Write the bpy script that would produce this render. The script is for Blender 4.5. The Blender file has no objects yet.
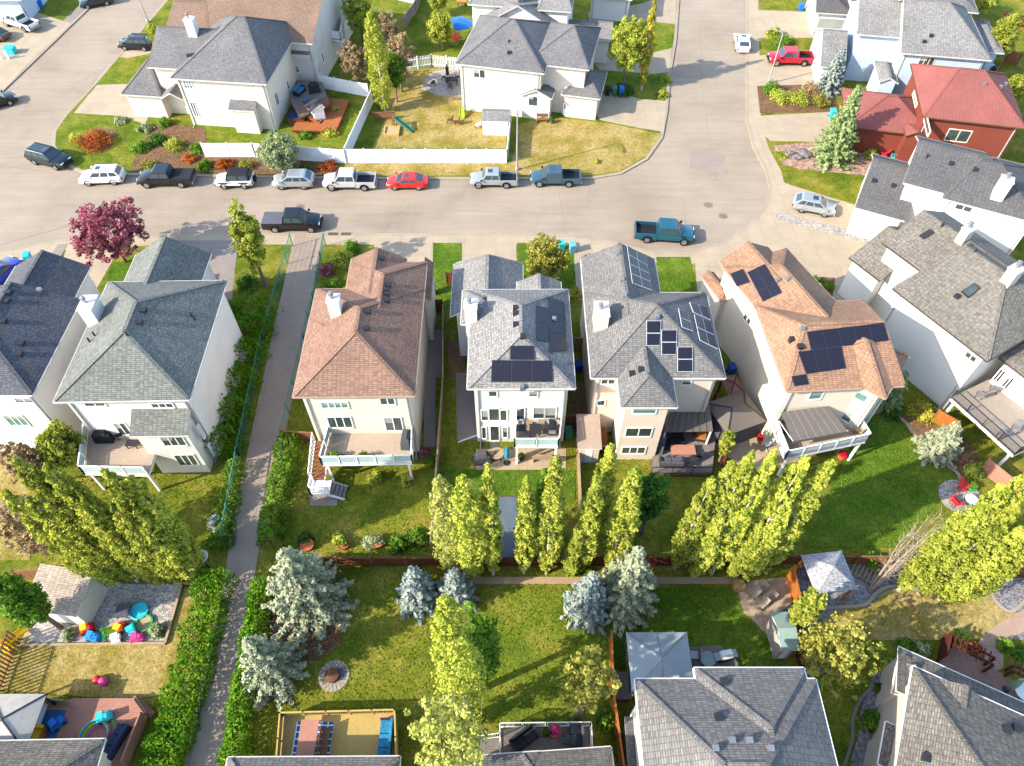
import bpy, math, random
import numpy as np
from mathutils import Vector, Matrix
R = math.radians
random.seed(7); rng = np.random.default_rng(7)
S = bpy.context.scene; COL = S.collection
# ------------------------------------------------------------ camera model (used to place things on the ground)
FPX, PIT, CH = 727., R(52), 49.
sP, cP = math.sin(PIT), math.cos(PIT)
def ray(px, py):
    a = (px-512)/FPX; v = (py-383)/FPX
    return Vector((a, cP-v*sP, -sP-v*cP))
def P(px, py, z=0.):
    d = ray(px, py); t = (z-CH)/d.z
    return Vector((d.x*t, d.y*t, z))
def hgt(b, t):
    """height of an upright thing whose foot is at pixel b and whose top is at pixel row t"""
    g = P(*b); lo, hi = 0, 30
    for _ in range(40):
        m = (lo+hi)/2; zz = m-CH; dep = g.y*cP-zz*sP; up = g.y*sP+zz*cP
        if 383-FPX*up/dep > t: lo = m
        else: hi = m
    return lo
# ------------------------------------------------------------ materials
def lin(c):
    c = c/255.
    return c/12.92 if c <= .04045 else ((c+.055)/1.055)**2.4
def rgb(h, k=1.):
    if isinstance(h, tuple): return h
    return tuple(min(1, lin(int(h[i:i+2], 16))*k) for i in (0, 2, 4))+(1.,)
MATS = {}
class NT:
    def __init__(s, name):
        m = bpy.data.materials.new(name); m.use_nodes = True; s.m = m; s.t = m.node_tree; s.n = s.t.nodes
        s.b = s.n['Principled BSDF']; s.b.inputs['Specular IOR Level'].default_value = .25
    def add(s, ty, **k):
        x = s.n.new(ty)
        for a, v in k.items(): setattr(x, a, v)
        return x
    def lk(s, a, b): s.t.links.new(a, b)
    def pos(s):
        return s.add('ShaderNodeNewGeometry').outputs['Position']
    def uv(s):
        return s.add('ShaderNodeUVMap').outputs['UV']
    def noise(s, vec, sc, det=3., rough=.6):
        x = s.add('ShaderNodeTexNoise'); x.inputs['Scale'].default_value = sc; x.inputs['Detail'].default_value = det
        x.inputs['Roughness'].default_value = rough; s.lk(vec, x.inputs['Vector']); return x.outputs['Fac']
    def ramp(s, fac, stops):
        x = s.add('ShaderNodeValToRGB'); e = x.color_ramp.elements
        while len(e) < len(stops): e.new(.5)
        for i, (p, c) in enumerate(stops): e[i].position = p; e[i].color = c
        s.lk(fac, x.inputs['Fac']); return x.outputs['Color']
    def mix(s, f, a, b, mode='MIX'):
        x = s.add('ShaderNodeMix', data_type='RGBA', blend_type=mode)
        for v, i in ((f, 0), (a, 6), (b, 7)):
            if hasattr(v, 'is_linked') or hasattr(v, 'links'): s.lk(v, x.inputs[i])
            else: x.inputs[i].default_value = v
        return x.outputs[2]
    def bump(s, h, st, d=.05):
        x = s.add('ShaderNodeBump'); x.inputs['Strength'].default_value = st; x.inputs['Distance'].default_value = d
        s.lk(h, x.inputs['Height']); s.lk(x.outputs[0], s.b.inputs['Normal'])
    def done(s, col=None, rough=None, **k):
        if col is not None:
            if isinstance(col, tuple): s.b.inputs['Base Color'].default_value = col
            else: s.lk(col, s.b.inputs['Base Color'])
        if rough is not None: s.b.inputs['Roughness'].default_value = rough
        for a, v in k.items(): s.b.inputs[a.replace('_', ' ')].default_value = v
        return s.m
def D(h, k=.45): return rgb(h, k)          # base colour of a surface that shows as h in full sun
def grey(v): return (v, v, v, 1)
def M(name, c, rough=.7, var=.12, sc=3., metal=0., spec=.25, bump=0., big=.25, coat=0.):
    """plain weathered surface: colour with two sizes of noise and a little relief"""
    if name in MATS: return MATS[name]
    t = NT(name); p = t.pos()
    a = t.ramp(t.noise(p, sc, 4), [(.3, grey(1-var)), (.7, grey(1+var*.6))])
    b = t.ramp(t.noise(p, big, 2), [(.35, grey(1-var*.7)), (.65, grey(1+var*.4))])
    col = t.mix(1., t.mix(1., c if isinstance(c, tuple) else rgb(c), a, 'MULTIPLY'), b, 'MULTIPLY')
    if bump: t.bump(t.noise(p, sc*8, 3), bump, .02)
    m = t.done(col, rough); t.b.inputs['Metallic'].default_value = metal; t.b.inputs['Specular IOR Level'].default_value = spec
    t.b.inputs['Coat Weight'].default_value = coat
    MATS[name] = m; return m
def shingle(name, c1, c2, row=.14, wid=.32, mortar=.74, sp=.27):
    if name in MATS: return MATS[name]
    t = NT(name); u = t.uv(); p = t.pos()
    br = t.add('ShaderNodeTexBrick'); t.lk(u, br.inputs['Vector']); br.offset = .37; br.offset_frequency = 1
    br.inputs['Color1'].default_value = rgb(c1); br.inputs['Color2'].default_value = rgb(c2)
    br.inputs['Mortar'].default_value = tuple(x*mortar for x in rgb(c2)[:3])+(1,)
    br.inputs['Scale'].default_value = 1; br.inputs['Mortar Size'].default_value = .022; br.inputs['Mortar Smooth'].default_value = .6
    br.inputs['Brick Width'].default_value = wid; br.inputs['Row Height'].default_value = row; br.inputs['Bias'].default_value = -.1
    sc = t.add('ShaderNodeMapping'); sc.inputs['Scale'].default_value = (3.5, 9, 1); t.lk(u, sc.inputs['Vector'])
    a = t.ramp(t.noise(sc.outputs[0], 1., 4, .75), [(.32, grey(1-sp)), (.68, grey(1+sp))])
    b = t.ramp(t.noise(p, .35, 3), [(.3, grey(.86)), (.7, grey(1.1))])
    col = t.mix(1., t.mix(1., br.outputs['Color'], a, 'MULTIPLY'), b, 'MULTIPLY')
    inv = t.add('ShaderNodeMath', operation='SUBTRACT'); inv.inputs[0].default_value = 1; t.lk(br.outputs['Fac'], inv.inputs[1])
    t.bump(inv.outputs[0], .5, .03)
    MATS[name] = t.done(col, .9); return MATS[name]
def siding(name, c):
    if name in MATS: return MATS[name]
    t = NT(name); p = t.pos(); sx = t.add('ShaderNodeSeparateXYZ'); t.lk(p, sx.inputs[0])
    m = t.add('ShaderNodeMath', operation='MULTIPLY'); m.inputs[1].default_value = 5.; t.lk(sx.outputs['Z'], m.inputs[0])
    f = t.add('ShaderNodeMath', operation='FRACT'); t.lk(m.outputs[0], f.inputs[0])
    b = t.ramp(t.noise(p, .6, 4), [(.3, grey(.93)), (.7, grey(1.03))])
    ln = t.ramp(f.outputs[0], [(.0, grey(.86)), (.14, grey(1.))])
    t.bump(f.outputs[0], .35, .03)
    MATS[name] = t.done(t.mix(1., t.mix(1., rgb(c), b, 'MULTIPLY'), ln, 'MULTIPLY'), .65); return MATS[name]
def grass(name, cols, dry=.5, sc=.35, fine=1.):
    """cols = lush, mid, dry"""
    if name in MATS: return MATS[name]
    t = NT(name); p = t.pos()
    big = t.noise(p, sc, 5, .65); mid = t.noise(p, 2.3, 5, .7); fi = t.noise(p, 14., 3, .8)
    a = t.ramp(big, [(dry-.17, rgb(cols[0])), (dry, rgb(cols[1])), (dry+.16, rgb(cols[2]))])
    b = t.ramp(mid, [(.3, grey(.72)), (.7, grey(1.25))]); c = t.mix(1., t.ramp(fi, [(.3, grey(1-.45*fine)), (.7, grey(1+.45*fine))]), t.ramp(t.noise(p, 5.5, 4, .8), [(.34, grey(.66)), (.66, grey(1.34))]), 'MULTIPLY')
    t.bump(fi, .9, .06)
    MATS[name] = t.done(t.mix(1., t.mix(1., a, b, 'MULTIPLY'), c, 'MULTIPLY'), .95); t.b.inputs['Specular IOR Level'].default_value = .05
    return MATS[name]
def leafmat(name, cols, sc=1.1, tr=.3):
    if name in MATS: return MATS[name]
    t = NT(name); p = t.pos(); oi = t.add('ShaderNodeObjectInfo')
    n1 = t.noise(p, sc, 3, .7); n2 = t.noise(p, 6., 2, .7)
    ad = t.add('ShaderNodeMath', operation='MULTIPLY_ADD'); ad.inputs[1].default_value = .4; t.lk(n2, ad.inputs[0]); t.lk(n1, ad.inputs[2])
    a = t.ramp(ad.outputs[0], [(.48, rgb(cols[0])), (.68, rgb(cols[1])), (.9, rgb(cols[2]))])
    hs = t.add('ShaderNodeHueSaturation'); t.lk(a, hs.inputs['Color'])
    mr = t.add('ShaderNodeMapRange'); t.lk(oi.outputs['Random'], mr.inputs[0]); mr.inputs[3].default_value = .8; mr.inputs[4].default_value = 1.2
    t.lk(mr.outputs[0], hs.inputs['Value'])
    d = t.add('ShaderNodeBsdfDiffuse'); tl = t.add('ShaderNodeBsdfTranslucent'); mx = t.add('ShaderNodeMixShader'); mx.inputs[0].default_value = tr
    for q in (d, tl): t.lk(hs.outputs[0], q.inputs[0])
    t.lk(d.outputs[0], mx.inputs[1]); t.lk(tl.outputs[0], mx.inputs[2]); t.lk(mx.outputs[0], t.n['Material Output'].inputs[0])
    MATS[name] = t.m; return t.m
# ------------------------------------------------------------ mesh builder
class MB:
    def __init__(s): s.v = []; s.f = []; s.m = []; s.u = []
    def face(s, pts, m=0, slope=False):
        b = len(s.v); pts = [Vector(p) for p in pts]; s.v += [tuple(p) for p in pts]
        s.f.append(tuple(range(b, b+len(pts)))); s.m.append(m)
        n = Vector((0, 0, 0))
        for i in range(1, len(pts)-1): n += (pts[i]-pts[0]).cross(pts[i+1]-pts[0])
        n.normalize() if n.length > 1e-9 else None
        u = Vector((0, 0, 1)).cross(n)
        u = u.normalized() if u.length > 1e-3 else Vector((1, 0, 0))
        w = n.cross(u)
        s.u.append([(p.dot(u), p.dot(w)) for p in pts])
    def hexa(s, q, m=0, skip=()):
        """8 points: bottom ring 0-3 (ccw seen from above), top ring 4-7"""
        for k, i in enumerate(((3, 2, 1, 0), (4, 5, 6, 7), (0, 1, 5, 4), (1, 2, 6, 5), (2, 3, 7, 6), (3, 0, 4, 7))):
            if k not in skip: s.face([q[j] for j in i], m)
        return s
    def box(s, x0, x1, y0, y1, z0, z1, m=0):
        x0, x1 = min(x0, x1), max(x0, x1); y0, y1 = min(y0, y1), max(y0, y1)
        s.hexa([(x0, y0, z0), (x1, y0, z0), (x1, y1, z0), (x0, y1, z0), (x0, y0, z1), (x1, y0, z1), (x1, y1, z1), (x0, y1, z1)], m)
        return s
    def bar(s, p, q, w, h=None, m=0):
        """square bar from p to q; w wide, h high (up side)"""
        p, q = Vector(p), Vector(q); h = h or w; d = (q-p).normalized()
        a = Vector((0, 0, 1)).cross(d); a = a.normalized() if a.length > 1e-3 else Vector((1, 0, 0)); b = d.cross(a)
        a, b = a*w/2, b*h/2
        s.hexa([p-a-b, p+a-b, p+a+b, p-a+b, q-a-b, q+a-b, q+a+b, q-a+b], m); return s
    def tube(s, p, q, r, r2=None, n=8, m=0, cap=True):
        p, q = Vector(p), Vector(q); r2 = r if r2 is None else r2; d = (q-p).normalized()
        a = d.orthogonal().normalized(); b = d.cross(a); o = [(math.cos(2*math.pi*i/n), math.sin(2*math.pi*i/n)) for i in range(n)]
        A = [p+(a*c+b*e)*r for c, e in o]; B = [q+(a*c+b*e)*r2 for c, e in o]
        for i in range(n): s.face([A[i], A[(i+1) % n], B[(i+1) % n], B[i]], m)
        if cap: s.face(A[::-1], m); s.face(B, m)
        return s
    def lathe(s, c, prof, n=16, m=0, sx=1., sy=1.):
        c = Vector(c); L = [[c+Vector((r*sx*math.cos(2*math.pi*i/n), r*sy*math.sin(2*math.pi*i/n), z)) for i in range(n)] for r, z in prof]
        for a, b in zip(L, L[1:]):
            for i in range(n): s.face([a[i], a[(i+1) % n], b[(i+1) % n], b[i]], m)
        s.face(L[0][::-1], m); s.face(L[-1], m); return s
    def prism(s, pts, z0, z1, m=0, ms=None):
        pts = [Vector((p[0], p[1], 0)) for p in pts]
        ar = sum(a.x*b.y-b.x*a.y for a, b in zip(pts, pts[1:]+pts[:1]))
        if ar < 0: pts = pts[::-1]
        lo = [Vector((p.x, p.y, z0)) for p in pts]; hi = [Vector((p.x, p.y, z1)) for p in pts]; n = len(pts)
        s.face(hi, m)
        if z0 < z1:
            for i in range(n): s.face([lo[i], lo[(i+1) % n], hi[(i+1) % n], hi[i]], m if ms is None else ms)
        return s
    def ring(s, pts, w0, w1, z0, z1, m=0, closed=False):
        """a band along a line of ground points, from w0 to w1 to its left"""
        pts = [Vector((p[0], p[1], 0)) for p in pts]; n = len(pts); A = []; B = []
        for i in range(n):
            a = pts[i-1] if (i or closed) else None; b = pts[(i+1) % n] if (i < n-1 or closed) else None
            d = Vector((0, 0, 0))
            if a is not None: d += (pts[i]-a).normalized()
            if b is not None: d += (b-pts[i]).normalized()
            d.normalize(); nn = Vector((-d.y, d.x, 0)); A.append(pts[i]+nn*w0); B.append(pts[i]+nn*w1)
        for i in range(n if closed else n-1):
            j = (i+1) % n; q = [A[i], A[j], B[j], B[i]]
            s.hexa([(p.x, p.y, z0) for p in q]+[(p.x, p.y, z1) for p in q], m)
        return s
    def build(s, name, mats, parent=None, smooth=False, bevel=0.):
        me = bpy.data.meshes.new(name); me.from_pydata(s.v, [], s.f)
        for q in (mats if isinstance(mats, (list, tuple)) else [mats]): me.materials.append(q)
        me.polygons.foreach_set('material_index', s.m)
        ul = me.uv_layers.new(name='UVMap'); ul.data.foreach_set('uv', [c for f in s.u for p in f for c in p])
        if smooth is True: me.polygons.foreach_set('use_smooth', [True]*len(s.f))
        me.update()
        o = bpy.data.objects.new(name, me); COL.objects.link(o)
        if parent is not None: o.parent = parent
        if smooth == 'auto':
            import bmesh
            bm = bmesh.new(); bm.from_mesh(me); bmesh.ops.remove_doubles(bm, verts=bm.verts, dist=1e-4); bm.to_mesh(me); bm.free()
            me.polygons.foreach_set('use_smooth', [True]*len(me.polygons)); me.set_sharp_from_angle(angle=R(38))
        if bevel:
            import bmesh
            bm = bmesh.new(); bm.from_mesh(me); bmesh.ops.remove_doubles(bm, verts=bm.verts, dist=1e-4)
            bmesh.ops.bevel(bm, geom=list(bm.edges), offset=bevel, segments=2, affect='EDGES', profile=.6, clamp_overlap=True)
            bm.to_mesh(me); bm.free()
            if smooth:
                me.polygons.foreach_set('use_smooth', [True]*len(me.polygons))
        return o
def tag(o, label, cat, group=None):
    o['label'] = label; o['category'] = cat
    if group: o['group'] = group
    return o
def T(name, label, cat, loc, rz=0., group=None):
    o = bpy.data.objects.new(name, None); COL.objects.link(o); o.location = loc; o.rotation_euler = (0, 0, rz); o.empty_display_size = .2
    return tag(o, label, cat, group)
def struct(o, kind='structure'): o['kind'] = kind; return o
def dup(o, parent=None):
    c = o.copy(); COL.objects.link(c)
    if parent is not None: c.parent = parent
    for ch in list(o.children): dup(ch, c)
    return c
def smoothpath(pts, k=6):
    """Catmull-Rom through 2D points"""
    out = []; n = len(pts)
    for i in range(n-1):
        p0, p1, p2, p3 = (Vector(pts[max(0, i-1)]), Vector(pts[i]), Vector(pts[i+1]), Vector(pts[min(n-1, i+2)]))
        for j in range(k):
            t = j/k; out.append(.5*((2*p1)+(p2-p0)*t+(2*p0-5*p1+4*p2-p3)*t*t+(3*p1-p0-3*p2+p3)*t**3))
    out.append(Vector(pts[-1])); return out
def G(*pts, z=0.): return [P(a, b, z) for a, b in pts]
# ------------------------------------------------------------ light, sky, camera
W = bpy.data.worlds.new('World'); S.world = W; W.use_nodes = True
nt = W.node_tree; sk = nt.nodes.new('ShaderNodeTexSky'); sk.sky_type = 'NISHITA'; sk.sun_disc = False
SUNAZ = math.atan2(-12.26, -5.32); SUNEL = R(31)
sk.sun_elevation = SUNEL; sk.sun_rotation = SUNAZ % (2*math.pi)
nt.links.new(sk.outputs[0], nt.nodes['Background'].inputs[0]); nt.nodes['Background'].inputs[1].default_value = .15
sun = bpy.data.lights.new('sun', 'SUN'); sun.energy = 2.9; sun.angle = R(.5); sun.color = (1., .92, .78)
so = bpy.data.objects.new('sun', sun); COL.objects.link(so)
so.rotation_euler = Vector((-math.sin(SUNAZ)*math.cos(SUNEL), -math.cos(SUNAZ)*math.cos(SUNEL), -math.sin(SUNEL))).to_track_quat('-Z', 'Y').to_euler()
cam = bpy.data.cameras.new('camera'); cam.sensor_width = 36; cam.lens = FPX*36/1024; cam.clip_end = 2000; cam.clip_start = .5
co = bpy.data.objects.new('camera', cam); COL.objects.link(co); co.location = (0, 0, CH); co.rotation_euler = (math.pi/2-PIT, 0, 0); S.camera = co
S.view_settings.view_transform = 'Standard'; S.view_settings.look = 'None'; S.view_settings.gamma = 1; S.view_settings.exposure = 1.92
S.cycles.max_bounces = 6; S.cycles.diffuse_bounces = 3; S.cycles.transmission_bounces = 4; S.cycles.transparent_max_bounces = 4
# ------------------------------------------------------------ ground, roads
def roadmat():
    t = NT('road asphalt'); p = t.pos()
    a = t.ramp(t.noise(p, .12, 4, .6), [(.32, D('cab69e', .385)), (.5, D('dac6ae', .385)), (.7, D('e4d0b8', .385))])
    mp = t.add('ShaderNodeMapping'); mp.inputs['Scale'].default_value = (.12, 1.3, 1); t.lk(p, mp.inputs['Vector'])
    st = t.ramp(t.noise(mp.outputs[0], 1., 4, .7), [(.35, grey(.9)), (.7, grey(1.05))])
    b = t.ramp(t.noise(p, 9., 4, .8), [(.3, grey(.86)), (.7, grey(1.12))])
    v = t.add('ShaderNodeTexVoronoi', feature='DISTANCE_TO_EDGE'); v.inputs['Scale'].default_value = .11
    wn = t.add('ShaderNodeTexNoise'); wn.inputs['Scale'].default_value = .9; wn.inputs['Detail'].default_value = 4; t.lk(p, wn.inputs['Vector'])
    t.lk(t.mix(.5, p, wn.outputs['Color'], 'ADD'), v.inputs['Vector'])
    ck = t.ramp(v.outputs['Distance'], [(.0, grey(.9)), (.008, grey(1.))])
    col = t.mix(1., t.mix(1., t.mix(1., a, st, 'MULTIPLY'), b, 'MULTIPLY'), ck, 'MULTIPLY'); t.bump(t.noise(p, 30., 2), .4, .02)
    return t.done(col, .9)
def concrete(name, c, joint=1.6):
    if name in MATS: return MATS[name]
    t = NT(name); p = t.pos()
    a = t.ramp(t.noise(p, .5, 4, .65), [(.3, grey(.86)), (.7, grey(1.06))]); b = t.ramp(t.noise(p, 12., 3, .8), [(.3, grey(.9)), (.7, grey(1.1))])
    br = t.add('ShaderNodeTexBrick'); br.offset = 0; t.lk(p, br.inputs['Vector'])
    for k in ('Color1', 'Color2'): br.inputs[k].default_value = grey(1.)
    br.inputs['Color2'].default_value = grey(.95)
    br.inputs['Mortar'].default_value = grey(.74); br.inputs['Scale'].default_value = 1; br.inputs['Mortar Size'].default_value = .02
    br.inputs['Brick Width'].default_value = joint; br.inputs['Row Height'].default_value = joint
    MATS[name] = t.done(t.mix(1., t.mix(1., t.mix(1., rgb(c), a, 'MULTIPLY'), b, 'MULTIPLY'), br.outputs['Color'], 'MULTIPLY'), .85)
    return MATS[name]
def gravel(name, c, sc=9., amt=.45):
    if name in MATS: return MATS[name]
    t = NT(name); p = t.pos(); v = t.add('ShaderNodeTexVoronoi'); v.inputs['Scale'].default_value = sc; t.lk(p, v.inputs['Vector'])
    sx = t.add('ShaderNodeSeparateColor'); t.lk(v.outputs['Color'], sx.inputs[0])
    a = t.ramp(sx.outputs[0], [(0., grey(1-amt)), (1., grey(1+amt))]); b = t.ramp(t.noise(p, .7, 4), [(.3, grey(.8)), (.7, grey(1.12))])
    t.bump(v.outputs['Distance'], .8, .05)
    MATS[name] = t.done(t.mix(1., t.mix(1., rgb(c), a, 'MULTIPLY'), b, 'MULTIPLY'), .95); return MATS[name]
ROAD = roadmat()
CONC = concrete('pale concrete', D('ecd6b6', .4)); CONC2 = concrete('grey concrete', D('d0beb2', .36), 1.5); KERB = concrete('kerb concrete', D('e4d0b4', .38), 3.)
PAVE = concrete('stone pavers', D('e4c8a4'), .6)
GR_A = grass('shade-tinted green grass', ('5c7824', '84922e', 'a8a044'), .5)
GR_B = grass('dry grass', ('8c8e3a', 'b09c4c', 'cdb472'), .42)
GR_C = grass('mixed grass', ('627820', '8c9030', 'b4a44c'), .5)
GR_D = grass('lush lawn', ('55781f', '6c8a2a', '8c9c38'), .54)
for g in (GR_A, GR_B, GR_C, GR_D):
    for nd in g.node_tree.nodes:
        if nd.type == 'VALTORGB' and len(nd.color_ramp.elements) == 3:
            for e in nd.color_ramp.elements: e.color = tuple(x*.52 for x in e.color[:3])+(1,)
GRAV = gravel('grey gravel', D('d4cabe')); GRAVD = gravel('dark gravel', D('a8a2a0'), 7.); MULCH = gravel('bark mulch', D('94704e'), 8.); ROCK = gravel('pink rock mulch', D('cfa690'), 4., .4)
SOIL = gravel('bare soil', D('a8845c'), 6., .2)
def sheet(name, pts, z, m, t=0., px=True):
    q = [P(a, b, 0) for a, b in pts] if px else pts
    return struct(MB().prism(q, z-t, z).build(name, m))
sheet('ground', [(-600, -500), (600, -500), (600, 900), (-600, 900)], -.6, GR_C, px=False)
sheet('road', [(-180, 20), (190, 20), (190, 240), (-180, 240)], -.12, ROAD, .4, px=False)
K_S = [(-130, 268), (0, 250), (85, 236), (170, 233.5), (270, 233), (512, 233.5), (572, 234.5), (612, 241), (652, 251), (687, 252), (724, 241), (752, 222), (766, 203), (769, 186), (765, 170), (753, 147), (746, 120), (746, 60), (746, 0), (746, -150)]
K_N = [(285, -150), (168, 0), (125, 50), (96, 84), (67, 115), (56, 131), (55, 145), (63, 160), (82, 170), (130, 173), (355, 177), (590, 177), (620, 172), (645, 158), (660, 137), (665, 110), (668, 75), (674, 40), (677, 0), (684, -150)]
K_W = [(-160, 252), (-60, 153), (8, 86), (85, 12), (97, 0), (215, -150)]
def far(p, x, y): return [Vector((x, y, 0))]
kS = [P(*p) for p in K_S]; kN = [P(*p) for p in K_N]; kW = [P(*p) for p in K_W]
sheet('south_block_lawn', kS+[Vector((190, kS[-1].y, 0)), Vector((190, -70, 0)), Vector((-180, -70, 0)), Vector((-180, kS[0].y, 0))], 0, GR_C, .5, px=False)
sheet('north_block_lawn', kN, 0, GR_A, .5, px=False)
sheet('west_block_lawn', kW+[Vector((-180, kW[-1].y, 0)), Vector((-180, kW[0].y, 0))], 0, GR_A, .5, px=False)
def kerb(name, line, w0, w1, z=.004, m=KERB, d=.3): return struct(MB().ring(line, w0, w1, z-d, z).build(name, m))
kerb('kerb', kS, .02, -.4); kerb('pavement', kS, -.4, -1.75, .006, CONC)
kerb('kerb', kN, .02, -.35)
kerb('kerb', kW, -.02, .4); kerb('pavement', kW, .4, 1.8, .006, CONC2)
def seam(a, b, w=.06): return struct(MB().ring(G(a, b), 0, w, -.118, -.114).build('road_joint', M('bitumen', D('b09c8a'), .8)))
seam((0, 244), (84, 221), .1); seam((712, 118), (744, 121)); seam((0, 165), (55, 172))
for (x, y), lb in (((300, 207), 'round manhole cover in the road above the path entrance'), ((708, 205), 'round manhole cover nearer the turquoise pickup in the bulb of the road'), ((723, 216), 'round manhole cover nearest the kerb of the road bulb')):
    c = P(x, y, -.12); t = T('manhole_cover', lb, 'manhole cover', c, 0, 'manhole covers in the road')
    MB().lathe((0, 0, 0), [(.52, .0), (.52, .012), (.4, .012)], 20).build('frame', M('iron rim', D('b8a898'), .6), t)
    MB().lathe((0, 0, 0), [(.4, .002), (.4, .02), (.36, .022)], 20).build('lid', M('iron lid', D('a08f80'), .55), t)
for x, lb in ((332, 'left iron storm drain grate at the kerb by the black pickup'), (345, 'right iron storm drain grate at the kerb by the black pickup')):
    c = P(x+1, 234, 0); o = T('storm_drain', lb, 'storm drain', (c.x, c.y, .008))
    b = MB().box(-.55, .55, -.25, .25, 0, .01); b.build('drain_frame', M('iron rim', D('b8a898')), o)
    b = MB()
    for i in range(6): b.box(-.45+.16*i, -.36+.16*i, -.18, .18, .01, .03)
    b.build('grate', M('drain iron', D('6e4f3a')), o)
NS = 0; HARD = []; SOFT = []
def crack(pts, w=.05):
    q = []
    for a, b in zip(pts, pts[1:]):
        n = max(2, int(math.dist(a, b)/7))
        for i in range(n): q.append((a[0]+(b[0]-a[0])*i/n+random.uniform(-1.3, 1.3), a[1]+(b[1]-a[1])*i/n+random.uniform(-.8, .8)))
    q = [P(x, y) for x, y in q+[pts[-1]]]
    return struct(MB().ring([(p.x, p.y) for p in q], -w/2, w/2, -.119, -.1155).build('crack_sealing', M('bitumen', D('b09c8a'), .8)))
for c in (((352, 215), (470, 210), (590, 214)), ((700, 20), (703, 90), (712, 150)), ((110, 60), (84, 92), (60, 118)), ((560, 190), (566, 233))): crack(c, .035)
struct(MB().prism(G((690, 150), (726, 152), (724, 172), (690, 168)), -.119, -.1165).build('road_patch', M('patched asphalt', D('d2beae', .38), .92, .14, 6.)))
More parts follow.
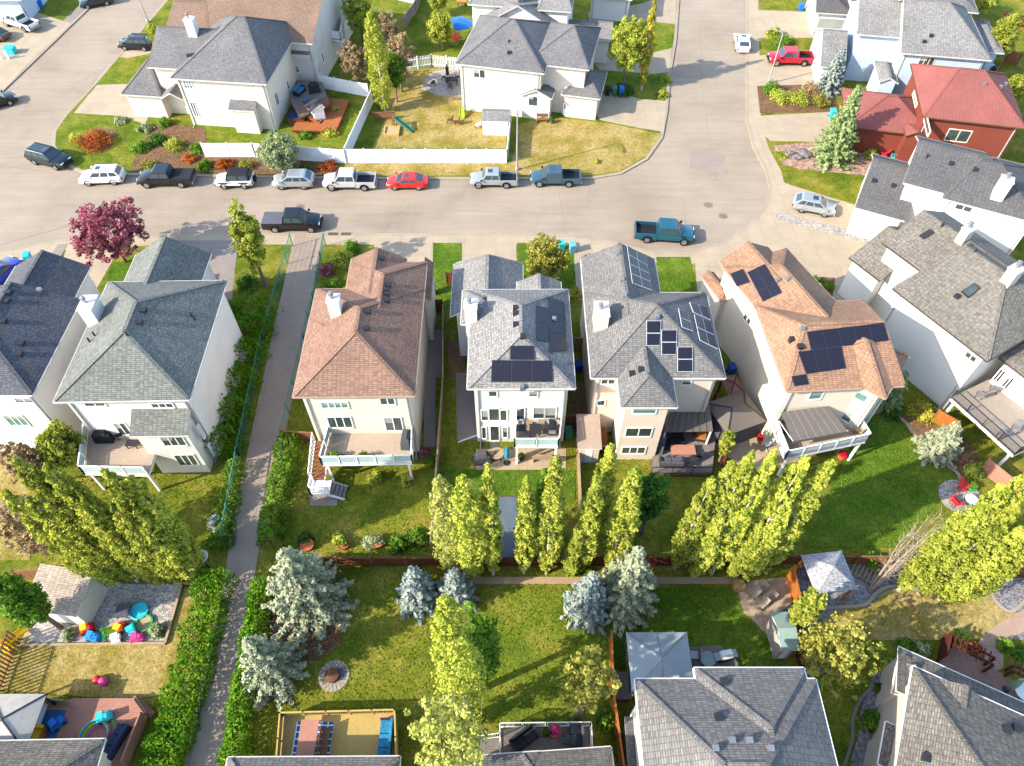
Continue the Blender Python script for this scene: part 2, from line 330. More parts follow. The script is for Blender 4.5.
# driveways, paths, patios and beds: (name, px outline, level, material)
for nm, m, lv, pts in (
    ('driveway', CONC, 1, [(-25, 256), (40, 247), (57, 245), (52, 262), (40, 300), (-30, 300)]),
    ('driveway', CONC, 1, [(68, 244), (116, 241), (112, 262), (96, 290), (50, 300)]),
    ('garden_path', CONC2, 2, [(58, 244.5), (68, 243.5), (58, 262), (46, 262)]),
    ('driveway', CONC2, 1, [(172, 240.5), (238, 240.5), (232, 300), (178, 300)]),
    ('path', concrete('path asphalt', D('d8c0aa', .4), 3.), 3, [(295, 234), (324, 234), (303, 345), (281, 457), (263, 530), (250, 600), (222, 766), (212, 820), (176, 820), (187, 766), (222, 600), (231, 530), (246, 459), (270, 345)]),
    ('driveway', CONC, 1, [(374, 240.5), (433, 240.5), (433, 300), (374, 300)]),
    ('side_path', CONC2, 2, [(424, 330), (442, 330), (441, 447), (424, 447)]), ('side_path', CONC2, 3, [(456, 373), (476, 373), (477, 440), (457, 440)]), ('shade_tint_lawn', GR_A, 1, [(478, 590), (575, 588), (600, 640), (606, 720), (480, 722)]), ('dry_lawn', GR_B, 2, [(-20, 440), (48, 440), (40, 470), (30, 560), (-30, 560)]),  # greener lawn sheet carries the broad tree shade in its colour
    ('driveway', CONC, 1, [(462, 240.5), (516, 240.5), (518, 300), (455, 300)]),
    ('driveway', CONC, 1, [(574, 241), (612, 246), (655, 257), (655, 300), (575, 300)]),
    ('driveway', CONC, 1, [(695, 260), (728, 246), (758, 226), (772, 205), (776, 180), (800, 188), (858, 206), (872, 240), (850, 300), (700, 330)]),
    ('gravel_strip', GRAV, 2, [(775, 213), (810, 220), (872, 236), (868, 244), (820, 231), (776, 219)]),
    ('garden_bed', MULCH, 2, [(805, 276), (835, 278), (832, 300), (802, 300)]),
    ('driveway', CONC, 1, [(757, 116), (830, 112), (833, 142), (770, 141), (760, 130)]),
    ('rock_bed', ROCK, 1, [(773, 146), (830, 140), (905, 160), (905, 186), (870, 176), (800, 169), (783, 164)]),
    ('driveway', CONC, 1, [(757, 56), (790, 52), (826, 62), (822, 90), (760, 88)]),
    ('planting_bed', MULCH, 2, [(757, 86), (835, 84), (838, 112), (760, 113)]),
    ('driveway', CONC, 1, [(757, 10), (815, 12), (846, 36), (820, 38), (757, 38)]),
    ('driveway', CONC, 1, [(74, 113), (97, 85), (128, 84), (150, 114), (145, 124), (120, 116)]),
    ('driveway', CONC, 1, [(126, 50), (146, 36), (162, 30), (170, 50), (128, 58), (120, 57)]),
    ('driveway', CONC, 1, [(585, 96), (615, 92), (640, 99), (667, 101), (664, 132), (640, 128), (600, 120)]),
    ('driveway', CONC, 1, [(588, 56), (612, 54), (640, 56), (672, 48), (669, 72), (655, 74), (600, 70)]),
    ('driveway', CONC, 1, [(588, 12), (640, 4), (677, -8), (675, 24), (635, 20), (590, 24)]),
    ('driveway', CONC, 1, [(-40, 58), (2, 16), (36, 12), (72, 24), (30, 62), (6, 88), (-30, 120)]),
    ('dry_lawn', GR_B, 1, [(388, 68), (440, 68), (505, 92), (506, 148), (372, 148), (386, 118)]),
    ('dry_lawn', GR_B, 1, [(345, 162), (512, 162), (518, 124), (560, 118), (606, 123), (662, 134), (646, 156), (620, 171), (590, 175.5), (345, 175.5)]),
    ('patio', GRAV, 2, [(420, 88), (432, 72), (462, 66), (466, 97), (440, 96)]),
    ('planting_bed', MULCH, 1, [(134, 160), (155, 122), (205, 128), (208, 150), (300, 158), (345, 170), (345, 176), (132, 172)]),
    ('planting_bed', MULCH, 1, [(78, 140), (96, 128), (118, 130), (108, 152), (92, 148)]),
    ('lush_lawn', GR_D, 1, [(112, 262), (133, 262), (133, 282), (106, 284)]),
    ('lush_lawn', GR_D, 1, [(433, 243), (462, 243), (462, 268), (450, 300), (432, 300)]),
    ('lush_lawn', GR_D, 1, [(517, 243), (573, 243), (577, 300), (520, 300)]),
    ('lush_lawn', GR_D, 1, [(656, 257), (690, 257), (697, 292), (660, 292)]),
    ('side_bed', SOIL, 1, [(572, 385), (590, 385), (590, 425), (572, 425)]),
    ('side_bed', SOIL, 1, [(447, 340), (462, 340), (466, 378), (449, 378)]),
    ('side_lawn', GR_C, 2, [(436, 378), (468, 378), (474, 452), (434, 500)]),
    ('patio', PAVE, 2, [(476, 449), (566, 449), (566, 468), (530, 471), (476, 470)]),
    ('patio', PAVE, 2, [(700, 420), (790, 440), (800, 462), (745, 470), (718, 450)]),
    ('lush_lawn', GR_D, 1, [(842, 460), (870, 418), (895, 415), (912, 432), (930, 456), (957, 476), (948, 492), (900, 548), (805, 548)]),
    ('garden_bed', MULCH, 2, [(895, 413), (922, 420), (968, 440), (985, 470), (958, 477), (930, 456), (912, 432)]),
    ('rear_garden', GR_C, 1, [(292, 500), (434, 470), (432, 552), (292, 552)]),
    ('lawn_strip', GR_D, 2, [(440, 470), (575, 470), (575, 500), (440, 500)]),
    ('patio_slab', CONC2, 3, [(310, 493), (338, 495), (337, 506), (310, 506)]),
    ('service_strip', concrete('buff concrete', D('d8b890'), 2.4), 1, [(440, 577), (735, 577), (735, 584), (440, 584)]),
    ('gravel_pad', GRAV, 2, [(82, 584), (182, 584), (166, 643), (30, 643), (28, 620)]),
    ('yellow_lawn', GR_B, 1, [(0, 645), (167, 645), (184, 588), (206, 588), (188, 690), (130, 700), (0, 690)]),
    ('planting_bed', MULCH, 1, [(255, 600), (345, 600), (340, 645), (320, 660), (255, 670)]),
    ('terrace', PAVE, 3, [(737, 589), (752, 581), (786, 577), (800, 640), (772, 640), (744, 612)]),
    ('lush_lawn', GR_D, 1, [(600, 588), (735, 588), (742, 614), (775, 645), (790, 668), (600, 668)]),
    ('gravel_bed', GRAVD, 1, [(797, 560), (1030, 560), (1030, 640), (1000, 640), (960, 640), (800, 632)]),
    ('gravel_bed', GRAVD, 1, [(846, 780), (858, 735), (862, 700), (876, 672), (905, 670), (900, 780)]),
    ('dark_lawn', GR_A, 1, [(797, 640), (940, 640), (905, 668), (872, 672), (860, 700), (850, 766), (846, 800), (820, 800), (800, 690)]),
    ):
    NS += 1; o = sheet(nm, pts, .012*lv+.0003*NS, m, .1); (SOFT if m in (GR_A, GR_C, GR_D) else HARD).append([P(*q) for q in pts])
# ------------------------------------------------------------ houses
WHITE = siding('white siding', 'd2cec8'); CREAM = siding('cream stucco', 'd2c6b4'); GREYW = siding('pale grey siding', 'bdb8b0')
BLUEW = siding('pale blue siding', 'a8b6c4'); REDW = siding('rust red siding', '743a2e'); BEIGE = siding('beige siding', 'd0c0b0')
BLIND = M('window blind', '8e9490', .5, .15, 6.); FASC = M('pale grey fascia', 'b4b0a8', .6, .08); FASCB = M('tan fascia', '9a8470', .6); FASCD = M('dark bronze fascia', '4a4038', .6); PIPE = M('grey downpipe', 'a4a4a2', .5)
TRIM = M('white trim', 'd8d8d4', .5, .05); TRIMB = M('brown trim', '5c4030', .5); GLASS = M('window glass', '5c6866', .08, .35, .9, .55, .8)
GLASSG = M('green window glass', '6c9a92', .08, .3, .7, .4, .8); DARKM = M('dark metal', '2a2a2e', .45); STEEL = M('brushed steel', '9a9a9a', .35, .1, 3., .7)
SH_BROWN = shingle('brown shingles', '8a6c5c', '72584a'); SH_BLUE = shingle('blue grey shingles', '73746e', '5a5d58', sp=.36)
SH_GREY = shingle('grey shingles', '74716e', '5c5a58'); SH_LIGHT = shingle('light grey shingles', '85827e', '6a6866', sp=.42); SH_DARK = shingle('charcoal shingles', '585a5e', '44464c', sp=.45)
SH_TAN = shingle('tan shingles', '96745e', '7c604c'); SH_WARM = shingle('weathered grey shingles', '767068', '5c5750', sp=.45); SH_MID = shingle('mid grey shingles', '706e6e', '5c5a5a')
SH_RED = shingle('red metal shingles', '86504a', '7e4a44', mortar=.75, sp=.1); SH_TOP = shingle('taupe shingles', '7e6858', '6e5a4c', sp=.2); SH_SLATE = shingle('slate grey shingles', '5c5a5a', '4c4b4c', sp=.22)
CAPM = {}
PV = None
def pvmat():
    t = NT('solar cells'); u = t.uv(); br = t.add('ShaderNodeTexBrick'); br.offset = 0; t.lk(u, br.inputs['Vector'])
    br.inputs['Color1'].default_value = rgb('14141c'); br.inputs['Color2'].default_value = rgb('181822'); br.inputs['Mortar'].default_value = rgb('2e2e3c')
    br.inputs['Scale'].default_value = 1; br.inputs['Mortar Size'].default_value = .008; br.inputs['Brick Width'].default_value = .16; br.inputs['Row Height'].default_value = .16
    m = t.done(br.outputs['Color'], .3); t.b.inputs['Specular IOR Level'].default_value = .3; return m
PV = pvmat(); PVF = M('silver panel frame', 'b8bcc4', .4); PVB = M('black panel frame', '2a2c40', .4)
class House:
    def __init__(s, name, label, A, B, ze, roof, wall, cap=None, fascia=None, cat='house', host=None, left=False, turn=0.):
        a, b = P(A[0], A[1], ze), P(B[0], B[1], ze); d = b-a; s.ang = math.atan2(d.y, d.x)+R(turn); s.O = Vector((a.x, a.y, 0)); s.name = name; s.host = host
        if left: s.ang -= math.pi/2                                   # A to B is the left eave, not the rear one
        s.t = T(name, label, cat, s.O, s.ang); s.rm, s.wm = roof, wall; s.fm = fascia or FASC; s.bl = []; s.ze = ze
        s.ca, s.sa = math.cos(s.ang), math.sin(s.ang); s.roof = MB(); s.wall = MB(); s.parts = []; s.cap = cap or roof
        s.C = s.w2l(Vector((0, 0, CH)))
    def w2l(s, p):
        x, y = p.x-s.O.x, p.y-s.O.y; return Vector((x*s.ca+y*s.sa, -x*s.sa+y*s.ca, p.z))
    def l2w(s, p): return Vector((s.O.x+p[0]*s.ca-p[1]*s.sa, s.O.y+p[0]*s.sa+p[1]*s.ca, p[2]))
    def L(s, px, py, z): return s.w2l(P(px, py, z))
    def dl(s, px, py):
        d = ray(px, py); return Vector((d.x*s.ca+d.y*s.sa, -d.x*s.sa+d.y*s.ca, d.z))
    def onplane(s, px, py, ax, val):
        d = s.dl(px, py); t = (val-s.C[ax])/d[ax]; return s.C+d*t
    def block(s, A=None, B=None, C=None, D=None, ze=None, axis='y', slope=.45, r1=None, r2=None, kind='hip', ov=.45, zb=0., wall=True, x0=None, x1=None, y0=None, y1=None, xr=None, zr=None, dz=0., roof=None, gut=True):
        """eave corners A rear-left, B rear-right, C front-right, D front-left as pixels at eave height, squared up in the house's own axes.
        kind: hip, or g + sides that are gables (gS, gN, gSN, gW, gE, gWE), or shedS/W/E/N (low side)"""
        i = len(s.bl); ze = (ze or s.ze)-.004*i+dz
        q = [s.L(p[0], p[1], ze) if p else None for p in (A, B, C, D)]
        def av(ix, k):
            v = [q[j][k] for j in ix if q[j] is not None]; return sum(v)/len(v) if v else None
        x0 = av((0, 3), 0) if x0 is None else x0; x1 = av((1, 2), 0) if x1 is None else x1
        y0 = av((0, 1), 1) if y0 is None else y0; y1 = av((2, 3), 1) if y1 is None else y1
        print('  %s block%d x %.1f..%.1f y %.1f..%.1f' % (s.name, i, x0, x1, y0, y1), ['%.1f,%.1f' % (v.x, v.y) if v else None for v in q])
        w = (x1-x0) if axis == 'y' else (y1-y0); h = zr-ze if zr else slope*1.12*w/2; zr = ze+h
        hip = w/2
        E = [Vector((x0, y0, ze)), Vector((x1, y0, ze)), Vector((x1, y1, ze)), Vector((x0, y1, ze))]
        gab = kind[1:] if kind[0] == 'g' else ''
        faces = []; gtri = []; caps = []; eav = []
        if kind.startswith('shed'):
            lo = kind[4]; zz = [ze]*4
            for j, c in enumerate(((0, 0), (1, 0), (1, 1), (0, 1))):
                if (lo == 'S' and c[1]) or (lo == 'N' and not c[1]) or (lo == 'W' and c[0]) or (lo == 'E' and not c[0]): zz[j] = zr
            faces = [[Vector((e.x, e.y, z)) for e, z in zip(E, zz)]]; eav = [{'S': (0, 1), 'E': (1, 2), 'N': (2, 3), 'W': (3, 0)}[lo]]
        else:
            if axis == 'y':
                xr = (x0+x1)/2 if xr is None else (s.L(xr[0], xr[1], zr).x if isinstance(xr, tuple) else xr)
                def yy(r, dflt): return dflt if r is None else (s.L(r[0], r[1], zr).y if isinstance(r, tuple) else r)
                ya = y0 if 'S' in gab else yy(r1, y0+hip); yb = y1 if 'N' in gab else yy(r2, y1-hip)
                if yb < ya: ya = yb = (ya+yb)/2
                a, b = Vector((xr, ya, zr)), Vector((xr, yb, zr))
                sl, sr = [E[3], E[0], a, b], [E[1], E[2], b, a]; e0, e1 = [E[0], E[1], a], [E[2], E[3], b]
                faces += [sl, sr]; eav += [(3, 0), (1, 2)]
                if 'S' in gab: gtri.append(('S', a))
                else: faces.append(e0); eav.append((0, 1)); caps += [(E[0], a), (E[1], a)]
                if 'N' in gab: gtri.append(('N', b))
                else: faces.append(e1); eav.append((2, 3)); caps += [(E[2], b), (E[3], b)]
                caps.append((a, b))
                print('     ridge x %.1f y %.1f..%.1f z %.1f' % (xr, ya, yb, zr))
            else:
                yr = (y0+y1)/2 if xr is None else (s.L(xr[0], xr[1], zr).y if isinstance(xr, tuple) else xr)
                def xx(r, dflt): return dflt if r is None else (s.L(r[0], r[1], zr).x if isinstance(r, tuple) else r)
                xa = x0 if 'W' in gab else xx(r1, x0+hip); xb = x1 if 'E' in gab else xx(r2, x1-hip)
                if xb < xa: xa = xb = (xa+xb)/2
                a, b = Vector((xa, yr, zr)), Vector((xb, yr, zr))
                faces += [[E[0], E[1], b, a], [E[2], E[3], a, b]]; eav += [(0, 1), (2, 3)]
                if 'W' in gab: gtri.append(('W', a))
                else: faces.append([E[3], E[0], a]); eav.append((3, 0)); caps += [(E[0], a), (E[3], a)]
                if 'E' in gab: gtri.append(('E', b))
                else: faces.append([E[1], E[2], b]); eav.append((1, 2)); caps += [(E[1], b), (E[2], b)]
                caps.append((a, b))
                print('     ridge y %.1f x %.1f..%.1f z %.1f' % (yr, xa, xb, zr))
        rb = s.roof if roof is None else roof; pl = []
        for f in faces:
            f = [p for k, p in enumerate(f) if (p-f[k-1]).length > 1e-4]
            n = (f[1]-f[0]).cross(f[2]-f[0]).normalized(); n = -n if n.z < 0 else n; pl.append((n, n.dot(f[0])))
            rb.face(f, 0); dn = [p-Vector((0, 0, .16)) for p in f]; rb.face(dn[::-1], 1)
            for k in range(len(f)): rb.face([dn[k-1], dn[k], f[k], f[k-1]], 1)
        for p, r in caps:
            if (p-r).length > .3:
                d = (r-p).normalized(); rb.bar(p+d*.15+Vector((0, 0, .01)), r+Vector((0, 0, .01)), .26, .05, 2)
        if gut:
            cx = (E[0]+E[2])/2
            for a, b in eav:
                a, b = E[a], E[b]; o = Vector((b-a)).cross(Vector((0, 0, 1))).normalized()*.035; rb.bar(a+o-Vector((0, 0, .07)), b+o-Vector((0, 0, .07)), .07, .1, 3)
        B_ = dict(x0=x0, x1=x1, y0=y0, y1=y1, ze=ze, zr=zr, pl=pl, wx0=x0+ov+.006*i, wx1=x1-ov-.006*i, wy0=y0+ov+.006*i, wy1=y1-ov-.006*i); s.bl.append(B_)
        if wall:
            b = B_; wz = ze-.1
            if kind.startswith('shed'):
                s.wall.box(b['wx0'], b['wx1'], b['wy0'], b['wy1'], zb, ze-.03)
                q = [(b['wx0'], b['wy0']), (b['wx1'], b['wy0']), (b['wx1'], b['wy1']), (b['wx0'], b['wy1'])]
                s.wall.hexa([(x, y, ze-.1) for x, y in q]+[(x, y, s.bz(B_, x, y)-.17) for x, y in q])
            else:
                s.wall.box(b['wx0'], b['wx1'], b['wy0'], b['wy1'], zb, wz)
                for sd, r in gtri:
                    if sd in 'SN':
                        y = b['wy0'] if sd == 'S' else b['wy1']; y2 = y+(.1 if sd == 'S' else -.1)
                        tri = [(b['wx0'], wz), (b['wx1'], wz), (r.x+.0, r.z-.17-.45*ov*0)]; lo, hi = sorted((y, y2))
                        k = (zr-ze)/max(.1, (r.x-x0)); zw = ze-.17+k*ov
                        pts = [(b['wx0'], wz), (b['wx1'], wz), (b['wx1'], zw), (r.x, r.z-.17), (b['wx0'], zw)]
                        s.wall.face([(x, lo, z) for x, z in pts]); s.wall.face([(x, hi, z) for x, z in pts][::-1])
                    else:
                        x = b['wx0'] if sd == 'W' else b['wx1']; x2 = x+(.1 if sd == 'W' else -.1); lo, hi = sorted((x, x2))
                        k = (zr-ze)/max(.1, (r.y-y0)); zw = ze-.17+k*ov
                        pts = [(b['wy0'], wz), (b['wy1'], wz), (b['wy1'], zw), (r.y, r.z-.17), (b['wy0'], zw)]
                        s.wall.face([(lo, y, z) for y, z in pts][::-1]); s.wall.face([(hi, y, z) for y, z in pts])
        return i
    def bz(s, b, x, y): return min((d-n.x*x-n.y*y)/n.z for n, d in b['pl'])
    def rz(s, x, y):
        v = [(s.bz(b, x, y), i) for i, b in enumerate(s.bl) if b['x0'] <= x <= b['x1'] and b['y0'] <= y <= b['y1']]
        return max(v)[0] if v else -1.
    def on(s, px, py):
        """point of the roof seen at a pixel"""
        d = s.dl(px, py); t = (14.5-CH)/d.z; st = .04
        for _ in range(900):
            p = s.C+d*t
            if p.z <= s.rz(p.x, p.y): return p
            t += st/abs(d.z)
        return s.C+d*((s.ze-CH)/d.z)
    def nrm(s, p):
        e = .05; z = s.rz(p.x, p.y); a, b = s.rz(p.x+e, p.y), s.rz(p.x, p.y+e)
        return Vector((-(a-z)/e, -(b-z)/e, 1)).normalized()
    def finish(s):
        s.wo = s.wall.build('wall', s.wm, s.t); s.ro = s.roof.build('roof', [s.rm, s.fm, s.cap, s.fm], s.t)
        for f in s.parts: f()
        b = s.bl[0]
        for x in (b['wx0']+.25, b['wx1']-.25): MB().bar((x, b['wy0']-.05, .1), (x, b['wy0']-.05, b['ze']-.2), .09).bar((x, b['wy0']-.05, .12), (x, b['wy0']-.7, .05), .08).build('downpipe', PIPE, s.t)
        if s.host:                                                     # a wing at its own angle: its walls and roof are parts of the host house
            for o in list(s.t.children): o.parent = s.host.t; o.location = s.host.w2l(s.O); o.rotation_euler = (0, 0, s.ang-s.host.ang)
            bpy.data.objects.remove(s.t); s.t = s.host.t
        return s
    # everything below is called before finish() and built after it
    def box(s, x0, x1, y0, y1, z0, z1): s.wall.box(x0, x1, y0, y1, z0, z1)
    def win(s, bi, side, a, b, n=2, glass=None, frame=None, name='window', lab=None, off=0.):
        B_ = s.bl[bi]; ax, val, sg = {'S': (1, B_['wy0'], -1), 'N': (1, B_['wy1'], 1), 'W': (0, B_['wx0'], -1), 'E': (0, B_['wx1'], 1)}[side]
        p, q = s.onplane(a[0], a[1], ax, val), s.onplane(b[0], b[1], ax, val); k = 1-ax
        u0, u1 = sorted((p[k], q[k])); z0, z1 = sorted((p.z, q.z)); z0 = max(.1, z0); z1 = min(max(z1, z0+.35), B_['ze']-.12)
        if z1-z0 < .3: z0 = z1-.5
        def go():
            s.opening(ax, val+sg*off, sg, u0, u1, z0, z1, n, glass or GLASS, frame or TRIM, name, lab)
        s.parts.append(go)
    def opening(s, ax, val, sg, u0, u1, z0, z1, n, glass, frame, name, lab, parent=None):
        def bx(m, a, b, c, d, e, f, mi=0):
            lo, hi = sorted((val+sg*e, val+sg*f))
            if ax == 1: m.box(a, b, lo, hi, c, d, mi)
            else: m.box(lo, hi, a, b, c, d, mi)
        m = MB(); w = .09
        bx(m, u0-w, u0, z0-w, z1+w, -.05, .06); bx(m, u1, u1+w, z0-w, z1+w, -.05, .06); bx(m, u0, u1, z1, z1+w, -.05, .06); bx(m, u0, u1, z0-w, z0, -.05, .09)
        for i in range(1, n): c = u0+(u1-u0)*i/n; bx(m, c-.04, c+.04, z0, z1, -.05, .05)
        f = m.build(name, frame, s.t)
        if lab: f['label'] = lab
        g = MB(); bx(g, u0, u1, z0, z1, -.04, .025)
        if random.random() < .6:
            k = random.uniform(.2, .75); bx(g, u0+.01, u0+(u1-u0)*(.5 if random.random() < .3 else 1)-.01, z1-(z1-z0)*k, z1, .0, .029, 1)
        g.build('pane', [glass, BLIND], f); return f
    def panels(s, q, nu, nv, frame=None, gap=.02, lab=None, skip=()):
        """solar array on the roof: pixel quad a,b,c,d split in nu x nv panels, each a sub-part of the roof"""
        def go():
            k = [s.on(*p) for p in q]; cen = sum(k, Vector())/4; n = s.nrm(cen); b0 = s.rz(cen.x, cen.y)
            base = Vector((cen.x, cen.y, b0)); k = [p+n*(n.dot(base-p)+.1) for p in k]
            def at(u, v): return k[0]*(1-u)*(1-v)+k[1]*u*(1-v)+k[2]*u*v+k[3]*(1-u)*v
            for i in range(nu):
                for j in range(nv):
                    if (i, j) in skip: continue
                    c = [at(i/nu, j/nv), at((i+1)/nu, j/nv), at((i+1)/nu, (j+1)/nv), at(i/nu, (j+1)/nv)]; mm = sum(c, Vector())/4
                    c = [mm+(p-mm)*(1-gap) for p in c]; inn = [mm+(p-mm)*.955+n*.004 for p in c]
                    m = MB(); m.hexa([p-n*.05 for p in c]+c, 1); m.face(inn, 0)
                    if m.v and (Vector(inn[1])-Vector(inn[0])).cross(Vector(inn[2])-Vector(inn[0])).dot(n) < 0: m.f[-1] = m.f[-1][::-1]; m.u[-1] = m.u[-1][::-1]
                    m.build('solar_panel', [PV, frame or PVB], s.ro)
        s.parts.append(go)
    def vents(s, pts, kind='roof_vent', lab=None):
        def go():
            for p in pts:
                c = s.on(*p); m = MB(); mt = DARKM
                if kind == 'vent_pipe': m.tube(c-Vector((0, 0, .2)), c+Vector((0, 0, .45)), .07, n=8)
                elif kind == 'pale_vent': m.box(c.x-.15, c.x+.15, c.y-.15, c.y+.15, c.z-.2, c.z+.28); mt = STEEL
                else: m.box(c.x-.2, c.x+.2, c.y-.2, c.y+.2, c.z-.25, c.z+.2)
                m.build('vent_pipe' if kind == 'vent_pipe' else 'roof_vent', mt, s.ro)
        s.parts.append(go)
    def chimney(s, p, w=.8, d=.8, h=1.6, mat=None, cap=True):
        def go():
            c = s.on(*p); m = MB(); m.box(c.x-w/2, c.x+w/2, c.y-d/2, c.y+d/2, c.z-1.2, c.z+h)
            m.box(c.x-w/2-.06, c.x+w/2+.06, c.y-d/2-.06, c.y+d/2+.06, c.z+h, c.z+h+.08); o = m.build('chimney', mat or s.wm, s.ro)
            m = MB(); z = c.z+h+.08; x = c.x-w*.12
            m.tube((x, c.y, z), (x, c.y, z+.35), .13, n=12, m=0).lathe((x, c.y, z+.35), [(.2, 0), (.2, .05), (.14, .06), (.14, .14), (.2, .15), (.19, .2), (.02, .26)], 12)
            m.build('flue_cap', STEEL, s.ro)
        s.parts.append(go)
    def skylight(s, q, mat=None):
        def go():
            k = [s.on(*p) for p in q]; cen = sum(k, Vector())/4; n = s.nrm(cen); base = Vector((cen.x, cen.y, s.rz(cen.x, cen.y)))
            k = [p+n*(n.dot(base-p)) for p in k]; m = MB(); m.hexa([p-n*.1 for p in k]+[p+n*.16 for p in k], 1); m.face([cen+(p-cen)*.85+n*.165 for p in k], 0)
            m.build('skylight', [mat or GLASS, DARKM], s.ro)
        s.parts.append(go)
    def add(s, name, mb, mats, lab=None):
        def go():
            o = mb.build(name, mats, s.t)
            if lab: o['label'] = lab
        s.parts.append(go)
# ------------------------------------------------------------ foliage
def quads(name, pts, nrm, size, mat, parent, asp=1.5):
    """a mesh of small leaf faces; pts, nrm (N,3)"""
    N = len(pts); nrm = nrm/np.maximum(1e-6, np.linalg.norm(nrm, axis=1, keepdims=True))
    r = rng.normal(size=(N, 3)); u = np.cross(nrm, r); u /= np.maximum(1e-6, np.linalg.norm(u, axis=1, keepdims=True)); v = np.cross(nrm, u)
    s = (size*rng.uniform(.6, 1.25, N))[:, None]/2
    V = np.empty((N, 4, 3)); V[:, 0] = pts-u*s*asp; V[:, 1] = pts-v*s+u*s*.15; V[:, 2] = pts+u*s*asp; V[:, 3] = pts+v*s+u*s*.15
    me = bpy.data.meshes.new(name); me.vertices.add(N*4); me.vertices.foreach_set('co', V.reshape(-1).astype(np.float32)); me.loops.add(N*4); me.polygons.add(N)
    me.loops.foreach_set('vertex_index', np.arange(N*4, dtype=np.int32)); me.polygons.foreach_set('loop_start', np.arange(0, N*4, 4, dtype=np.int32)); me.polygons.foreach_set('loop_total', np.full(N, 4, dtype=np.int32))
    me.materials.append(mat); me.update(calc_edges=True); me.validate(); o = bpy.data.objects.new(name, me); COL.objects.link(o)
    if parent is not None: o.parent = parent
    return o
def clump(cs, rad, per, flat=1., rough=.55):
    """leaf points on the outer shells of clumps with centres cs (n,3) and radii rad (n)"""
    n = len(cs); k = rng.poisson(per, n).clip(3); idx = np.repeat(np.arange(n), k); d = rng.normal(size=(len(idx), 3)); d /= np.linalg.norm(d, axis=1, keepdims=True)
    p = cs[idx]+d*(rad[idx]*rng.uniform(.45, 1.05, len(idx)))[:, None]*np.array([1, 1, flat]); return p, d+rng.normal(size=d.shape)*rough
def limbs(name, ends, base, h0, r0, mat, parent, lean=0.):
    m = MB(); top = max(e[2] for e in ends)
    b = Vector((0, 0, 0)); f = Vector((lean, 0, h0)); m.tube(b, f*.5, r0, r0*.85, 8); m.tube(f*.5, f, r0*.85, r0*.7, 8)
    for e in ends:
        e = Vector(e); mid = f.lerp(e, .5)+Vector((random.uniform(-.15, .15), random.uniform(-.15, .15), random.uniform(-.1, .25))); m.tube(f*.97, mid, r0*.5, r0*.28, 6, cap=False); m.tube(mid, e, r0*.28, r0*.07, 6, cap=False)
    return m.build(name, mat, parent)
BARK = M('grey bark', '6e6252', .9, .3, 6.); BARKP = M('pale bark', 'b8ac98', .85, .25, 6.); BARKB = M('brown bark', '5c4632', .9, .3, 6.)
LF = dict(poplar=leafmat('poplar leaves', ('546220', '90963a', 'b6b24a'), tr=.22), poplar2=leafmat('bright leaves', ('546622', '90983a', 'b8b852'), tr=.22), green=leafmat('green leaves', ('34541c', '5a7c28', '86a03c')), dark=leafmat('dark leaves', ('24461e', '42682a', '6a8838')),
 plum=leafmat('plum leaves', ('54262e', '884652', 'b07880'), tr=.2), spruce=leafmat('blue spruce needles', ('62705a', '92987a', 'bebc98'), 1.6, .1), spruceb=leafmat('bluer spruce needles', ('586c6c', '84928c', 'b0b09c'), 1.6, .1), spruceg=leafmat('green spruce needles', ('46603c', '788c58', 'a4a876'), 1.6, .1),
 gold=leafmat('golden leaves', ('72702a', 'a49a3c', 'c8bc58')), olive=leafmat('olive leaves', ('62682c', '949040', 'bcb45c')), silver=leafmat('silvery leaves', ('5a6a48', '8a9668', 'b4b88c')), rust=leafmat('rust leaves', ('6a2e1a', '9a4e28', 'bc7c3c')), pale=leafmat('pale leaves', ('6e7634', '9ea04e', 'bebe74')), hedge=leafmat('hedge leaves', ('2c5416', '54801e', '88a830'), 2.2), pinkish=leafmat('pinkish twigs', ('6e6040', '98805c', 'bca484'), tr=.2))
def blob_leaves(name, parent, c, r, n, size, mat, ncl=None):
    """small plant: clumps in an ellipsoid"""
    ncl = ncl or max(9, n//14); d = rng.normal(size=(ncl, 3)); d /= np.linalg.norm(d, axis=1, keepdims=True); cs = np.array(c)+d*np.array(r)*rng.uniform(.0, .6, ncl)[:, None]
    p, nn = clump(cs, np.full(ncl, max(r)*.58), n/ncl); p[:, 2] = np.maximum(p[:, 2], c[2]-r[2]); return quads(name, p, nn+np.array([0, 0, .3]), size, mat, parent)
def crown_poplar(parent, h, r, mat, n=5200, z0=.8, lf=.13):
    n = int(n*2.1); k = 300; z = z0+(h-z0)*rng.uniform(0, 1, k)**.95; f = (z-z0)/(h-z0); R_ = r*(np.minimum(1, .45+2.2*f)*np.sqrt(np.maximum(.02, 1-f**2.6))); a = rng.uniform(0, 2*math.pi, k); q = np.sqrt(rng.uniform(.15, 1, k))
    cs = np.stack([R_*q*np.cos(a)*.8, R_*q*np.sin(a)*.8, z], 1); p, nn = clump(cs, np.clip(R_*.27, .13, .42)*rng.uniform(.5, 1.3, k), n/k, 1.75, .8); return quads('crown', p, nn+np.array([0, 0, .35]), lf, mat, parent, 1.3)
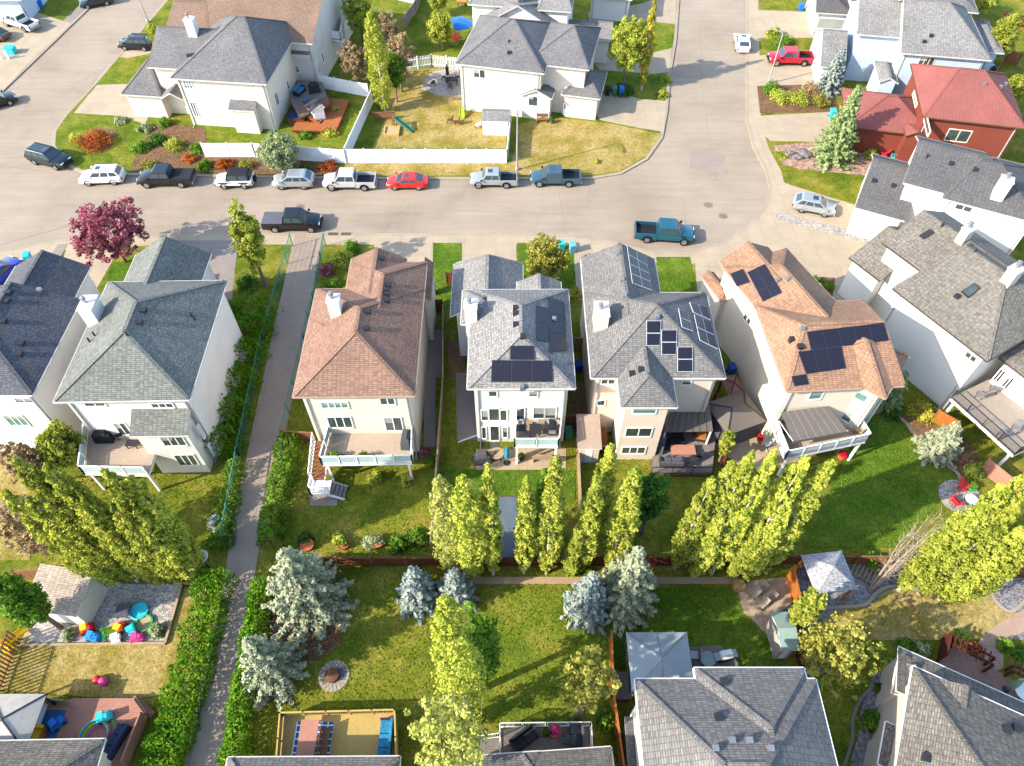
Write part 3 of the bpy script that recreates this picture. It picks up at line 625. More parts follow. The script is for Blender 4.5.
def crown_round(parent, c, r, mat, n=5000, k=70, lf=.2, ragged=.3, cl=.34):
    n = int(n*1.8); k = int(k*2.4); cl *= .66; lf *= .78
    d = rng.normal(size=(k, 3)); d /= np.linalg.norm(d, axis=1, keepdims=True); q = rng.uniform(.25, 1, k)**.45*(1+ragged*(rng.uniform(-.6, .6, k))); cs = np.array(c)+d*np.array(r)*q[:, None]*.78
    cs[:, 2] = np.maximum(cs[:, 2], c[2]-r[2]*.8); p, nn = clump(cs, min(r)*cl*rng.uniform(.5, 1.35, k), n/k, .85, .8); o = quads('crown', p, nn+np.array([0, 0, .3]), lf, mat, parent, 1.4); return o, cs
def tree_round(name, label, base, h, r, mat, bark=BARK, n=5000, grp=None, lf=.2, ragged=.3, k=70, cl=.34, z0=None, cat='tree', ry=None):
    t = T(name, label, cat, base, random.uniform(0, 6), grp); z0 = h*.2 if z0 is None else z0; rz = (h-z0)/2
    o, cs = crown_round(t, (0, 0, z0+rz), (r, ry or r, rz), mat, n, k, lf, ragged, cl); e = [tuple(cs[i]) for i in rng.choice(len(cs), min(9, len(cs)), False)]; limbs('trunk', e, base, max(.3, z0+rz*.35), .05+h*.014, bark, t); return t
def tree_poplar(name, label, base, h, r, mat, grp=None, n=5200, lf=.13, z0=.8):
    t = T(name, label, 'tree', base, random.uniform(0, 6), grp); crown_poplar(t, h, r, mat, n, z0, lf); m = MB(); m.tube((0, 0, 0), (.05, 0, h*.5), .14, .08, 8, cap=False).tube((.05, 0, h*.5), (0, .03, h*.93), .08, .02, 6, cap=False)
    for i in range(12): z = random.uniform(.8, h*.7); a = random.uniform(0, 6.28); m.tube((0, 0, z), (r*.6*math.cos(a), r*.6*math.sin(a), z+random.uniform(.9, 1.6)), .04, .012, 5, cap=False)
    m.build('trunk', BARKP, t); return t
def tree_spruce(name, label, base, h, r, mat, grp=None, dens=1.):
    t = T(name, label, 'spruce', base, random.uniform(0, 6), grp); P_, N_ = [], []; m = MB(); m.tube((0, 0, 0), (0, 0, h*.6), .05+h*.016, .05, 8, cap=False).tube((0, 0, h*.6), (0, 0, h*.98), .05, .01, 6, cap=False)
    lev = int(h/.36)
    for i in range(lev):
        f = i/lev; z = .25+(h-.35)*f; R_ = r*(1-f)**.85+.08; nb = max(5, int((7+6*(1-f))*dens)); a0 = random.uniform(0, 6)
        for j in range(nb):
            a = a0+2*math.pi*j/nb+random.uniform(-.2, .2); L = R_*random.uniform(.6, 1.15); k = max(12, int(L*64*dens)); s = rng.uniform(.12, 1, k)**.7; dr = -.28+.35*f
            x = np.stack([math.cos(a)*L*s, math.sin(a)*L*s, z+dr*L*s+.22*L*s*s], 1); w = (.06+.13*L)*(1.15-s); side = rng.normal(size=k)*w*.75; x[:, 0] -= math.sin(a)*side; x[:, 1] += math.cos(a)*side; x[:, 2] += rng.normal(size=k)*.07-np.abs(side)*.25
            P_.append(x); N_.append(np.stack([math.cos(a)*.5+rng.normal(size=k)*.45, math.sin(a)*.5+rng.normal(size=k)*.45, np.ones(k)*.9], 1))
            if j % 2 == 0: m.tube((0, 0, z), (math.cos(a)*L*.8, math.sin(a)*L*.8, z+dr*L*.8+.14*L), .022, .008, 4, cap=False)
    quads('crown', np.concatenate(P_), np.concatenate(N_), .12, mat, t, 2.2); m.build('trunk', BARKB, t); return t
def shrub(label, base, r, h, mat, grp=None, n=None, name='shrub', lf=.13, cat='shrub', ry=None):
    t = T(name, label, cat, base, random.uniform(0, 6) if not ry else 0, grp); n = n or int(500+900*r); k = max(8, n//38)
    d = rng.normal(size=(k, 3)); d /= np.linalg.norm(d, axis=1, keepdims=True); d[:, 2] = np.abs(d[:, 2]); cs = d*np.array([r, ry or r, h])*.75*rng.uniform(.5, 1.1, k)[:, None]
    p, nn = clump(cs, np.full(k, min(r, h)*.38), n/k); p[:, 2] = np.maximum(p[:, 2], .02); quads('foliage', p, nn+np.array([0, 0, .4]), lf, mat, t, 1.4)
    m = MB()
    for i in range(5): a = random.uniform(0, 6.28); m.tube((0, 0, 0), (r*.5*math.cos(a), r*.5*math.sin(a), h*.6), .025, .01, 5, cap=False)
    m.build('stems', BARKB, t); return t
def hedge(label, px, w, h, mat, dens=190, lf=.14, rough=.25, sheared=False, name='hedge'):
    line = [P(a, b) for a, b in px]; o = line[0].copy(); t = T(name, label, 'hedge', o); pts, ns = [], []; m = MB()
    for a, b in zip(line, line[1:]):
        a, b = a-o, b-o; L = (b-a).length; d = (b-a).normalized(); nn = Vector((-d.y, d.x, 0)); k = int(L*dens*(w+2*h)*.5); u = rng.uniform(0, L, k); q = rng.uniform(0, 2*h+w, k)
        sx = np.where(q < h, -w/2, np.where(q < h+w, q-h-w/2, w/2)); sz = np.where(q < h, q, np.where(q < h+w, h, 2*h+w-q))
        nx = np.where(q < h, -1., np.where(q < h+w, 0., 1.)); nz = np.where((q >= h) & (q < h+w), 1., .15)
        lump = 1+rough*(np.sin(u*2.1+sx)+.6*np.sin(u*4.7+1.3)+.5*np.sin(u*9.1+sz*3))*.35; dep = rng.uniform(.72, 1.03, k) if not sheared else rng.uniform(.86, 1.02, k)
        if not sheared: rr = np.sqrt((sx/(w/2))**2+(sz/h)**2); fac = np.where(rr > 1.05, 1.05/rr, 1); sx = sx*fac; sz = sz*fac
        sx, sz = sx*lump*dep, np.maximum(.03, sz*lump*dep)
        pts.append(np.stack([a.x+d.x*u+nn.x*sx, a.y+d.y*u+nn.y*sx, sz], 1)); ns.append(np.stack([nn.x*nx, nn.y*nx, nz], 1)+rng.normal(size=(k, 3))*.6)
        for i in range(int(L/.8)): p = a.lerp(b, (i+.5)/int(L/.8)); m.tube(p, p+Vector((random.uniform(-.2, .2), 0, h*.8)), .04, .015, 5, cap=False)
    quads('foliage', np.concatenate(pts), np.concatenate(ns), lf, mat, t, 1.4); m.build('stems', BARKB, t); return t
def bare_tree(label, base, tips, r, mat):
    t = T('bare_tree', label, 'tree', base); m = MB(); P_ = []
    for e in tips:
        e = Vector(e); p = Vector((0, 0, .1))+Vector((e.x, e.y, 0))*.08; q = p
        for i in range(1, 7): f = i/6; n_ = p.lerp(e, f)+Vector((random.uniform(-.12, .12), random.uniform(-.12, .12), 0))*f; m.tube(q, n_, r*(1-f*.85)+.008, r*(1-(f+.16)*.85)+.006, 5, cap=False); q = n_
        for i in range(34):
            f = random.uniform(.3, 1.); s = p.lerp(e, f); L = random.uniform(.5, 1.3)*(1.2-f); d = Vector((random.gauss(0, .5), random.gauss(0, .5), random.uniform(.4, 1.))).normalized(); m.tube(s, s+d*L, .016, .006, 3, cap=False)
            m.tube(s+d*L*.5, s+d*L*.5+Vector((random.gauss(0, .3), random.gauss(0, .3), .4)), .01, .005, 3, cap=False)
    m.build('branches', mat, t); return t

def inside(poly, x, y):
    r = np.zeros(len(x), bool); n = len(poly)
    for i in range(n):
        a, b = poly[i-1], poly[i]; c = ((a.y > y) != (b.y > y)); r ^= c & (x < (b.x-a.x)*(y-a.y)/((b.y-a.y) if abs(b.y-a.y) > 1e-9 else 1e-9)+a.x)
    return r
# ------------------------------------------------------------ timber, metal and furniture materials
CEDAR = M('weathered cedar', D('b07c54'), .8, .25, 4.); ORANGE = M('orange stained wood', D('e0883c'), .7, .2, 3.); BROWNW = M('brown stained wood', D('8c5434'), .75, .25, 4.)
REDW2 = M('red stained wood', D('7a3a30'), .75, .2, 4.); GREYB = M('grey deck boards', D('a89c94'), .8, .2, 5.); TANW = M('pale timber', D('d8bc94'), .8, .2, 4.)
VINYL = M('white vinyl', 'dcdcda', .45, .05); REDDECK = M('red deck boards', D('d89880', .5), .75, .15, 5.); YELDECK = M('yellow deck boards', D('ecc878', .48), .75, .12, 5.)
DECKT = M('tan deck membrane', D('e0c8b0'), .8, .1); DECKG = M('grey deck membrane', D('c8b8a8'), .8, .1); ORDECK = M('orange deck boards', D('d8814c'), .75, .15, 5.)
CHAIN = M('green chain link', '3c7464', .5, .1); CANVAS = M('grey canvas', D('8a8078'), .9, .08); TEAL = M('teal cloth', '1a7f96', .8); PLASTW = M('white plastic', 'd8d8d6', .5, .05)
RED = M('red plastic', 'c02a30', .45, .08); BLUE = M('blue plastic', '1f62b8', .45, .08); GREEN = M('green plastic', '35a04c', .45, .08); YEL = M('yellow plastic', 'd8b020', .45, .08); PINK = M('pink plastic', 'd0407c', .45, .08); CYAN = M('turquoise plastic', '30b0b8', .45, .08)
BLACKC = M('black cover', '202226', .7, .15); DKGREY = M('dark grey fabric', '4a4a50', .9, .12); TERRA = M('terracotta', 'a85a3a', .8, .15); STONE = M('pale stone', D('d8c8b4'), .9, .2, 5.)
RAILG = M('smoky rail glass', 'a8bcbc', .1, .1, .5, spec=.5)
def boards(m, pts, z, w=.14, gap=.012, ang=0., mi=0, t=.04):
    """deck boards: clipped strips laid over a convex outline"""
    pts = [Vector((p[0], p[1])) for p in pts]; c, s = math.cos(ang), math.sin(ang)
    q = [Vector((p.x*c+p.y*s, -p.x*s+p.y*c)) for p in pts]; y = min(p.y for p in q); ym = max(p.y for p in q)
    def cut(y):
        xs = []
        for i in range(len(q)):
            a, b = q[i-1], q[i]
            if (a.y-y)*(b.y-y) < 0: xs.append(a.x+(b.x-a.x)*(y-a.y)/(b.y-a.y))
        return (min(xs), max(xs)) if len(xs) > 1 else None
    while y < ym:
        a, b = cut(y+.004), cut(min(y+w-gap, ym)-.004)
        if a and b:
            l = [(a[0], y), (a[1], y), (b[1], y+w-gap), (b[0], y+w-gap)]; l = [(x*c-v*s, x*s+v*c) for x, v in l]
            m.hexa([(x, v, z-t) for x, v in l]+[(x, v, z) for x, v in l], mi)
        y += w
def rail(parent, a, b, z, style='glass', h=1., post=VINYL):
    a, b = Vector((a[0], a[1], z)), Vector((b[0], b[1], z)); L = (b-a).length; n = max(1, round(L/1.4)); m = MB(); up = Vector((0, 0, 1))
    for i in range(n+1): p = a.lerp(b, i/n); m.bar(p-up*.15, p+up*(h+.03), .09 if style != 'metal' else .05)
    m.bar(a+up*h, b+up*h, .09 if style != 'metal' else .05, .06); m.bar(a+up*.1, b+up*.1, .05, .05)
    if style == 'picket':
        k = max(2, int(L/.14))
        for i in range(1, k): p = a.lerp(b, i/k); m.bar(p+up*.1, p+up*h, .035)
    if style == 'metal':
        k = max(2, int(L/.13))
        for i in range(1, k): p = a.lerp(b, i/k); m.bar(p+up*.1, p+up*h, .018)
    if style == 'solid': m.bar(a+up*(h*.5), b+up*(h*.5), .04, h*.86)
    o = m.build('railing', post, parent)
    if style == 'glass':
        g = MB()
        for i in range(n):
            p, q = a.lerp(b, (i+.06)/n), a.lerp(b, (i+.94)/n); g.bar(p+up*(h*.54), q+up*(h*.54), .015, h*.76)
        g.build('glass_panel', RAILG, o)
def stairs(parent, a, b, w, mat=VINYL, tread=None, n=None):
    """flight from a (top) down to b (foot)"""
    a, b = Vector(a), Vector(b); n = n or max(2, round((a.z-b.z)/.19)); d = b-a; d.z = 0; L = d.length; d.normalize(); s = Vector((-d.y, d.x, 0))*w/2; m = MB(); t = MB()
    for i in range(n):
        p = a+d*(L*(i+.5)/n); z = a.z-(a.z-b.z)*(i+1)/(n+1) if n > 1 else b.z; q = L/n/2+.01
        c = [p-d*q-s, p+d*q-s, p+d*q+s, p-d*q+s]; t.hexa([(v.x, v.y, z-.05) for v in c]+[(v.x, v.y, z) for v in c])
    for k in (-1, 1): m.bar(a+s*k-Vector((0, 0, .2)), b+s*k-Vector((0, 0, .02)), .06, .26)
    o = m.build('stair_stringers', mat, parent); t.build('treads', tread or mat, o); return o
def deck(label, px, z, rails=(), style='glass', floor=DECKT, posts=(), trim=VINYL, ang=0., railm=None, name='deck', skirt=False, wood=True):
    w = [P(a, b, z) for a, b in px]; c = sum(w, Vector())/len(w); l = [(p.x-c.x, p.y-c.y) for p in w]; t = T(name, label, 'deck', (c.x, c.y, 0))
    m = MB()
    if wood: boards(m, l, z, ang=ang)
    else: m.prism(l, z-.05, z)
    m.build('deck_floor', floor, t); m = MB()
    for i in range(len(l)):
        a, b = l[i-1], l[i]; m.bar((a[0], a[1], z-.17), (b[0], b[1], z-.17), .06, .22 if not skirt else .22)
    m.build('rim_board', trim, t)
    for i, j in rails: rail(t, l[i], l[j], z, style, post=railm or trim)
    for i in posts:
        k = .9; MB().box(l[i][0]*k-.08, l[i][0]*k+.08, l[i][1]*k-.08, l[i][1]*k+.08, 0, z-.2).build('post', trim, t)
    return t, l, c
def fence(name, label, px, h, style, mat, post=None, step=2.4, z=0., grp=None, capm=None):
    w = [P(a, b, z) for a, b in px]; o = w[0]; t = T(name, label, 'fence', (o.x, o.y, z), 0, grp); up = Vector((0, 0, 1))
    post = post or mat
    for a, b in zip(w, w[1:]):
        a, b = a-o, b-o; a.z = b.z = 0; L = (b-a).length; n = max(1, round(L/step))
        for i in range(n):
            p, q = a.lerp(b, i/n), a.lerp(b, (i+1)/n); d = (q-p).normalized(); m = MB()
            if style == 'chain':
                k = int((q-p).length/.2)
                for j in range(1, k+1): r = p.lerp(q, j/k); m.bar(r, r+up*h, .012)
                for j in range(1, 5): m.bar(p+up*(h*j/5), q+up*(h*j/5), .012)
                m.bar(p+up*h, q+up*h, .06)
            elif style == 'vinyl':
                m.bar(p+up*(h*.5+.05), q+up*(h*.5+.05), .04, h-.14); m.bar(p+up*(h-.04), q+up*(h-.04), .09, .1); m.bar(p+up*.08, q+up*.08, .09, .1)
                k = int((q-p).length/.2)
                for j in range(1, k): r = p.lerp(q, j/k); m.bar(r+up*.1, r+up*(h-.1), .012, .048)
            elif style == 'picket':
                m.bar(p+up*(h*.8), q+up*(h*.8), .05, .08); m.bar(p+up*(h*.25), q+up*(h*.25), .05, .08); k = int((q-p).length/.2)
                nn = Vector((-d.y, d.x, 0))
                for j in range(k): r = p.lerp(q, (j+.5)/k); m.hexa([tuple(r+d*x+nn*y+up*zz) for zz in (.05, h) for x, y in ((-.05, .02), (.05, .02), (.05, .05), (-.05, .05))])
            elif style == 'slat':
                k = int((q-p).length/.25)
                for j in range(k+1): r = p.lerp(q, j/max(1, k)); m.bar(r, r+up*h, .09)
                m.bar(p+up*(h-.1), q+up*(h-.1), .08); m.bar(p+up*.3, q+up*.3, .08)
            else:
                k = max(2, int((q-p).length/.145)); nn = Vector((-d.y, d.x, 0))
                for j in range(k):
                    r = p.lerp(q, (j+.5)/k); hh = h-.06+random.uniform(-.012, .012); x = (q-p).length/k/2-.004; y = random.uniform(.0, .008)
                    m.hexa([tuple(r+d*a1+nn*b1+up*zz) for zz in (.03, hh) for a1, b1 in ((-x, y-.012), (x, y-.012), (x, y+.012), (-x, y+.012))])
                m.bar(p+up*(h-.03), q+up*(h-.03), .12, .04); m.bar(p+up*.35-nn*.05, q+up*.35-nn*.05, .05, .08)
            m.build('fence_panel', mat, t)
            MB().bar(p, p+up*(h+.08), .1 if style != 'chain' else .07).box(p.x-.065, p.x+.065, p.y-.065, p.y+.065, h+.08, h+.12).build('fence_post', post, t)
        MB().bar(b, b+up*(h+.08), .1 if style != 'chain' else .07).build('fence_post', post, t)
    return t
def at(px, py, z=0.): return P(px, py, z)
def shed(label, A, B, depth, h, rise, wall, roof, axis='y', name='garden_shed', door=True, cat='shed', pitch='gable'):
    """A,B: pixels of the eave corners nearest the camera (at height h)"""
    a, b = P(A[0], A[1], h), P(B[0], B[1], h); d = b-a; t = T(name, label, cat, (a.x, a.y, 0), math.atan2(d.y, d.x)); L = d.length; o = .15
    m = MB(); m.box(o, L-o, o, depth-o, 0, h-.02)
    r = MB()
    if axis == 'y':
        R1, R2 = (L/2, 0, h+rise), (L/2, depth, h+rise); fs = [[(0, depth, h), (0, 0, h), R1, R2], [(L, 0, h), (L, depth, h), R2, R1]]
        for y in (o, depth-o): m.face([(o, y, h-.03), (L-o, y, h-.03), (L/2, y, h+rise-.08)])
    elif axis == 'x':
        R1, R2 = (0, depth/2, h+rise), (L, depth/2, h+rise); fs = [[(0, 0, h), (L, 0, h), R2, R1], [(L, depth, h), (0, depth, h), R1, R2]]
        for x in (o, L-o): m.face([(x, o, h-.03), (x, depth-o, h-.03), (x, depth/2, h+rise-.08)])
    elif axis == 'flat': fs = [[(0, 0, h), (L, 0, h), (L, depth, h+rise), (0, depth, h+rise)]]; m.hexa([(x, y, h-.1) for x, y in ((o, o), (L-o, o), (L-o, depth-o), (o, depth-o))]+[(x, y, h+rise*y/depth-.03) for x, y in ((o, o), (L-o, o), (L-o, depth-o), (o, depth-o))])
    for f in fs:
        r.face(f, 0); e = [Vector(p)-Vector((0, 0, .08)) for p in f]; r.face(e[::-1], 1)
        for k in range(4): r.face([e[k-1], e[k], f[k], f[k-1]], 1)
    m.build('wall', wall, t); r.build('roof', [roof, TRIM], t)
    if door: g = MB(); g.box(L*.35, L*.65, -.02+o, .0+o, .05, min(1.85, h-.1)); g.box(L*.61, L*.63, -.05+o, -.01+o, .9, 1.05); g.build('shed_door', TRIM if wall is not WHITE else GREYW, t)
    return t
def gazebo(label, c, lx, ly, h, rise, roof, post, rz=0., px=None, ridge=0., cat='gazebo', name='gazebo', sides=None, seams=0, trim=None):
    g = c if isinstance(c, Vector) else P(c[0], c[1], h); t = T(name, label, cat, (g.x, g.y, 0), rz); m = MB(); x, y = lx/2, ly/2
    E = [Vector((-x, -y, h)), Vector((x, -y, h)), Vector((x, y, h)), Vector((-x, y, h))]; a, b = Vector((-ridge/2, 0, h+rise)), Vector((ridge/2, 0, h+rise))
    for f in ([E[0], E[1], b, a], [E[2], E[3], a, b], [E[3], E[0], a], [E[1], E[2], b]):
        f = [p for k, p in enumerate(f) if (p-f[k-1]).length > 1e-4]; m.face(f, 0); dn = [p-Vector((0, 0, .07)) for p in f]; m.face(dn[::-1], 0)
        for k in range(len(f)): m.face([dn[k-1], dn[k], f[k], f[k-1]], 1)
        if seams:
            for k in range(1, seams): p = f[0].lerp(f[1], k/seams); q = (f[-1] if len(f) == 3 else f[-1]).lerp(f[-2] if len(f) > 3 else f[-1], k/seams); m.bar(p, q, .05, .05, 1)
    for p, q in ((E[0], a), (E[1], b), (E[2], b), (E[3], a)): m.bar(p, q, .1, .06, 1)
    m.build('roof', [roof, trim or post], t)
    for i, (sx, sy) in enumerate(((-1, -1), (1, -1), (1, 1), (-1, 1))): MB().box(sx*(x-.2)-.07, sx*(x-.2)+.07, sy*(y-.2)-.07, sy*(y-.2)+.07, 0, h).build('post', post, t)
    if sides: MB().box(-x+.15, x-.15, -y+.16, -y+.2, .05, h-.1).box(-x+.16, -x+.2, -y+.2, y-.2, .05, h-.1).build('curtain', sides, t)
    return t
# ---- furniture; g is the point it stands on
def chair(label, g, rz, mat, name='patio_chair', grp=None, kind='plain'):
    t = T(name, label, 'chair', g, rz, grp)
    if kind == 'adirondack':
        m = MB()
        for i in range(5): m.bar((-.26+.13*i, .25, .3), (-.3+.15*i, -.45, 1.), .11, .025)
        m.build('backrest', mat, t); m = MB()
        for i in range(5): m.box(-.3, .3, -.2+.11*i, -.1+.11*i, .33-.0+.015*i, .355+.015*i)
        m.build('seat', mat, t); m = MB()
        for k in (-1, 1): m.box(k*.36-.07, k*.36+.07, -.3, .42, .55, .58)
        m.build('armrests', mat, t)
    else:
        MB().box(-.25, .25, -.25, .25, .40, .46).build('seat', mat, t); MB().hexa([(-.25, -.27, .45), (.25, -.27, .45), (.25, -.23, .45), (-.25, -.23, .45), (-.24, -.38, .95), (.24, -.38, .95), (.24, -.34, .95), (-.24, -.34, .95)]).build('backrest', mat, t)
    for x in (-.24, .24):
        for y in (-.22, .22): MB().bar((x, y, 0), (x, y, .42), .04).build('leg', mat if kind != 'plain' else DARKM, t)
    return t
def table(label, g, lx, ly, h, mat, rz=0., rnd=False, name='patio_table'):
    t = T(name, label, 'table', g, rz); m = MB()
    if rnd: m.lathe((0, 0, h-.04), [(lx/2, 0), (lx/2, .04)], 20)
    else: m.box(-lx/2, lx/2, -ly/2, ly/2, h-.05, h)
    m.build('tabletop', mat, t); k = .38 if not rnd else .25
    for x in (-k, k):
        for y in (-k, k): MB().bar((x*lx, y*(lx if rnd else ly), 0), (x*lx, y*(lx if rnd else ly), h-.04), .06).build('leg', DARKM, t)
    return t
def parasol(label, g, r, h, mat, open_=True, cat='umbrella'):
    t = T('parasol', label, cat, g); MB().tube((0, 0, 0), (0, 0, h), .03).build('pole', STEEL, t); MB().lathe((0, 0, 0), [(.28, 0), (.28, .06), (.1, .1)], 14).build('base', DARKM, t)
    m = MB()
    if open_:
        n = 8; q = [Vector((r*math.cos(2*math.pi*i/n), r*math.sin(2*math.pi*i/n), h-.55)) for i in range(n)]
        for i in range(n): m.face([q[i], q[(i+1) % n], (0, 0, h)]); m.face([(0, 0, h-.05), q[(i+1) % n]-Vector((0, 0, .14)), q[i]-Vector((0, 0, .14))]); m.face([q[i]-Vector((0, 0, .14)), q[(i+1) % n]-Vector((0, 0, .14)), q[(i+1) % n], q[i]])
    else: m.lathe((0, 0, 0), [(.08, h-1.5), (.22, h-1.35), (.2, h-.7), (.09, h-.1), (.02, h)], 9)
    m.build('canopy', mat, t); return t
def grill(label, g, rz=0., cover=True, mat=None):
    t = T('barbecue', label, 'barbecue', g, rz)
    if cover:
        MB().hexa([(-.7, -.35, .05), (.7, -.35, .05), (.7, .35, .05), (-.7, .35, .05), (-.62, -.3, .95), (.62, -.3, .95), (.62, .3, .95), (-.62, .3, .95)]).hexa([(-.42, -.3, .95), (.42, -.3, .95), (.42, .3, .95), (-.42, .3, .95), (-.36, -.12, 1.2), (.36, -.12, 1.2), (.36, .25, 1.2), (-.36, .25, 1.2)]).build('cover', mat or BLACKC, t)
    else:
        MB().hexa([(-.4, -.28, .85), (.4, -.28, .85), (.4, .28, .85), (-.4, .28, .85), (-.36, -.12, 1.18), (.36, -.12, 1.18), (.36, .22, 1.18), (-.36, .22, 1.18)]).build('lid', mat or STEEL, t)
        MB().box(-.75, -.42, -.25, .25, .82, .86).box(.42, .75, -.25, .25, .82, .86).build('side_shelf', STEEL, t); MB().box(-.4, .4, -.25, .25, .1, .84).build('cabinet', DARKM, t)
    return t
def planter(label, g, mat, r=.28, h=.4, plant=None, sq=None, name='planter'):
    t = T(name, label, 'planter', g); m = MB()
    if sq: m.box(-sq[0]/2, sq[0]/2, -sq[1]/2, sq[1]/2, 0, h)
    else: m.lathe((0, 0, 0), [(r*.75, 0), (r, h), (r*.88, h), (r*.86, h-.05)], 16)
    m.build('pot', mat, t)
    if plant: blob_leaves('plant', t, (0, 0, h+.12), (sq[0]*.5 if sq else r*1.15, sq[1]*.55 if sq else r*1.15, .25), 260, .12, plant)
    return t
def bin_(label, g, mat, rz=0.):
    t = T('wheelie_bin', label, 'bin', g, rz); MB().hexa([(-.24, -.26, .06), (.24, -.26, .06), (.24, .28, .06), (-.24, .28, .06), (-.29, -.33, 1.), (.29, -.33, 1.), (.29, .36, 1.), (-.29, .36, 1.)]).build('body', mat, t)
    MB().hexa([(-.31, -.36, 1.), (.31, -.36, 1.), (.31, .4, 1.), (-.31, .4, 1.), (-.29, -.3, 1.08), (.29, -.3, 1.08), (.29, .38, 1.1), (-.29, .38, 1.1)]).build('lid', mat, t)
    for x in (-.27, .27): MB().tube((x-.04, .33, .1), (x+.04, .33, .1), .1, n=10).build('wheel', DARKM, t)
    return t
def toy_car(label, g, mat, rz=0.):
    t = T('toy_car', label, 'toy car', g, rz); MB().hexa([(-.45, -.28, .12), (.45, -.28, .12), (.45, .28, .12), (-.45, .28, .12), (-.42, -.26, .42), (.36, -.24, .4), (.36, .24, .4), (-.42, .26, .42)]).build('body', mat, t)
    MB().hexa([(-.3, -.24, .7), (.12, -.24, .7), (.12, .24, .7), (-.3, .24, .7), (-.28, -.22, .76), (.1, -.22, .76), (.1, .22, .76), (-.28, .22, .76)]).bar((-.27, -.2, .4), (-.27, -.2, .72), .05).bar((-.27, .2, .4), (-.27, .2, .72), .05).bar((.1, -.2, .4), (.08, -.2, .72), .05).bar((.1, .2, .4), (.08, .2, .72), .05).build('roof', YEL if mat is RED else mat, t)
    for x in (-.28, .28):
        for y in (-.28, .28): MB().tube((x, y-.04, .12), (x, y+.04, .12), .12, n=12).build('wheel', DARKM, t)
    return t
def toy_slide(label, g, mat, m2, rz=0., h=1.1, L=1.8, name='toy_slide'):
    t = T(name, label, 'slide', g, rz); m = MB(); m.hexa([(0, -.22, h-.05), (L, -.22, .08), (L, .22, .08), (0, .22, h-.05), (0, -.22, h), (L, -.22, .14), (L, .22, .14), (0, .22, h)])
    for y in (-.25, .25): m.bar((0, y, h+.05), (L, y, .2), .05, .16)
    m.build('chute', mat, t); m = MB()
    for y in (-.25, .25): m.bar((-.45, y, 0), (-.05, y, h+.4), .07); m.bar((0, y, 0), (0, y, h+.3), .07)
    for k in range(4): f = (k+.7)/4.4; m.bar((-.45+.4*f, -.25, (h+.1)*f), (-.45+.4*f, .25, (h+.1)*f), .06)
    m.build('ladder', m2, t); return t
def toy_tub(label, g, r, mat, name='sand_tub', m2=None, cat='toy'):
    t = T(name, label, cat, g); MB().lathe((0, 0, 0), [(r*.85, 0), (r, .22), (r*.86, .24), (r*.8, .1)], 18).build('tub', mat, t)
    MB().lathe((0, 0, .1), [(r*.8, 0), (r*.8, .03)], 18).build('filling', m2 or M('sand', D('e0c89a')), t); return t
def toy_ball(label, g, mat, r=.2):
    t = tag(MB().lathe((0, 0, r), [(r*math.cos(a)+.001, r*math.sin(a)) for a in [-1.5+3*i/10 for i in range(11)]], 16).build('toy_ball', mat, None, True), label, 'ball'); t.location = g; return t
def bench(label, g, lx, mat, rz=0.):
    t = T('bench', label, 'bench', g, rz); m = MB()
    for i in range(4): m.box(-lx/2, lx/2, -.22+.115*i, -.12+.115*i, .42, .45)
    m.build('seat', mat, t); m = MB()
    for i in range(3): m.box(-lx/2, lx/2, .26, .29, .55+.14*i, .67+.14*i)
    m.build('backrest', mat, t)
    for x in (-lx/2+.1, lx/2-.1): MB().box(x-.04, x+.04, -.2, .28, 0, .42).build('leg', mat, t)
    return t
def sofa(label, g, lx, mat, rz=0., frame=None):
    t = T('outdoor_sofa', label, 'sofa', g, rz); MB().box(-lx/2, lx/2, -.4, .4, .05, .3).build('frame', frame or DARKM, t)
    n = max(1, round(lx/.7))
    for i in range(n): a = -lx/2+lx*i/n; MB().box(a+.02, a+lx/n-.02, -.38, .25, .3, .44).build('cushion', mat, t, bevel=.04)
    MB().box(-lx/2, lx/2, .26, .42, .3, .8).build('backrest', mat, t, bevel=.04)
    for k in (-1, 1): MB().box(k*lx/2-.06, k*lx/2+.06, -.4, .4, .05, .58).build('armrest', frame or DARKM, t)
    return t
def mat_(label, g, lx, ly, m, rz=0., name='rug', cat='rug', z=.012):
    o = tag(MB().box(-lx/2, lx/2, -ly/2, ly/2, 0, z).build(name, m), label, cat); o.location = g; o.rotation_euler.z = rz; return o
# ------------------------------------------------------------ vehicles (x forward, standing on z = 0)
TYRE = M('tyre rubber', '16161a', .85); RIM = M('wheel alloy', 'a4a6a8', .35, .1, 3., .8); AUTOG = M('car glass', '34434a', .05, .1, .3, spec=.8); LAMPW = M('headlight lens', 'dfe3e6', .1); LAMPR = M('tail light lens', '8c1418', .25); PLAST = M('black trim plastic', '1c1c20', .6)
def paint(name, c, metal=.3): return M('car paint '+name, c, .3, .05, 1.2, metal, .5, coat=.6)
KINDS = {   # length, half width, belt, roof, hood z, then x of: hood end/windscreen foot, windscreen top, roof end, rear glass foot
    'pickup': (5.75, .98, 1.16, 1.88, 1.12, 1.6, 1.0, -.62, -.74), 'small pickup': (5.3, .92, 1.1, 1.76, 1.05, 1.4, .85, -.6, -.72), 'suv': (4.75, .93, 1.08, 1.72, 1.02, 1.25, .55, -1.85, -2.2), 'van': (5.1, .98, 1.1, 1.8, 1.0, 1.6, .8, -2.1, -2.45),
    'sedan': (4.65, .9, .93, 1.42, .86, 1.3, .45, -1.0, -1.85), 'hatch': (4.25, .88, .97, 1.5, .9, 1.2, .42, -1.35, -1.95), 'jeep': (4.2, .86, 1.12, 1.84, 1.1, .8, .55, -1.75, -1.85)}
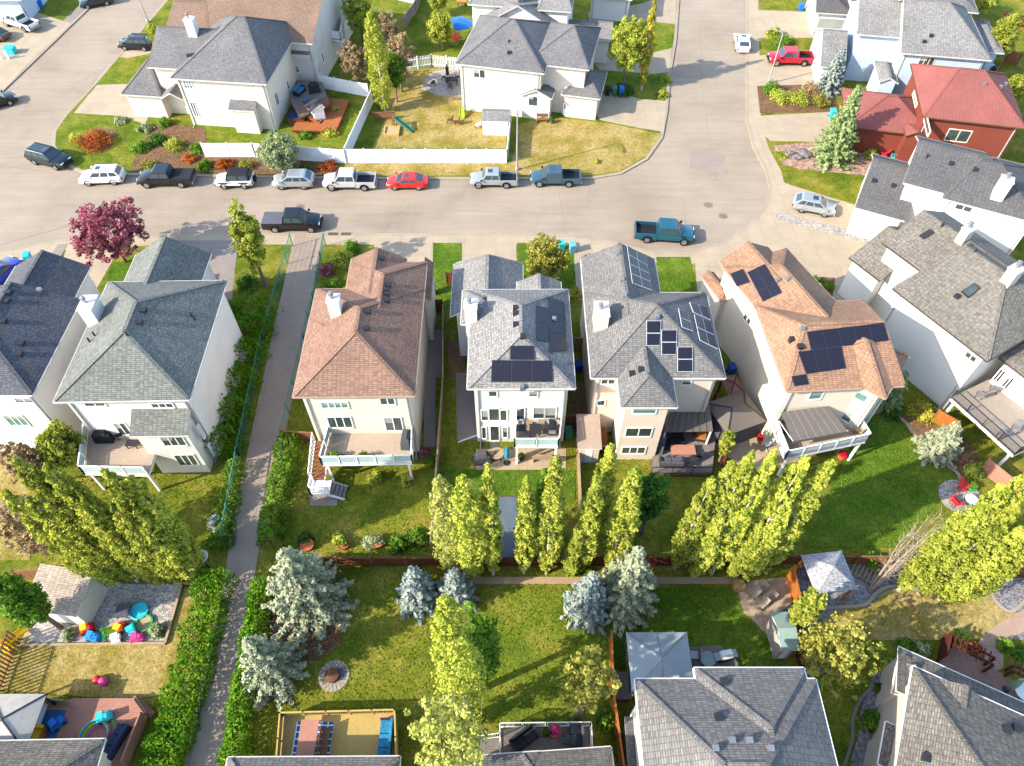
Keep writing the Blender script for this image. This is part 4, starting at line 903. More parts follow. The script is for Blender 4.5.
def vehicle(kind, label, cat, px, ang, col, bed=None, roofm=None, name=None, s=1., grp=None, z=-.12, open_bed=True):
    L, W, BZ, RZ, HZ, xw, xr, xe, xg = KINDS[kind]; h = L/2; c = P(px[0], px[1], z); t = T(name or {'pickup': 'pickup_truck', 'small pickup': 'pickup_truck', 'suv': 'suv', 'van': 'minivan', 'sedan': 'car', 'hatch': 'car', 'jeep': 'jeep'}[kind], label, cat, c, R(ang), grp); t.scale = (s, s, s)
    pk = 'pickup' in kind; G0 = .3 if not pk and kind != 'jeep' else .42; R0 = .34 if not pk else .4
    def ring(x, zb, zt, w, tw=.9):
        zm = zb+(zt-zb)*.62
        return [Vector((x, -w*.86, zb)), Vector((x, -w, zb+.14)), Vector((x, -w, zm)), Vector((x, -w*tw, zt-.03)), Vector((x, -w*tw+.09, zt)), Vector((x, w*tw-.09, zt)), Vector((x, w*tw, zt-.03)), Vector((x, w, zm)), Vector((x, w, zb+.14)), Vector((x, w*.86, zb))]
    def loft(m, rs):
        for a, b in zip(rs, rs[1:]):
            for i in range(10): m.face([a[i], b[i], b[(i+1) % 10], a[(i+1) % 10]][::-1])
        m.face(rs[0]); m.face(rs[-1][::-1])
    m = MB()
    nose = [(h-.02, G0+.16, HZ-.3, W*.8, .85), (h-.1, G0+.02, HZ-.16, W*.9, .88), (h-.35, G0, HZ-.05, W*.97, .9), (max(h-.9, xw+.15), G0, HZ, W, .92), (xw+.05, G0, HZ+.05, W, .94)]
    if pk: st = [(xg+.02, G0, BZ, W, .97), (xw-.35, G0, BZ, W, .97)]+nose[::-1]
    elif kind == 'sedan': st = [(-h+.03, G0+.18, BZ-.16, W*.8, .85), (-h+.14, G0+.03, BZ-.03, W*.9, .88), (-h+.5, G0, BZ, W*.97, .92), (xg, G0, BZ+.03, W, .94), (xw-.3, G0, BZ, W, .95)]+nose[::-1]
    else: st = [(-h+.02, G0+.12, BZ-.12, W*.88, .93), (-h+.1, G0, BZ, W*.95, .95), (xg+.3, G0, BZ+.01, W, .95), (xw-.3, G0, BZ, W, .95)]+nose[::-1]
    loft(m, [ring(*q) for q in st]); b = m.build('body', col, t, smooth='auto')
    import bmesh
    if pk:
        m = MB(); x0, x1, T_ = -h+.05, xg, .09; bz = BZ-.02
        m.box(x0, x1, -W*.97, W*.97, G0, .78); m.box(x0, x1, -W*.98, -W*.98+T_, .78, bz); m.box(x0, x1, W*.98-T_, W*.98, .78, bz); m.box(x0, x0+T_, -W*.97+T_, W*.97-T_, .78, bz); m.box(x1-T_*.6, x1-.01, -W*.97+T_, W*.97-T_, .78, bz)
        m.build('cargo_bed', col, t, bevel=.02)
        if bed is not None: MB().box(x0+.05, x1-.03, -W*.93, W*.93, bz-.03, bz+.035).build('bed_cover', bed, t)
        else: MB().box(x0+T_, x1-T_*.6, -W*.98+T_, W*.98-T_, .781, .79).build('bed_liner', PLAST, t)
        MB().box(x0-.14, x0-.01, -W*.95, W*.95, .5, .72).build('rear_bumper', STEEL, t)
    # greenhouse: six-sided cabin with glass set into each face
    wb, wt = W*.94, W*.8; xb = xg if pk or kind == 'jeep' else (-h+.12 if kind in ('suv', 'van', 'hatch') else xg)
    q = [Vector(p) for p in ((xb, -wb, BZ-.02), (xw, -wb, BZ-.02), (xw, wb, BZ-.02), (xb, wb, BZ-.02), (xe if kind == 'sedan' else (xe if not pk else xe), -wt, RZ-.04), (xr, -wt, RZ-.04), (xr, wt, RZ-.04), (xe, wt, RZ-.04))]
    m = MB(); m.hexa(q); k = .12; tp = [q[4]+Vector((k, .06, .05)), q[5]+Vector((-k, .06, .05)), q[6]+Vector((-k, -.06, .05)), q[7]+Vector((k, -.06, .05))]; m.hexa(q[4:]+tp)
    m.build('cabin', roofm or col, t, bevel=.035)
    def pane(nm, a, b_, c_, d_, i0=.08, i1=.92, j0=.12, j1=.9, off=.012):
        a, b_, c_, d_ = map(Vector, (a, b_, c_, d_))
        def bl(u, v): return a*(1-u)*(1-v)+b_*u*(1-v)+c_*u*v+d_*(1-u)*v
        n = (b_-a).cross(d_-a).normalized(); cen = (a+b_+c_+d_)/4; ctr = Vector((0, 0, BZ+.2))
        if n.dot(cen-Vector((cen.x*.5, 0, BZ))) < 0: n = -n
        f = [bl(i0, j0), bl(i1, j0), bl(i1, j1), bl(i0, j1)]; MB_ = MB(); MB_.hexa([p-n*.01 for p in f]+[p+n*off for p in f]); MB_.build(nm, AUTOG, t)
    pane('windscreen', q[2], q[1], q[5], q[6], .06, .94); pane('rear_window', q[0], q[3], q[7], q[4], .1, .9, .2, .9)
    for sgn in (0, 1):
        a, b_, c_, d_ = (q[0], q[1], q[5], q[4]) if sgn == 0 else (q[3], q[2], q[6], q[7])
        cuts = {'pickup': ((.07, .46), (.5, .93)), 'small pickup': ((.07, .46), (.5, .93)), 'suv': ((.05, .3), (.34, .6), (.64, .94)), 'van': ((.05, .3), (.34, .6), (.64, .94)), 'sedan': ((.16, .5), (.54, .92)), 'hatch': ((.08, .3), (.34, .6), (.64, .94)), 'jeep': ((.08, .46), (.52, .93))}[kind]
        for u0, u1 in cuts: pane('side_window', a, b_, c_, d_, u0, u1, .14, .86)
    if kind in ('suv', 'sedan', 'van', 'small pickup', 'hatch') and random.random() < .7:
        z = RZ+.012; MB().hexa([(xr-.75, -.32, z-.03), (xr-.22, -.32, z-.03), (xr-.22, .32, z-.03), (xr-.75, .32, z-.03), (xr-.75, -.32, z+.006), (xr-.22, -.32, z+.006), (xr-.22, .32, z+.006), (xr-.75, .32, z+.006)]).build('sunroof', AUTOG, t)
    wx = (h-.95, -h+1.05 if not pk else -h+1.25)
    for x in wx:
        for sg in (-1, 1):
            y = sg*(W-.13); w = MB().tube((x, y-.12, R0), (x, y+.12, R0), R0, n=20).build('wheel', TYRE, t)
            MB().tube((x, y+sg*.11, R0), (x, y+sg*.135, R0), R0*.62, n=14).build('rim', RIM, w)
            a = MB(); n = 14; ro, ri = R0*1.28, R0*1.02
            for i in range(n):
                f0, f1 = math.pi*i/n, math.pi*(i+1)/n; yy = sg*(W+.003)
                a.hexa([(x+r_*math.cos(f), yy+e, R0+r_*math.sin(f)) for e in (-.03, .012) for r_, f in ((ri, f0), (ro, f0), (ro, f1), (ri, f1))])
            a.build('wheel_arch', PLAST if pk or kind in ('jeep', 'suv') else col, t)
    for sg in (-1, 1):
        MB().box(h-.16, h-.05, sg*W*.58-.19, sg*W*.58+.19, HZ-.34, HZ-.17).build('headlight', LAMPW, t)
        MB().box(-h+.0, -h+.08, sg*W*.86-.09, sg*W*.86+.09, BZ-.42, BZ-.12).build('tail_light', LAMPR, t)
        MB().box(xw-.12, xw+.06, sg*(W+.12)-.1, sg*(W+.12)+.1, BZ, BZ+.17).build('mirror', col if not pk else PLAST, t)
    MB().box(h-.12, h+.03, -W*.88, W*.88, G0+.02, G0+.24).build('front_bumper', PLAST if kind in ('pickup', 'jeep') else col, t, bevel=.02)
    MB().box(h-.1, h-.0, -W*.38, W*.38, HZ-.44, HZ-.2).build('grille', PLAST, t)
    if kind == 'jeep':
        MB().tube((-h-.2, 0, .85), (-h+.0, 0, .85), .37, n=18).build('spare_wheel', TYRE, t)
        for x in wx: MB().box(x-.5, x+.5, -W-.1, -W+.12, .86, .93).box(x-.5, x+.5, W-.12, W+.1, .86, .93).build('fender', PLAST, t)
    if kind in ('suv', 'van'):
        m = MB()
        for sg in (-1, 1): m.bar((xe+.15, sg*(wt-.12), RZ+.06), (xr-.1, sg*(wt-.12), RZ+.06), .04)
        m.build('roof_rails', PLAST, t)
    m = MB()
    for sg in (-1, 1): m.box(-h+.5, h-.5, sg*W*.8-.08, sg*W*.8+.08, G0-.1, G0+.02)
    m.build('sill', PLAST, t)
    return t
# ======================================================= the row south of the street, left to right
# --- charcoal roof at the left edge
h = House('house', 'white house with charcoal roof at the left edge beside the blue car', (-75, 395), (32, 395.3), 8., SH_DARK, WHITE)
h.block(A=(-75, 395), B=(32, 395.3), C=(80.7, 300.3), x0=-1., r2=(-3, 283), kind='hip')
h.block(A=(-10, 300), B=(73.7, 299), C=(90.6, 265.9), D=(20.4, 265.9), ze=5.6, kind='gN', slope=.5, r1=0., ov=.35)
h.win(0, 'S', (14, 398), (34, 402), 2); h.win(0, 'S', (3, 415.5), (30, 425), 3, GLASSG)
h.vents([(9, 293), (7, 302), (4, 322), (22, 344), (20, 355)], 'roof_vent'); h.vents([(40, 291)], 'pale_vent'); h.vents([(29, 281)])
h.finish()
# --- blue-grey roof, white walls, left of the path
h = House('house', 'white house with blue grey shingled hip roof just left of the walking path', (53.3, 402), (188.4, 399.8), 8., SH_BLUE, WHITE)
h.block(A=(53.3, 402), B=(188.4, 399.8), C=(227.6, 280.9), D=(108, 281.3), r1=(128.5, 331), r2=(138.7, 302), slope=.5)
h.block(A=(112, 300), B=(203, 285), C=(208.4, 253.2), D=(139.8, 254.3), ze=6.4, kind='gSN', slope=.55, y0=9., xr=None, ov=.35)
h.block(A=(133.5, 436), B=(192, 436), C=(192.4, 411.5), D=(134.2, 412.3), ze=5.5, zr=6.6, kind='shedS', ov=.25)
h.win(0, 'S', (84, 402.5), (106, 405.5), 2); h.win(0, 'S', (151, 403.5), (174, 407), 3); h.win(0, 'S', (113, 423), (132, 434), 2, name='patio_door')
h.win(2, 'S', (160, 437), (187, 445), 3); h.win(2, 'S', (174, 455), (199, 464.5), 3)
h.win(0, 'E', (198, 425), (204, 438), 2, DARKM); h.win(0, 'E', (209, 444), (214, 455), 2, GLASS)
h.vents([(144, 311), (140, 323)]); h.vents([(192, 317), (195, 320), (128, 336), (95, 336), (90, 342)], 'vent_pipe'); h.vents([(183, 243)], 'roof_vent')
h.chimney((97, 318), 1., 1.5, 1.6)
h.finish()
# --- brown roof right of the path
h = House('house', 'white house with large brown shingled roof just right of the walking path', (292.2, 397), (414.5, 396), 8., SH_BROWN, CREAM, fascia=FASCB)
h.block(A=(292.2, 397), B=(414.5, 396), C=(424, 290), D=(317, 287), r1=(356.8, 332), slope=.46)
h.block(C=(427.3, 262.1), D=(352, 262), slope=.46, y0=7., kind='gS', x1=8.63)
h.block(A=(346, 290), B=(400, 290), C=(409, 259), D=(351.5, 257.5), kind='gSN', slope=.46, y0=9., dz=-.02)
h.block(A=(303, 350), B=(345, 350), C=(345, 317), D=(309.5, 316.5), ze=7.9, kind='hip', axis='x', slope=.46, ov=.35)
h.block(A=(424, 300), B=(432, 300), C=(432, 262.5), D=(424, 262.5), ze=5.2, zr=5.9, kind='shedE', ov=.1)
h.win(0, 'S', (321, 402), (348.5, 407.5), 4, GLASSG); h.win(0, 'S', (380, 398), (395, 404), 2); h.win(0, 'S', (327, 417), (353, 427), 3); h.win(0, 'S', (384, 417.5), (403, 430), 2, name='patio_door')
h.vents([(382, 259), (388.5, 285.7), (387, 291), (387, 294), (387, 301), (368, 312), (366.5, 329)])
h.chimney((337, 313), .85, .85, 1.5, WHITE)
h.finish()
# --- grey roof with black panels, centre
h = House('house', 'white house with light grey roof and black solar panels behind the two storey deck', (466.6, 388.7), (575.7, 388.4), 7.6, SH_LIGHT, WHITE)
h.block(A=(466.6, 388.7), B=(575.7, 388.4), C=(567.7, 289.4), D=(472, 289.4), r1=(525.4, 334), r2=(520, 305), slope=.5)
h.block(A=(461, 324), B=(500, 324), C=(500, 290), D=(462.7, 290.2), ze=7.6, axis='x', slope=.45, ov=.35)
h.block(A=(450.5, 325), B=(523, 325), C=(523, 264), D=(453.3, 264), ze=5.6, kind='gS', slope=.5, r2=(494, 255), y0=9.)
h.block(A=(517, 290), B=(561, 290), C=(561, 287.5), D=(517, 288), ze=6.6, kind='gSN', slope=.45, y0=8.5, y1=12., ov=.3)
h.win(0, 'S', (489, 391), (496.5, 396), 1); h.win(0, 'S', (529.5, 391), (537, 396), 1)
h.win(0, 'S', (481.5, 410), (488, 420), 1); h.win(0, 'S', (489.2, 408.5), (499, 420), 1); h.win(0, 'S', (500.5, 410), (506.5, 420), 1)
h.win(0, 'S', (482, 427), (486, 438), 1); h.win(0, 'S', (490.5, 426), (499, 440), 1, name='garden_door'); h.win(0, 'S', (503, 427), (507, 437), 1)
h.win(0, 'S', (517, 408), (524, 419), 1, name='deck_door'); h.win(0, 'S', (534, 407.5), (544, 418), 1); h.win(0, 'S', (545.5, 407.5), (555, 418), 1)
h.panels([(491, 382), (552, 382), (552, 361), (492, 360.5)], 3, 2, PVB, .008); h.panels([(510, 360), (534, 360), (534, 346), (510, 346)], 1, 1, PVB, .008)
h.panels([(536, 341), (548, 343), (549, 309), (536, 306)], 1, 2, PVB, .01); h.panels([(549, 353), (566, 351), (564, 303), (548, 297)], 1, 3, PVB, .01)
h.vents([(515.5, 308.5), (515.5, 314), (515.5, 325), (523, 337)]); h.vents([(554, 320), (522, 388)], 'pale_vent')
h.chimney((471.5, 318), .9, 1., 1.5)
h.finish()
# --- grey roof with many panels
h = House('house', 'cream house with grey roof carrying blue framed solar panels on three slopes', (591, 378), (726.7, 378.2), 7.6, SH_GREY, BEIGE)
h.block(A=(591, 378), B=(726.7, 378.2), C=(704.8, 291.9), D=(584, 293), slope=.5, r2=(645, 306), r1=None)
h.block(A=(583, 320), B=(663, 320), C=(656, 259), D=(580.2, 258.2), kind='gSN', slope=.5, y0=4.6, x0=-.02, dz=.0)
h.block(A=(619.4, 407.2), B=(676.6, 407.7), C=(671, 365), D=(617, 365), slope=.55, y1=4., kind='gN')
h.win(0, 'S', (602, 379.5), (614, 383.5), 2); h.win(0, 'S', (598, 400), (604, 405), 1); h.win(2, 'S', (634, 409), (655, 413), 1, GLASSG); h.win(2, 'S', (627, 428), (650, 436), 2); h.win(2, 'S', (623, 447), (644, 453), 3); h.win(0, 'S', (683, 380), (690, 384), 1)
h.panels([(631.5, 284), (651.5, 291), (645, 258), (626, 246)], 2, 4, PVF, .02)
h.panels([(646, 346), (660, 346), (661, 321), (646, 321)], 1, 2, PVF, .02); h.panels([(661, 355), (676, 355), (677, 330), (661, 330)], 1, 2, PVF, .02); h.panels([(677, 372), (692.5, 372), (692.5, 347), (677, 347)], 1, 2, PVF, .02)
h.panels([(681, 328), (692, 332), (687, 313), (677.5, 309)], 1, 2, PVF, .02); h.panels([(699, 341), (717, 350), (710, 322), (693, 315)], 2, 2, PVF, .02); h.panels([(692.5, 313), (710, 321), (706, 307), (688.5, 303)], 2, 1, PVF, .02)
h.vents([(618, 255), (622, 281), (624.5, 297), (657, 318)], 'pale_vent'); h.vents([(632, 374), (641, 370)])
h.chimney((600, 323), 1., 1.5, 1.5)
h.finish()
# --- tan roof, turned
h = House('house', 'cream house with tan roof and dark solar panels, turned towards the road bulb', (786.8, 391.5), (844, 383.7), 7.8, SH_TAN, CREAM, fascia=FASCB, turn=-6)
h.block(A=(786.8, 391.5), B=(897, 371), axis='x', slope=.46, y0=0., y1=8.6, r2=(880, 316), r1=(806, 328))
h.panels([(810.6, 350.4), (888, 341), (883, 323), (806, 332)], 5, 1, PVB, .008)
h.panels([(805.6, 374.5), (845, 368.7), (840.5, 346.5), (797.6, 351.8)], 3, 1, PVB, .008); h.panels([(794, 386.5), (808, 384.5), (805, 374.5), (791, 376.5)], 1, 1, PVB, .008)
h.vents([(792, 340), (800, 347)]); h.vents([(802, 330)], 'pale_vent')
h.win(0, 'S', (808, 399), (825, 389), 1, GLASSG)
h.chimney((811, 300), 1., 1., 1.6, CREAM)
h.finish(); h6 = h
w = House('house_wing', 'front wing', (767.9, 321.5), (716, 258.8), 7.8, SH_TAN, CREAM, fascia=FASCB, host=h6, left=True)
w.block(D=(716, 258.8), C=(791, 250), x0=0., x1=6.2, y0=-2.5, y1=6.6, slope=.48, kind='gS', r2=(779.6, 266.6))
w.block(A=(745, 290), B=(790, 270), C=(771, 252), D=(716, 258.8), slope=.5, kind='gSN', y0=2.5, y1=7.3, dz=-.01)
w.block(A=(716, 300), B=(727, 300), C=(722, 272), D=(703, 272), ze=5., kind='gN', slope=.5, ov=.15)
w.win(0, 'W', (745.5, 313), (749.5, 325), 2); w.win(0, 'W', (762, 346), (766.5, 354), 2)
w.panels([(763, 302), (782, 293), (765, 265), (747.5, 273)], 2, 3, PVB, .008); w.panels([(737.5, 288.5), (750, 282.5), (743, 269.5), (730.5, 274.5)], 1, 1, PVB, .008)
w.vents([(777.5, 281), (787.5, 280)], 'pale_vent')
w.finish()
w = House('house_wing', 'corner bay', (850, 381), (885.6, 398.6), 7.8, SH_TAN, CREAM, fascia=FASCB, host=h6)
w.block(A=(850, 381), B=(885.6, 398.6), x0=-3.6, y1=5., slope=.55)
w.win(0, 'S', (844, 392), (869, 395), 1, GLASSG); w.win(0, 'S', (831, 413), (854, 414), 2, GLASSG)
w.finish()
# --- warm grey roof at the right edge
h = House('house', 'white house with weathered grey roof and two skylights at the right edge of the photo', (893, 288.5), (986, 360), 7., SH_WARM, WHITE, fascia=FASCD)
h.block(A=(893, 288.5), B=(986, 360), C=(1026, 340), slope=.42, axis='x', y1=11.5, r2=(994, 281), r1=1.)
h.block(A=(883, 242), B=(922, 273), slope=.42, axis='x', x1=5., y1=11.6, kind='gWE')
h.block(A=(848.2, 257.7), B=(874, 275), ze=4.4, slope=.45, axis='x', x1=-2.5, y1=10.6, kind='gWE', ov=.3)
h.skylight([(924, 240), (934, 233.5), (930, 230), (919, 236)], GLASS); h.skylight([(968, 299), (980, 289), (974, 284), (961, 292)], GLASS)
h.vents([(957, 297)]); h.vents([(941, 227), (974, 253)], 'vent_pipe'); h.chimney((962, 240), .7, .9, 1.2, GREYW); h.chimney((1008, 281), .8, 1., 1.3, GREYW)
h.win(0, 'S', (965, 355.4), (978.7, 356.2), 2)
h.block(A=(1000, 357), B=(1075, 416), ze=5.6, axis='x', y1=None if 0 else 9.5, slope=.3)
h.win(3, 'S', (993.5, 378.8), (1006, 372), 2, DARKM); h.win(3, 'S', (1002, 385.5), (1014.5, 379), 2, DARKM)
h.finish()
# --- charcoal roof, upper right
h = House('house', 'white house with slate grey roof behind the weathered grey roofed one at right', (942.7, 198.5), (1024, 220), 6.4, SH_SLATE, WHITE)
h.block(A=(942.7, 198.5), B=(1040, 224), axis='x', y1=9., slope=.42, r1=2.)
h.block(A=(903, 183.5), B=(950, 194), axis='x', y1=9.5, x1=3., slope=.42, kind='gWE')
h.block(A=(854.4, 208.4), B=(905, 220), ze=3.4, axis='x', y1=9.4, slope=.45, kind='gWE', ov=.3)
h.win(0, 'S', (957, 204), (970, 212), 2); h.vents([(951, 164), (975, 170), (874, 181), (893, 186)]); h.vents([(926, 158)], 'vent_pipe')
h.chimney((997, 196), 1., 1., 1.8, WHITE)
h.finish()
# ======================================================= east of the right-hand street
h = House('house', 'rust red house with red roof and cream trimmed windows', (928, 117), (1024, 128), 6., SH_RED, REDW, fascia=TRIMB)
h.block(A=(928, 117), B=(1026, 128.5), D=(909, 75), axis='x', y1=11., slope=.45, r1=(962, 78), r2=(988, 80))
h.block(A=(853, 129.5), B=(932, 134), D=(836, 94), ze=3.3, axis='x', slope=.42, y1=9.)
h.block(A=(904, 137), B=(927, 137), C=(920, 119), D=(904, 118), ze=3.6, kind='gS', slope=.5, r2=0., ov=.2)
h.win(0, 'S', (950, 129), (966, 142), 2, None, CREAM); h.win(0, 'W', (913, 94), (917, 105), 1, None, CREAM); h.win(0, 'W', (928, 112), (934, 124), 1, None, CREAM)
h.vents([(984, 85), (1000, 88), (1005, 85)], 'pale_vent')
h.finish()
h = House('house', 'pale blue house with light grey gabled roof behind the red one', (901, 53), (991.4, 60.4), 6., SH_LIGHT, BLUEW)
h.block(A=(901, 53), B=(991.4, 60.4), axis='x', y1=13., slope=.45, kind='gW', r2=(953.5, 11.7))
h.block(A=(857, 34.5), B=(905, 37.5), axis='x', y1=13., x1=3., slope=.45, kind='gWE')
h.block(A=(817, 66), B=(846, 69), D=(819, 38), ze=3., axis='x', y1=11., slope=.4, kind='gWE', ov=.3)
h.block(A=(878, 82), B=(897, 83), C=(893, 62), D=(876, 63), ze=3.2, kind='gS', slope=.5, ov=.2)
h.block(A=(985, 52), B=(1002, 53), C=(990, 20), D=(978, 20), ze=4.2, slope=.4)
h.win(0, 'S', (921, 57), (932, 65), 3, None, CREAM); h.vents([(924, 42), (931, 36)])
h.finish()
h = House('house', 'white garage house with dark grey roof at the top behind the pale blue house', (815.6, 12.5), (853, 15), 3.2, SH_SLATE, WHITE)
h.block(A=(815.6, 12.5), B=(853, 15), axis='x', y1=9., slope=.42, kind='gW')
h.win(0, 'S', (820, 18), (846, 33), 1, TRIM, name='side_panel')
h.block(A=(853, 6), B=(878, 7), ze=4.6, axis='x', y1=9., slope=.4)
h.finish()
h = House('house', 'house with long grey roof along the top edge above the pale blue house', (882, 3), (978, 11.4), 6.5, SH_MID, CREAM)
h.block(A=(882, 6), B=(978, 11.4), axis='x', y1=10., slope=.42)
h.finish()
# ======================================================= the block north of the street
h = House('house', 'cream house with grey hip roof at the street corner, chimney on its rear slope', (169.6, 78.3), (269.8, 84.5), 6., SH_MID, CREAM)
h.block(A=(169.6, 78.3), B=(269.8, 84.5), C=(288.6, 41.5), axis='x', slope=.5, r1=(221, 37), r2=(229, 37.5), y1=14.)
h.block(A=(147.6, 67), B=(180, 69.3), axis='x', kind='gWE', slope=.45, y1=11.5, x1=5.)
h.block(A=(124, 94.5), B=(161, 97), D=(141, 65.5), ze=3., axis='x', slope=.5, y1=9., ov=.35)
h.block(A=(162, 101), B=(188.4, 97), C=(190, 82), D=(165, 88), ze=3.2, kind='gS', slope=.5, wall=False, y1=5.)
h.block(A=(230.7, 106), B=(259.7, 107.4), C=(257, 102), D=(233, 101), ze=3., zr=3.7, kind='shedS', ov=.12, y0=-.7, y1=.6)
h.win(0, 'S', (183, 81), (193, 88), 3); h.win(0, 'S', (190, 102), (199, 116), 2); h.win(0, 'E', (274, 95), (279, 103), 2); h.win(0, 'E', (280, 100), (284.5, 112), 2, GLASSG); h.win(0, 'E', (286, 82), (289, 88), 1)
h.vents([(189, 56), (192.5, 55.5)]); h.chimney((194, 33), 1., 1., 1.6, WHITE)
h.finish()
h = House('house', 'pale grey house with wide taupe roof behind the corner house', (164, 32.6), (312.4, 43.9), 6., SH_TOP, GREYW)
h.block(A=(209, 36), B=(312.4, 43.9), axis='x', slope=.45, kind='gE', y1=16., r1=3.)
h.block(A=(164, 32.6), B=(215, 36.5), axis='x', slope=.4, kind='gWE', y1=8.5)
h.block(A=(285.5, 54), B=(311, 55), C=(313, 47.5), D=(288, 47), ze=4.6, zr=5., kind='shedS', ov=.1, y1=1., zb=4.)
h.win(0, 'E', (314, 34), (317, 45), 1); h.win(0, 'E', (316, 61), (320, 72), 2); h.win(0, 'E', (321, 53), (324, 61), 1); h.win(0, 'S', (291, 65.5), (300, 72), 2, GLASSG)
h.vents([(298, 33)])
h.finish()
h = House('house', 'cream two storey house with grey hip roof beside the small white shed', (461, 64.3), (544, 73.7), 6., SH_MID, CREAM)
h.block(A=(461, 64.3), B=(544, 73.7), D=(464, 34), slope=.42, axis='x', r1=(505, 30), r2=(509, 30), y1=12.)
h.block(A=(549, 66.6), B=(589, 69), axis='x', y1=12., slope=.42, kind='hip', r2=(564.6, 40.8), x0=7.)
h.block(A=(561.5, 94), B=(600, 99.5), C=(607, 72), ze=3., axis='x', slope=.45, ov=.35, y1=7.5)
h.block(A=(522.3, 95), B=(552.9, 99.5), C=(556, 82), D=(525, 78), ze=3., kind='gS', slope=.45, ov=.25, r2=0.)
h.win(0, 'S', (474, 69), (485, 78), 2); h.win(3, 'S', (529, 96), (537.5, 106), 1); h.win(0, 'S', (541, 98), (549, 111), 1, DARKM, name='front_door'); h.win(2, 'S', (564, 104), (566, 114), 1, TRIM, name='side_door')
h.vents([(507, 42)], 'pale_vent'); h.vents([(509, 53)])
h.finish()
h = House('house', 'white house with pale grey gable facing the camera, behind the cream house', (474, 28), (562, 34), 4.6, SH_LIGHT, WHITE)
h.block(A=(474, 28), B=(562, 34), kind='gS', slope=.5, y1=9., r2=0.)
h.block(A=(468, 3.8), B=(520, 8), ze=6.5, axis='x', y1=14.5, slope=.42)
h.block(A=(537, 9), B=(571, 12.8), ze=6.5, axis='x', y1=14., slope=.42)
h.block(A=(568.6, 37), B=(611.7, 41.5), C=(614, 15.7), ze=3.2, axis='x', slope=.42, y1=6.8, x0=11., kind='gE', ov=.3)
h.finish()
h = House('house', 'white garage at the top edge with a grey shaded side by the right street', (588, -4), (632, 0), 3.2, SH_LIGHT, WHITE)
h.block(A=(588, -4), B=(632, 0), axis='x', y1=8., slope=.42)
h.finish()
h = House('house', 'pale garage corner at the top left edge by the white pickup', (-40, 0), (19, 0), 3., SH_LIGHT, BLUEW)
h.block(A=(-40, 0), B=(21, 0), axis='x', y1=8., slope=.42)
h.finish()
# ======================================================= roofs along the bottom edge
h = House('house', 'house with tan grey hip roof at the bottom left corner below the red deck', (0, 741), (105, 739), 3.2, SH_WARM, CREAM)
h.block(D=(-60, 742), C=(105, 739), y1=0., y0=-9., axis='x')
h.finish()
h = House('house', 'house with grey roof edge at the bottom below the yellow deck', (228, 757.5), (400, 756.5), 3.2, SH_GREY, WHITE)
h.block(D=(228, 757.5), C=(400, 756.5), y1=0., y0=-9., axis='x')
h.finish()
h = House('house', 'house with grey ridged roof at the bottom below the small grey deck', (446, 758), (531, 752), 3.6, SH_GREY, WHITE)
h.block(D=(446, 758), C=(540, 752), y1=0., y0=-9., axis='x')
h.block(D=(520, 752), C=(612, 756), y1=-.02, y0=-8.5, axis='x', slope=.5)
h.finish()
h = House('house', 'house with large grey hip roof and four box vents at the bottom centre', (635, 679), (694.5, 679), 7.2, SH_GREY, WHITE, fascia=TRIM)
h.block(D=(635, 679), x0=0., x1=10., y1=0., y0=-9.4, axis='x', slope=.44, r1=(722, 748), r2=(764, 748))
h.block(D=(694, 668), C=(804, 668), y0=-9., axis='y', slope=.46, r2=(767, 727), r1=-8.5, dz=.02)
h.vents([(715, 749), (731.5, 741), (749, 741), (770, 749)], 'pale_vent'); h.vents([(718, 717.5), (724, 682)], 'roof_vent')
h.finish()
h = House('house', 'house with streaked grey roof and rear dormer at the bottom right corner', (913, 666), (1024, 716), 6., SH_WARM, BEIGE, fascia=TRIM)
h.block(D=(913, 666), C=(1070, 737), x0=0., y1=0., y0=-13., axis='x', slope=.45)
h.block(D=(898, 649), C=(1060, 716), ze=3.2, zr=4.2, y0=-1., kind='shedN', ov=.3)
h.block(A=(890, 694), B=(903, 697), C=(915, 668), D=(899, 664), ze=3.2, zr=3.9, kind='shedW', ov=.3)
h.block(D=(937, 676), C=(984, 702), y0=-5., axis='y', kind='gN', slope=.5, r1=-4., dz=.0, wall=True, zb=5.)
h.block(A=(876, 765), B=(897, 770), C=(910, 728), D=(887, 727), ze=3.4, axis='y', slope=.4, ov=.25)
h.vents([(926, 758), (1006, 730), (1016, 728)])
h.finish()
def from_top(top, row):
    lo, hi = .5, 25
    for _ in range(40):
        m = (lo+hi)/2; g = P(top[0], top[1], m); dep = g.y*cP+CH*sP; up = g.y*sP-CH*cP
        if 383-FPX*up/dep < row: lo = m
        else: hi = m
    g = P(top[0], top[1], lo); return Vector((g.x, g.y, 0)), lo
SH_PALE = shingle('pale speckled shingles', 'a2a2a4', '848488', sp=.4)
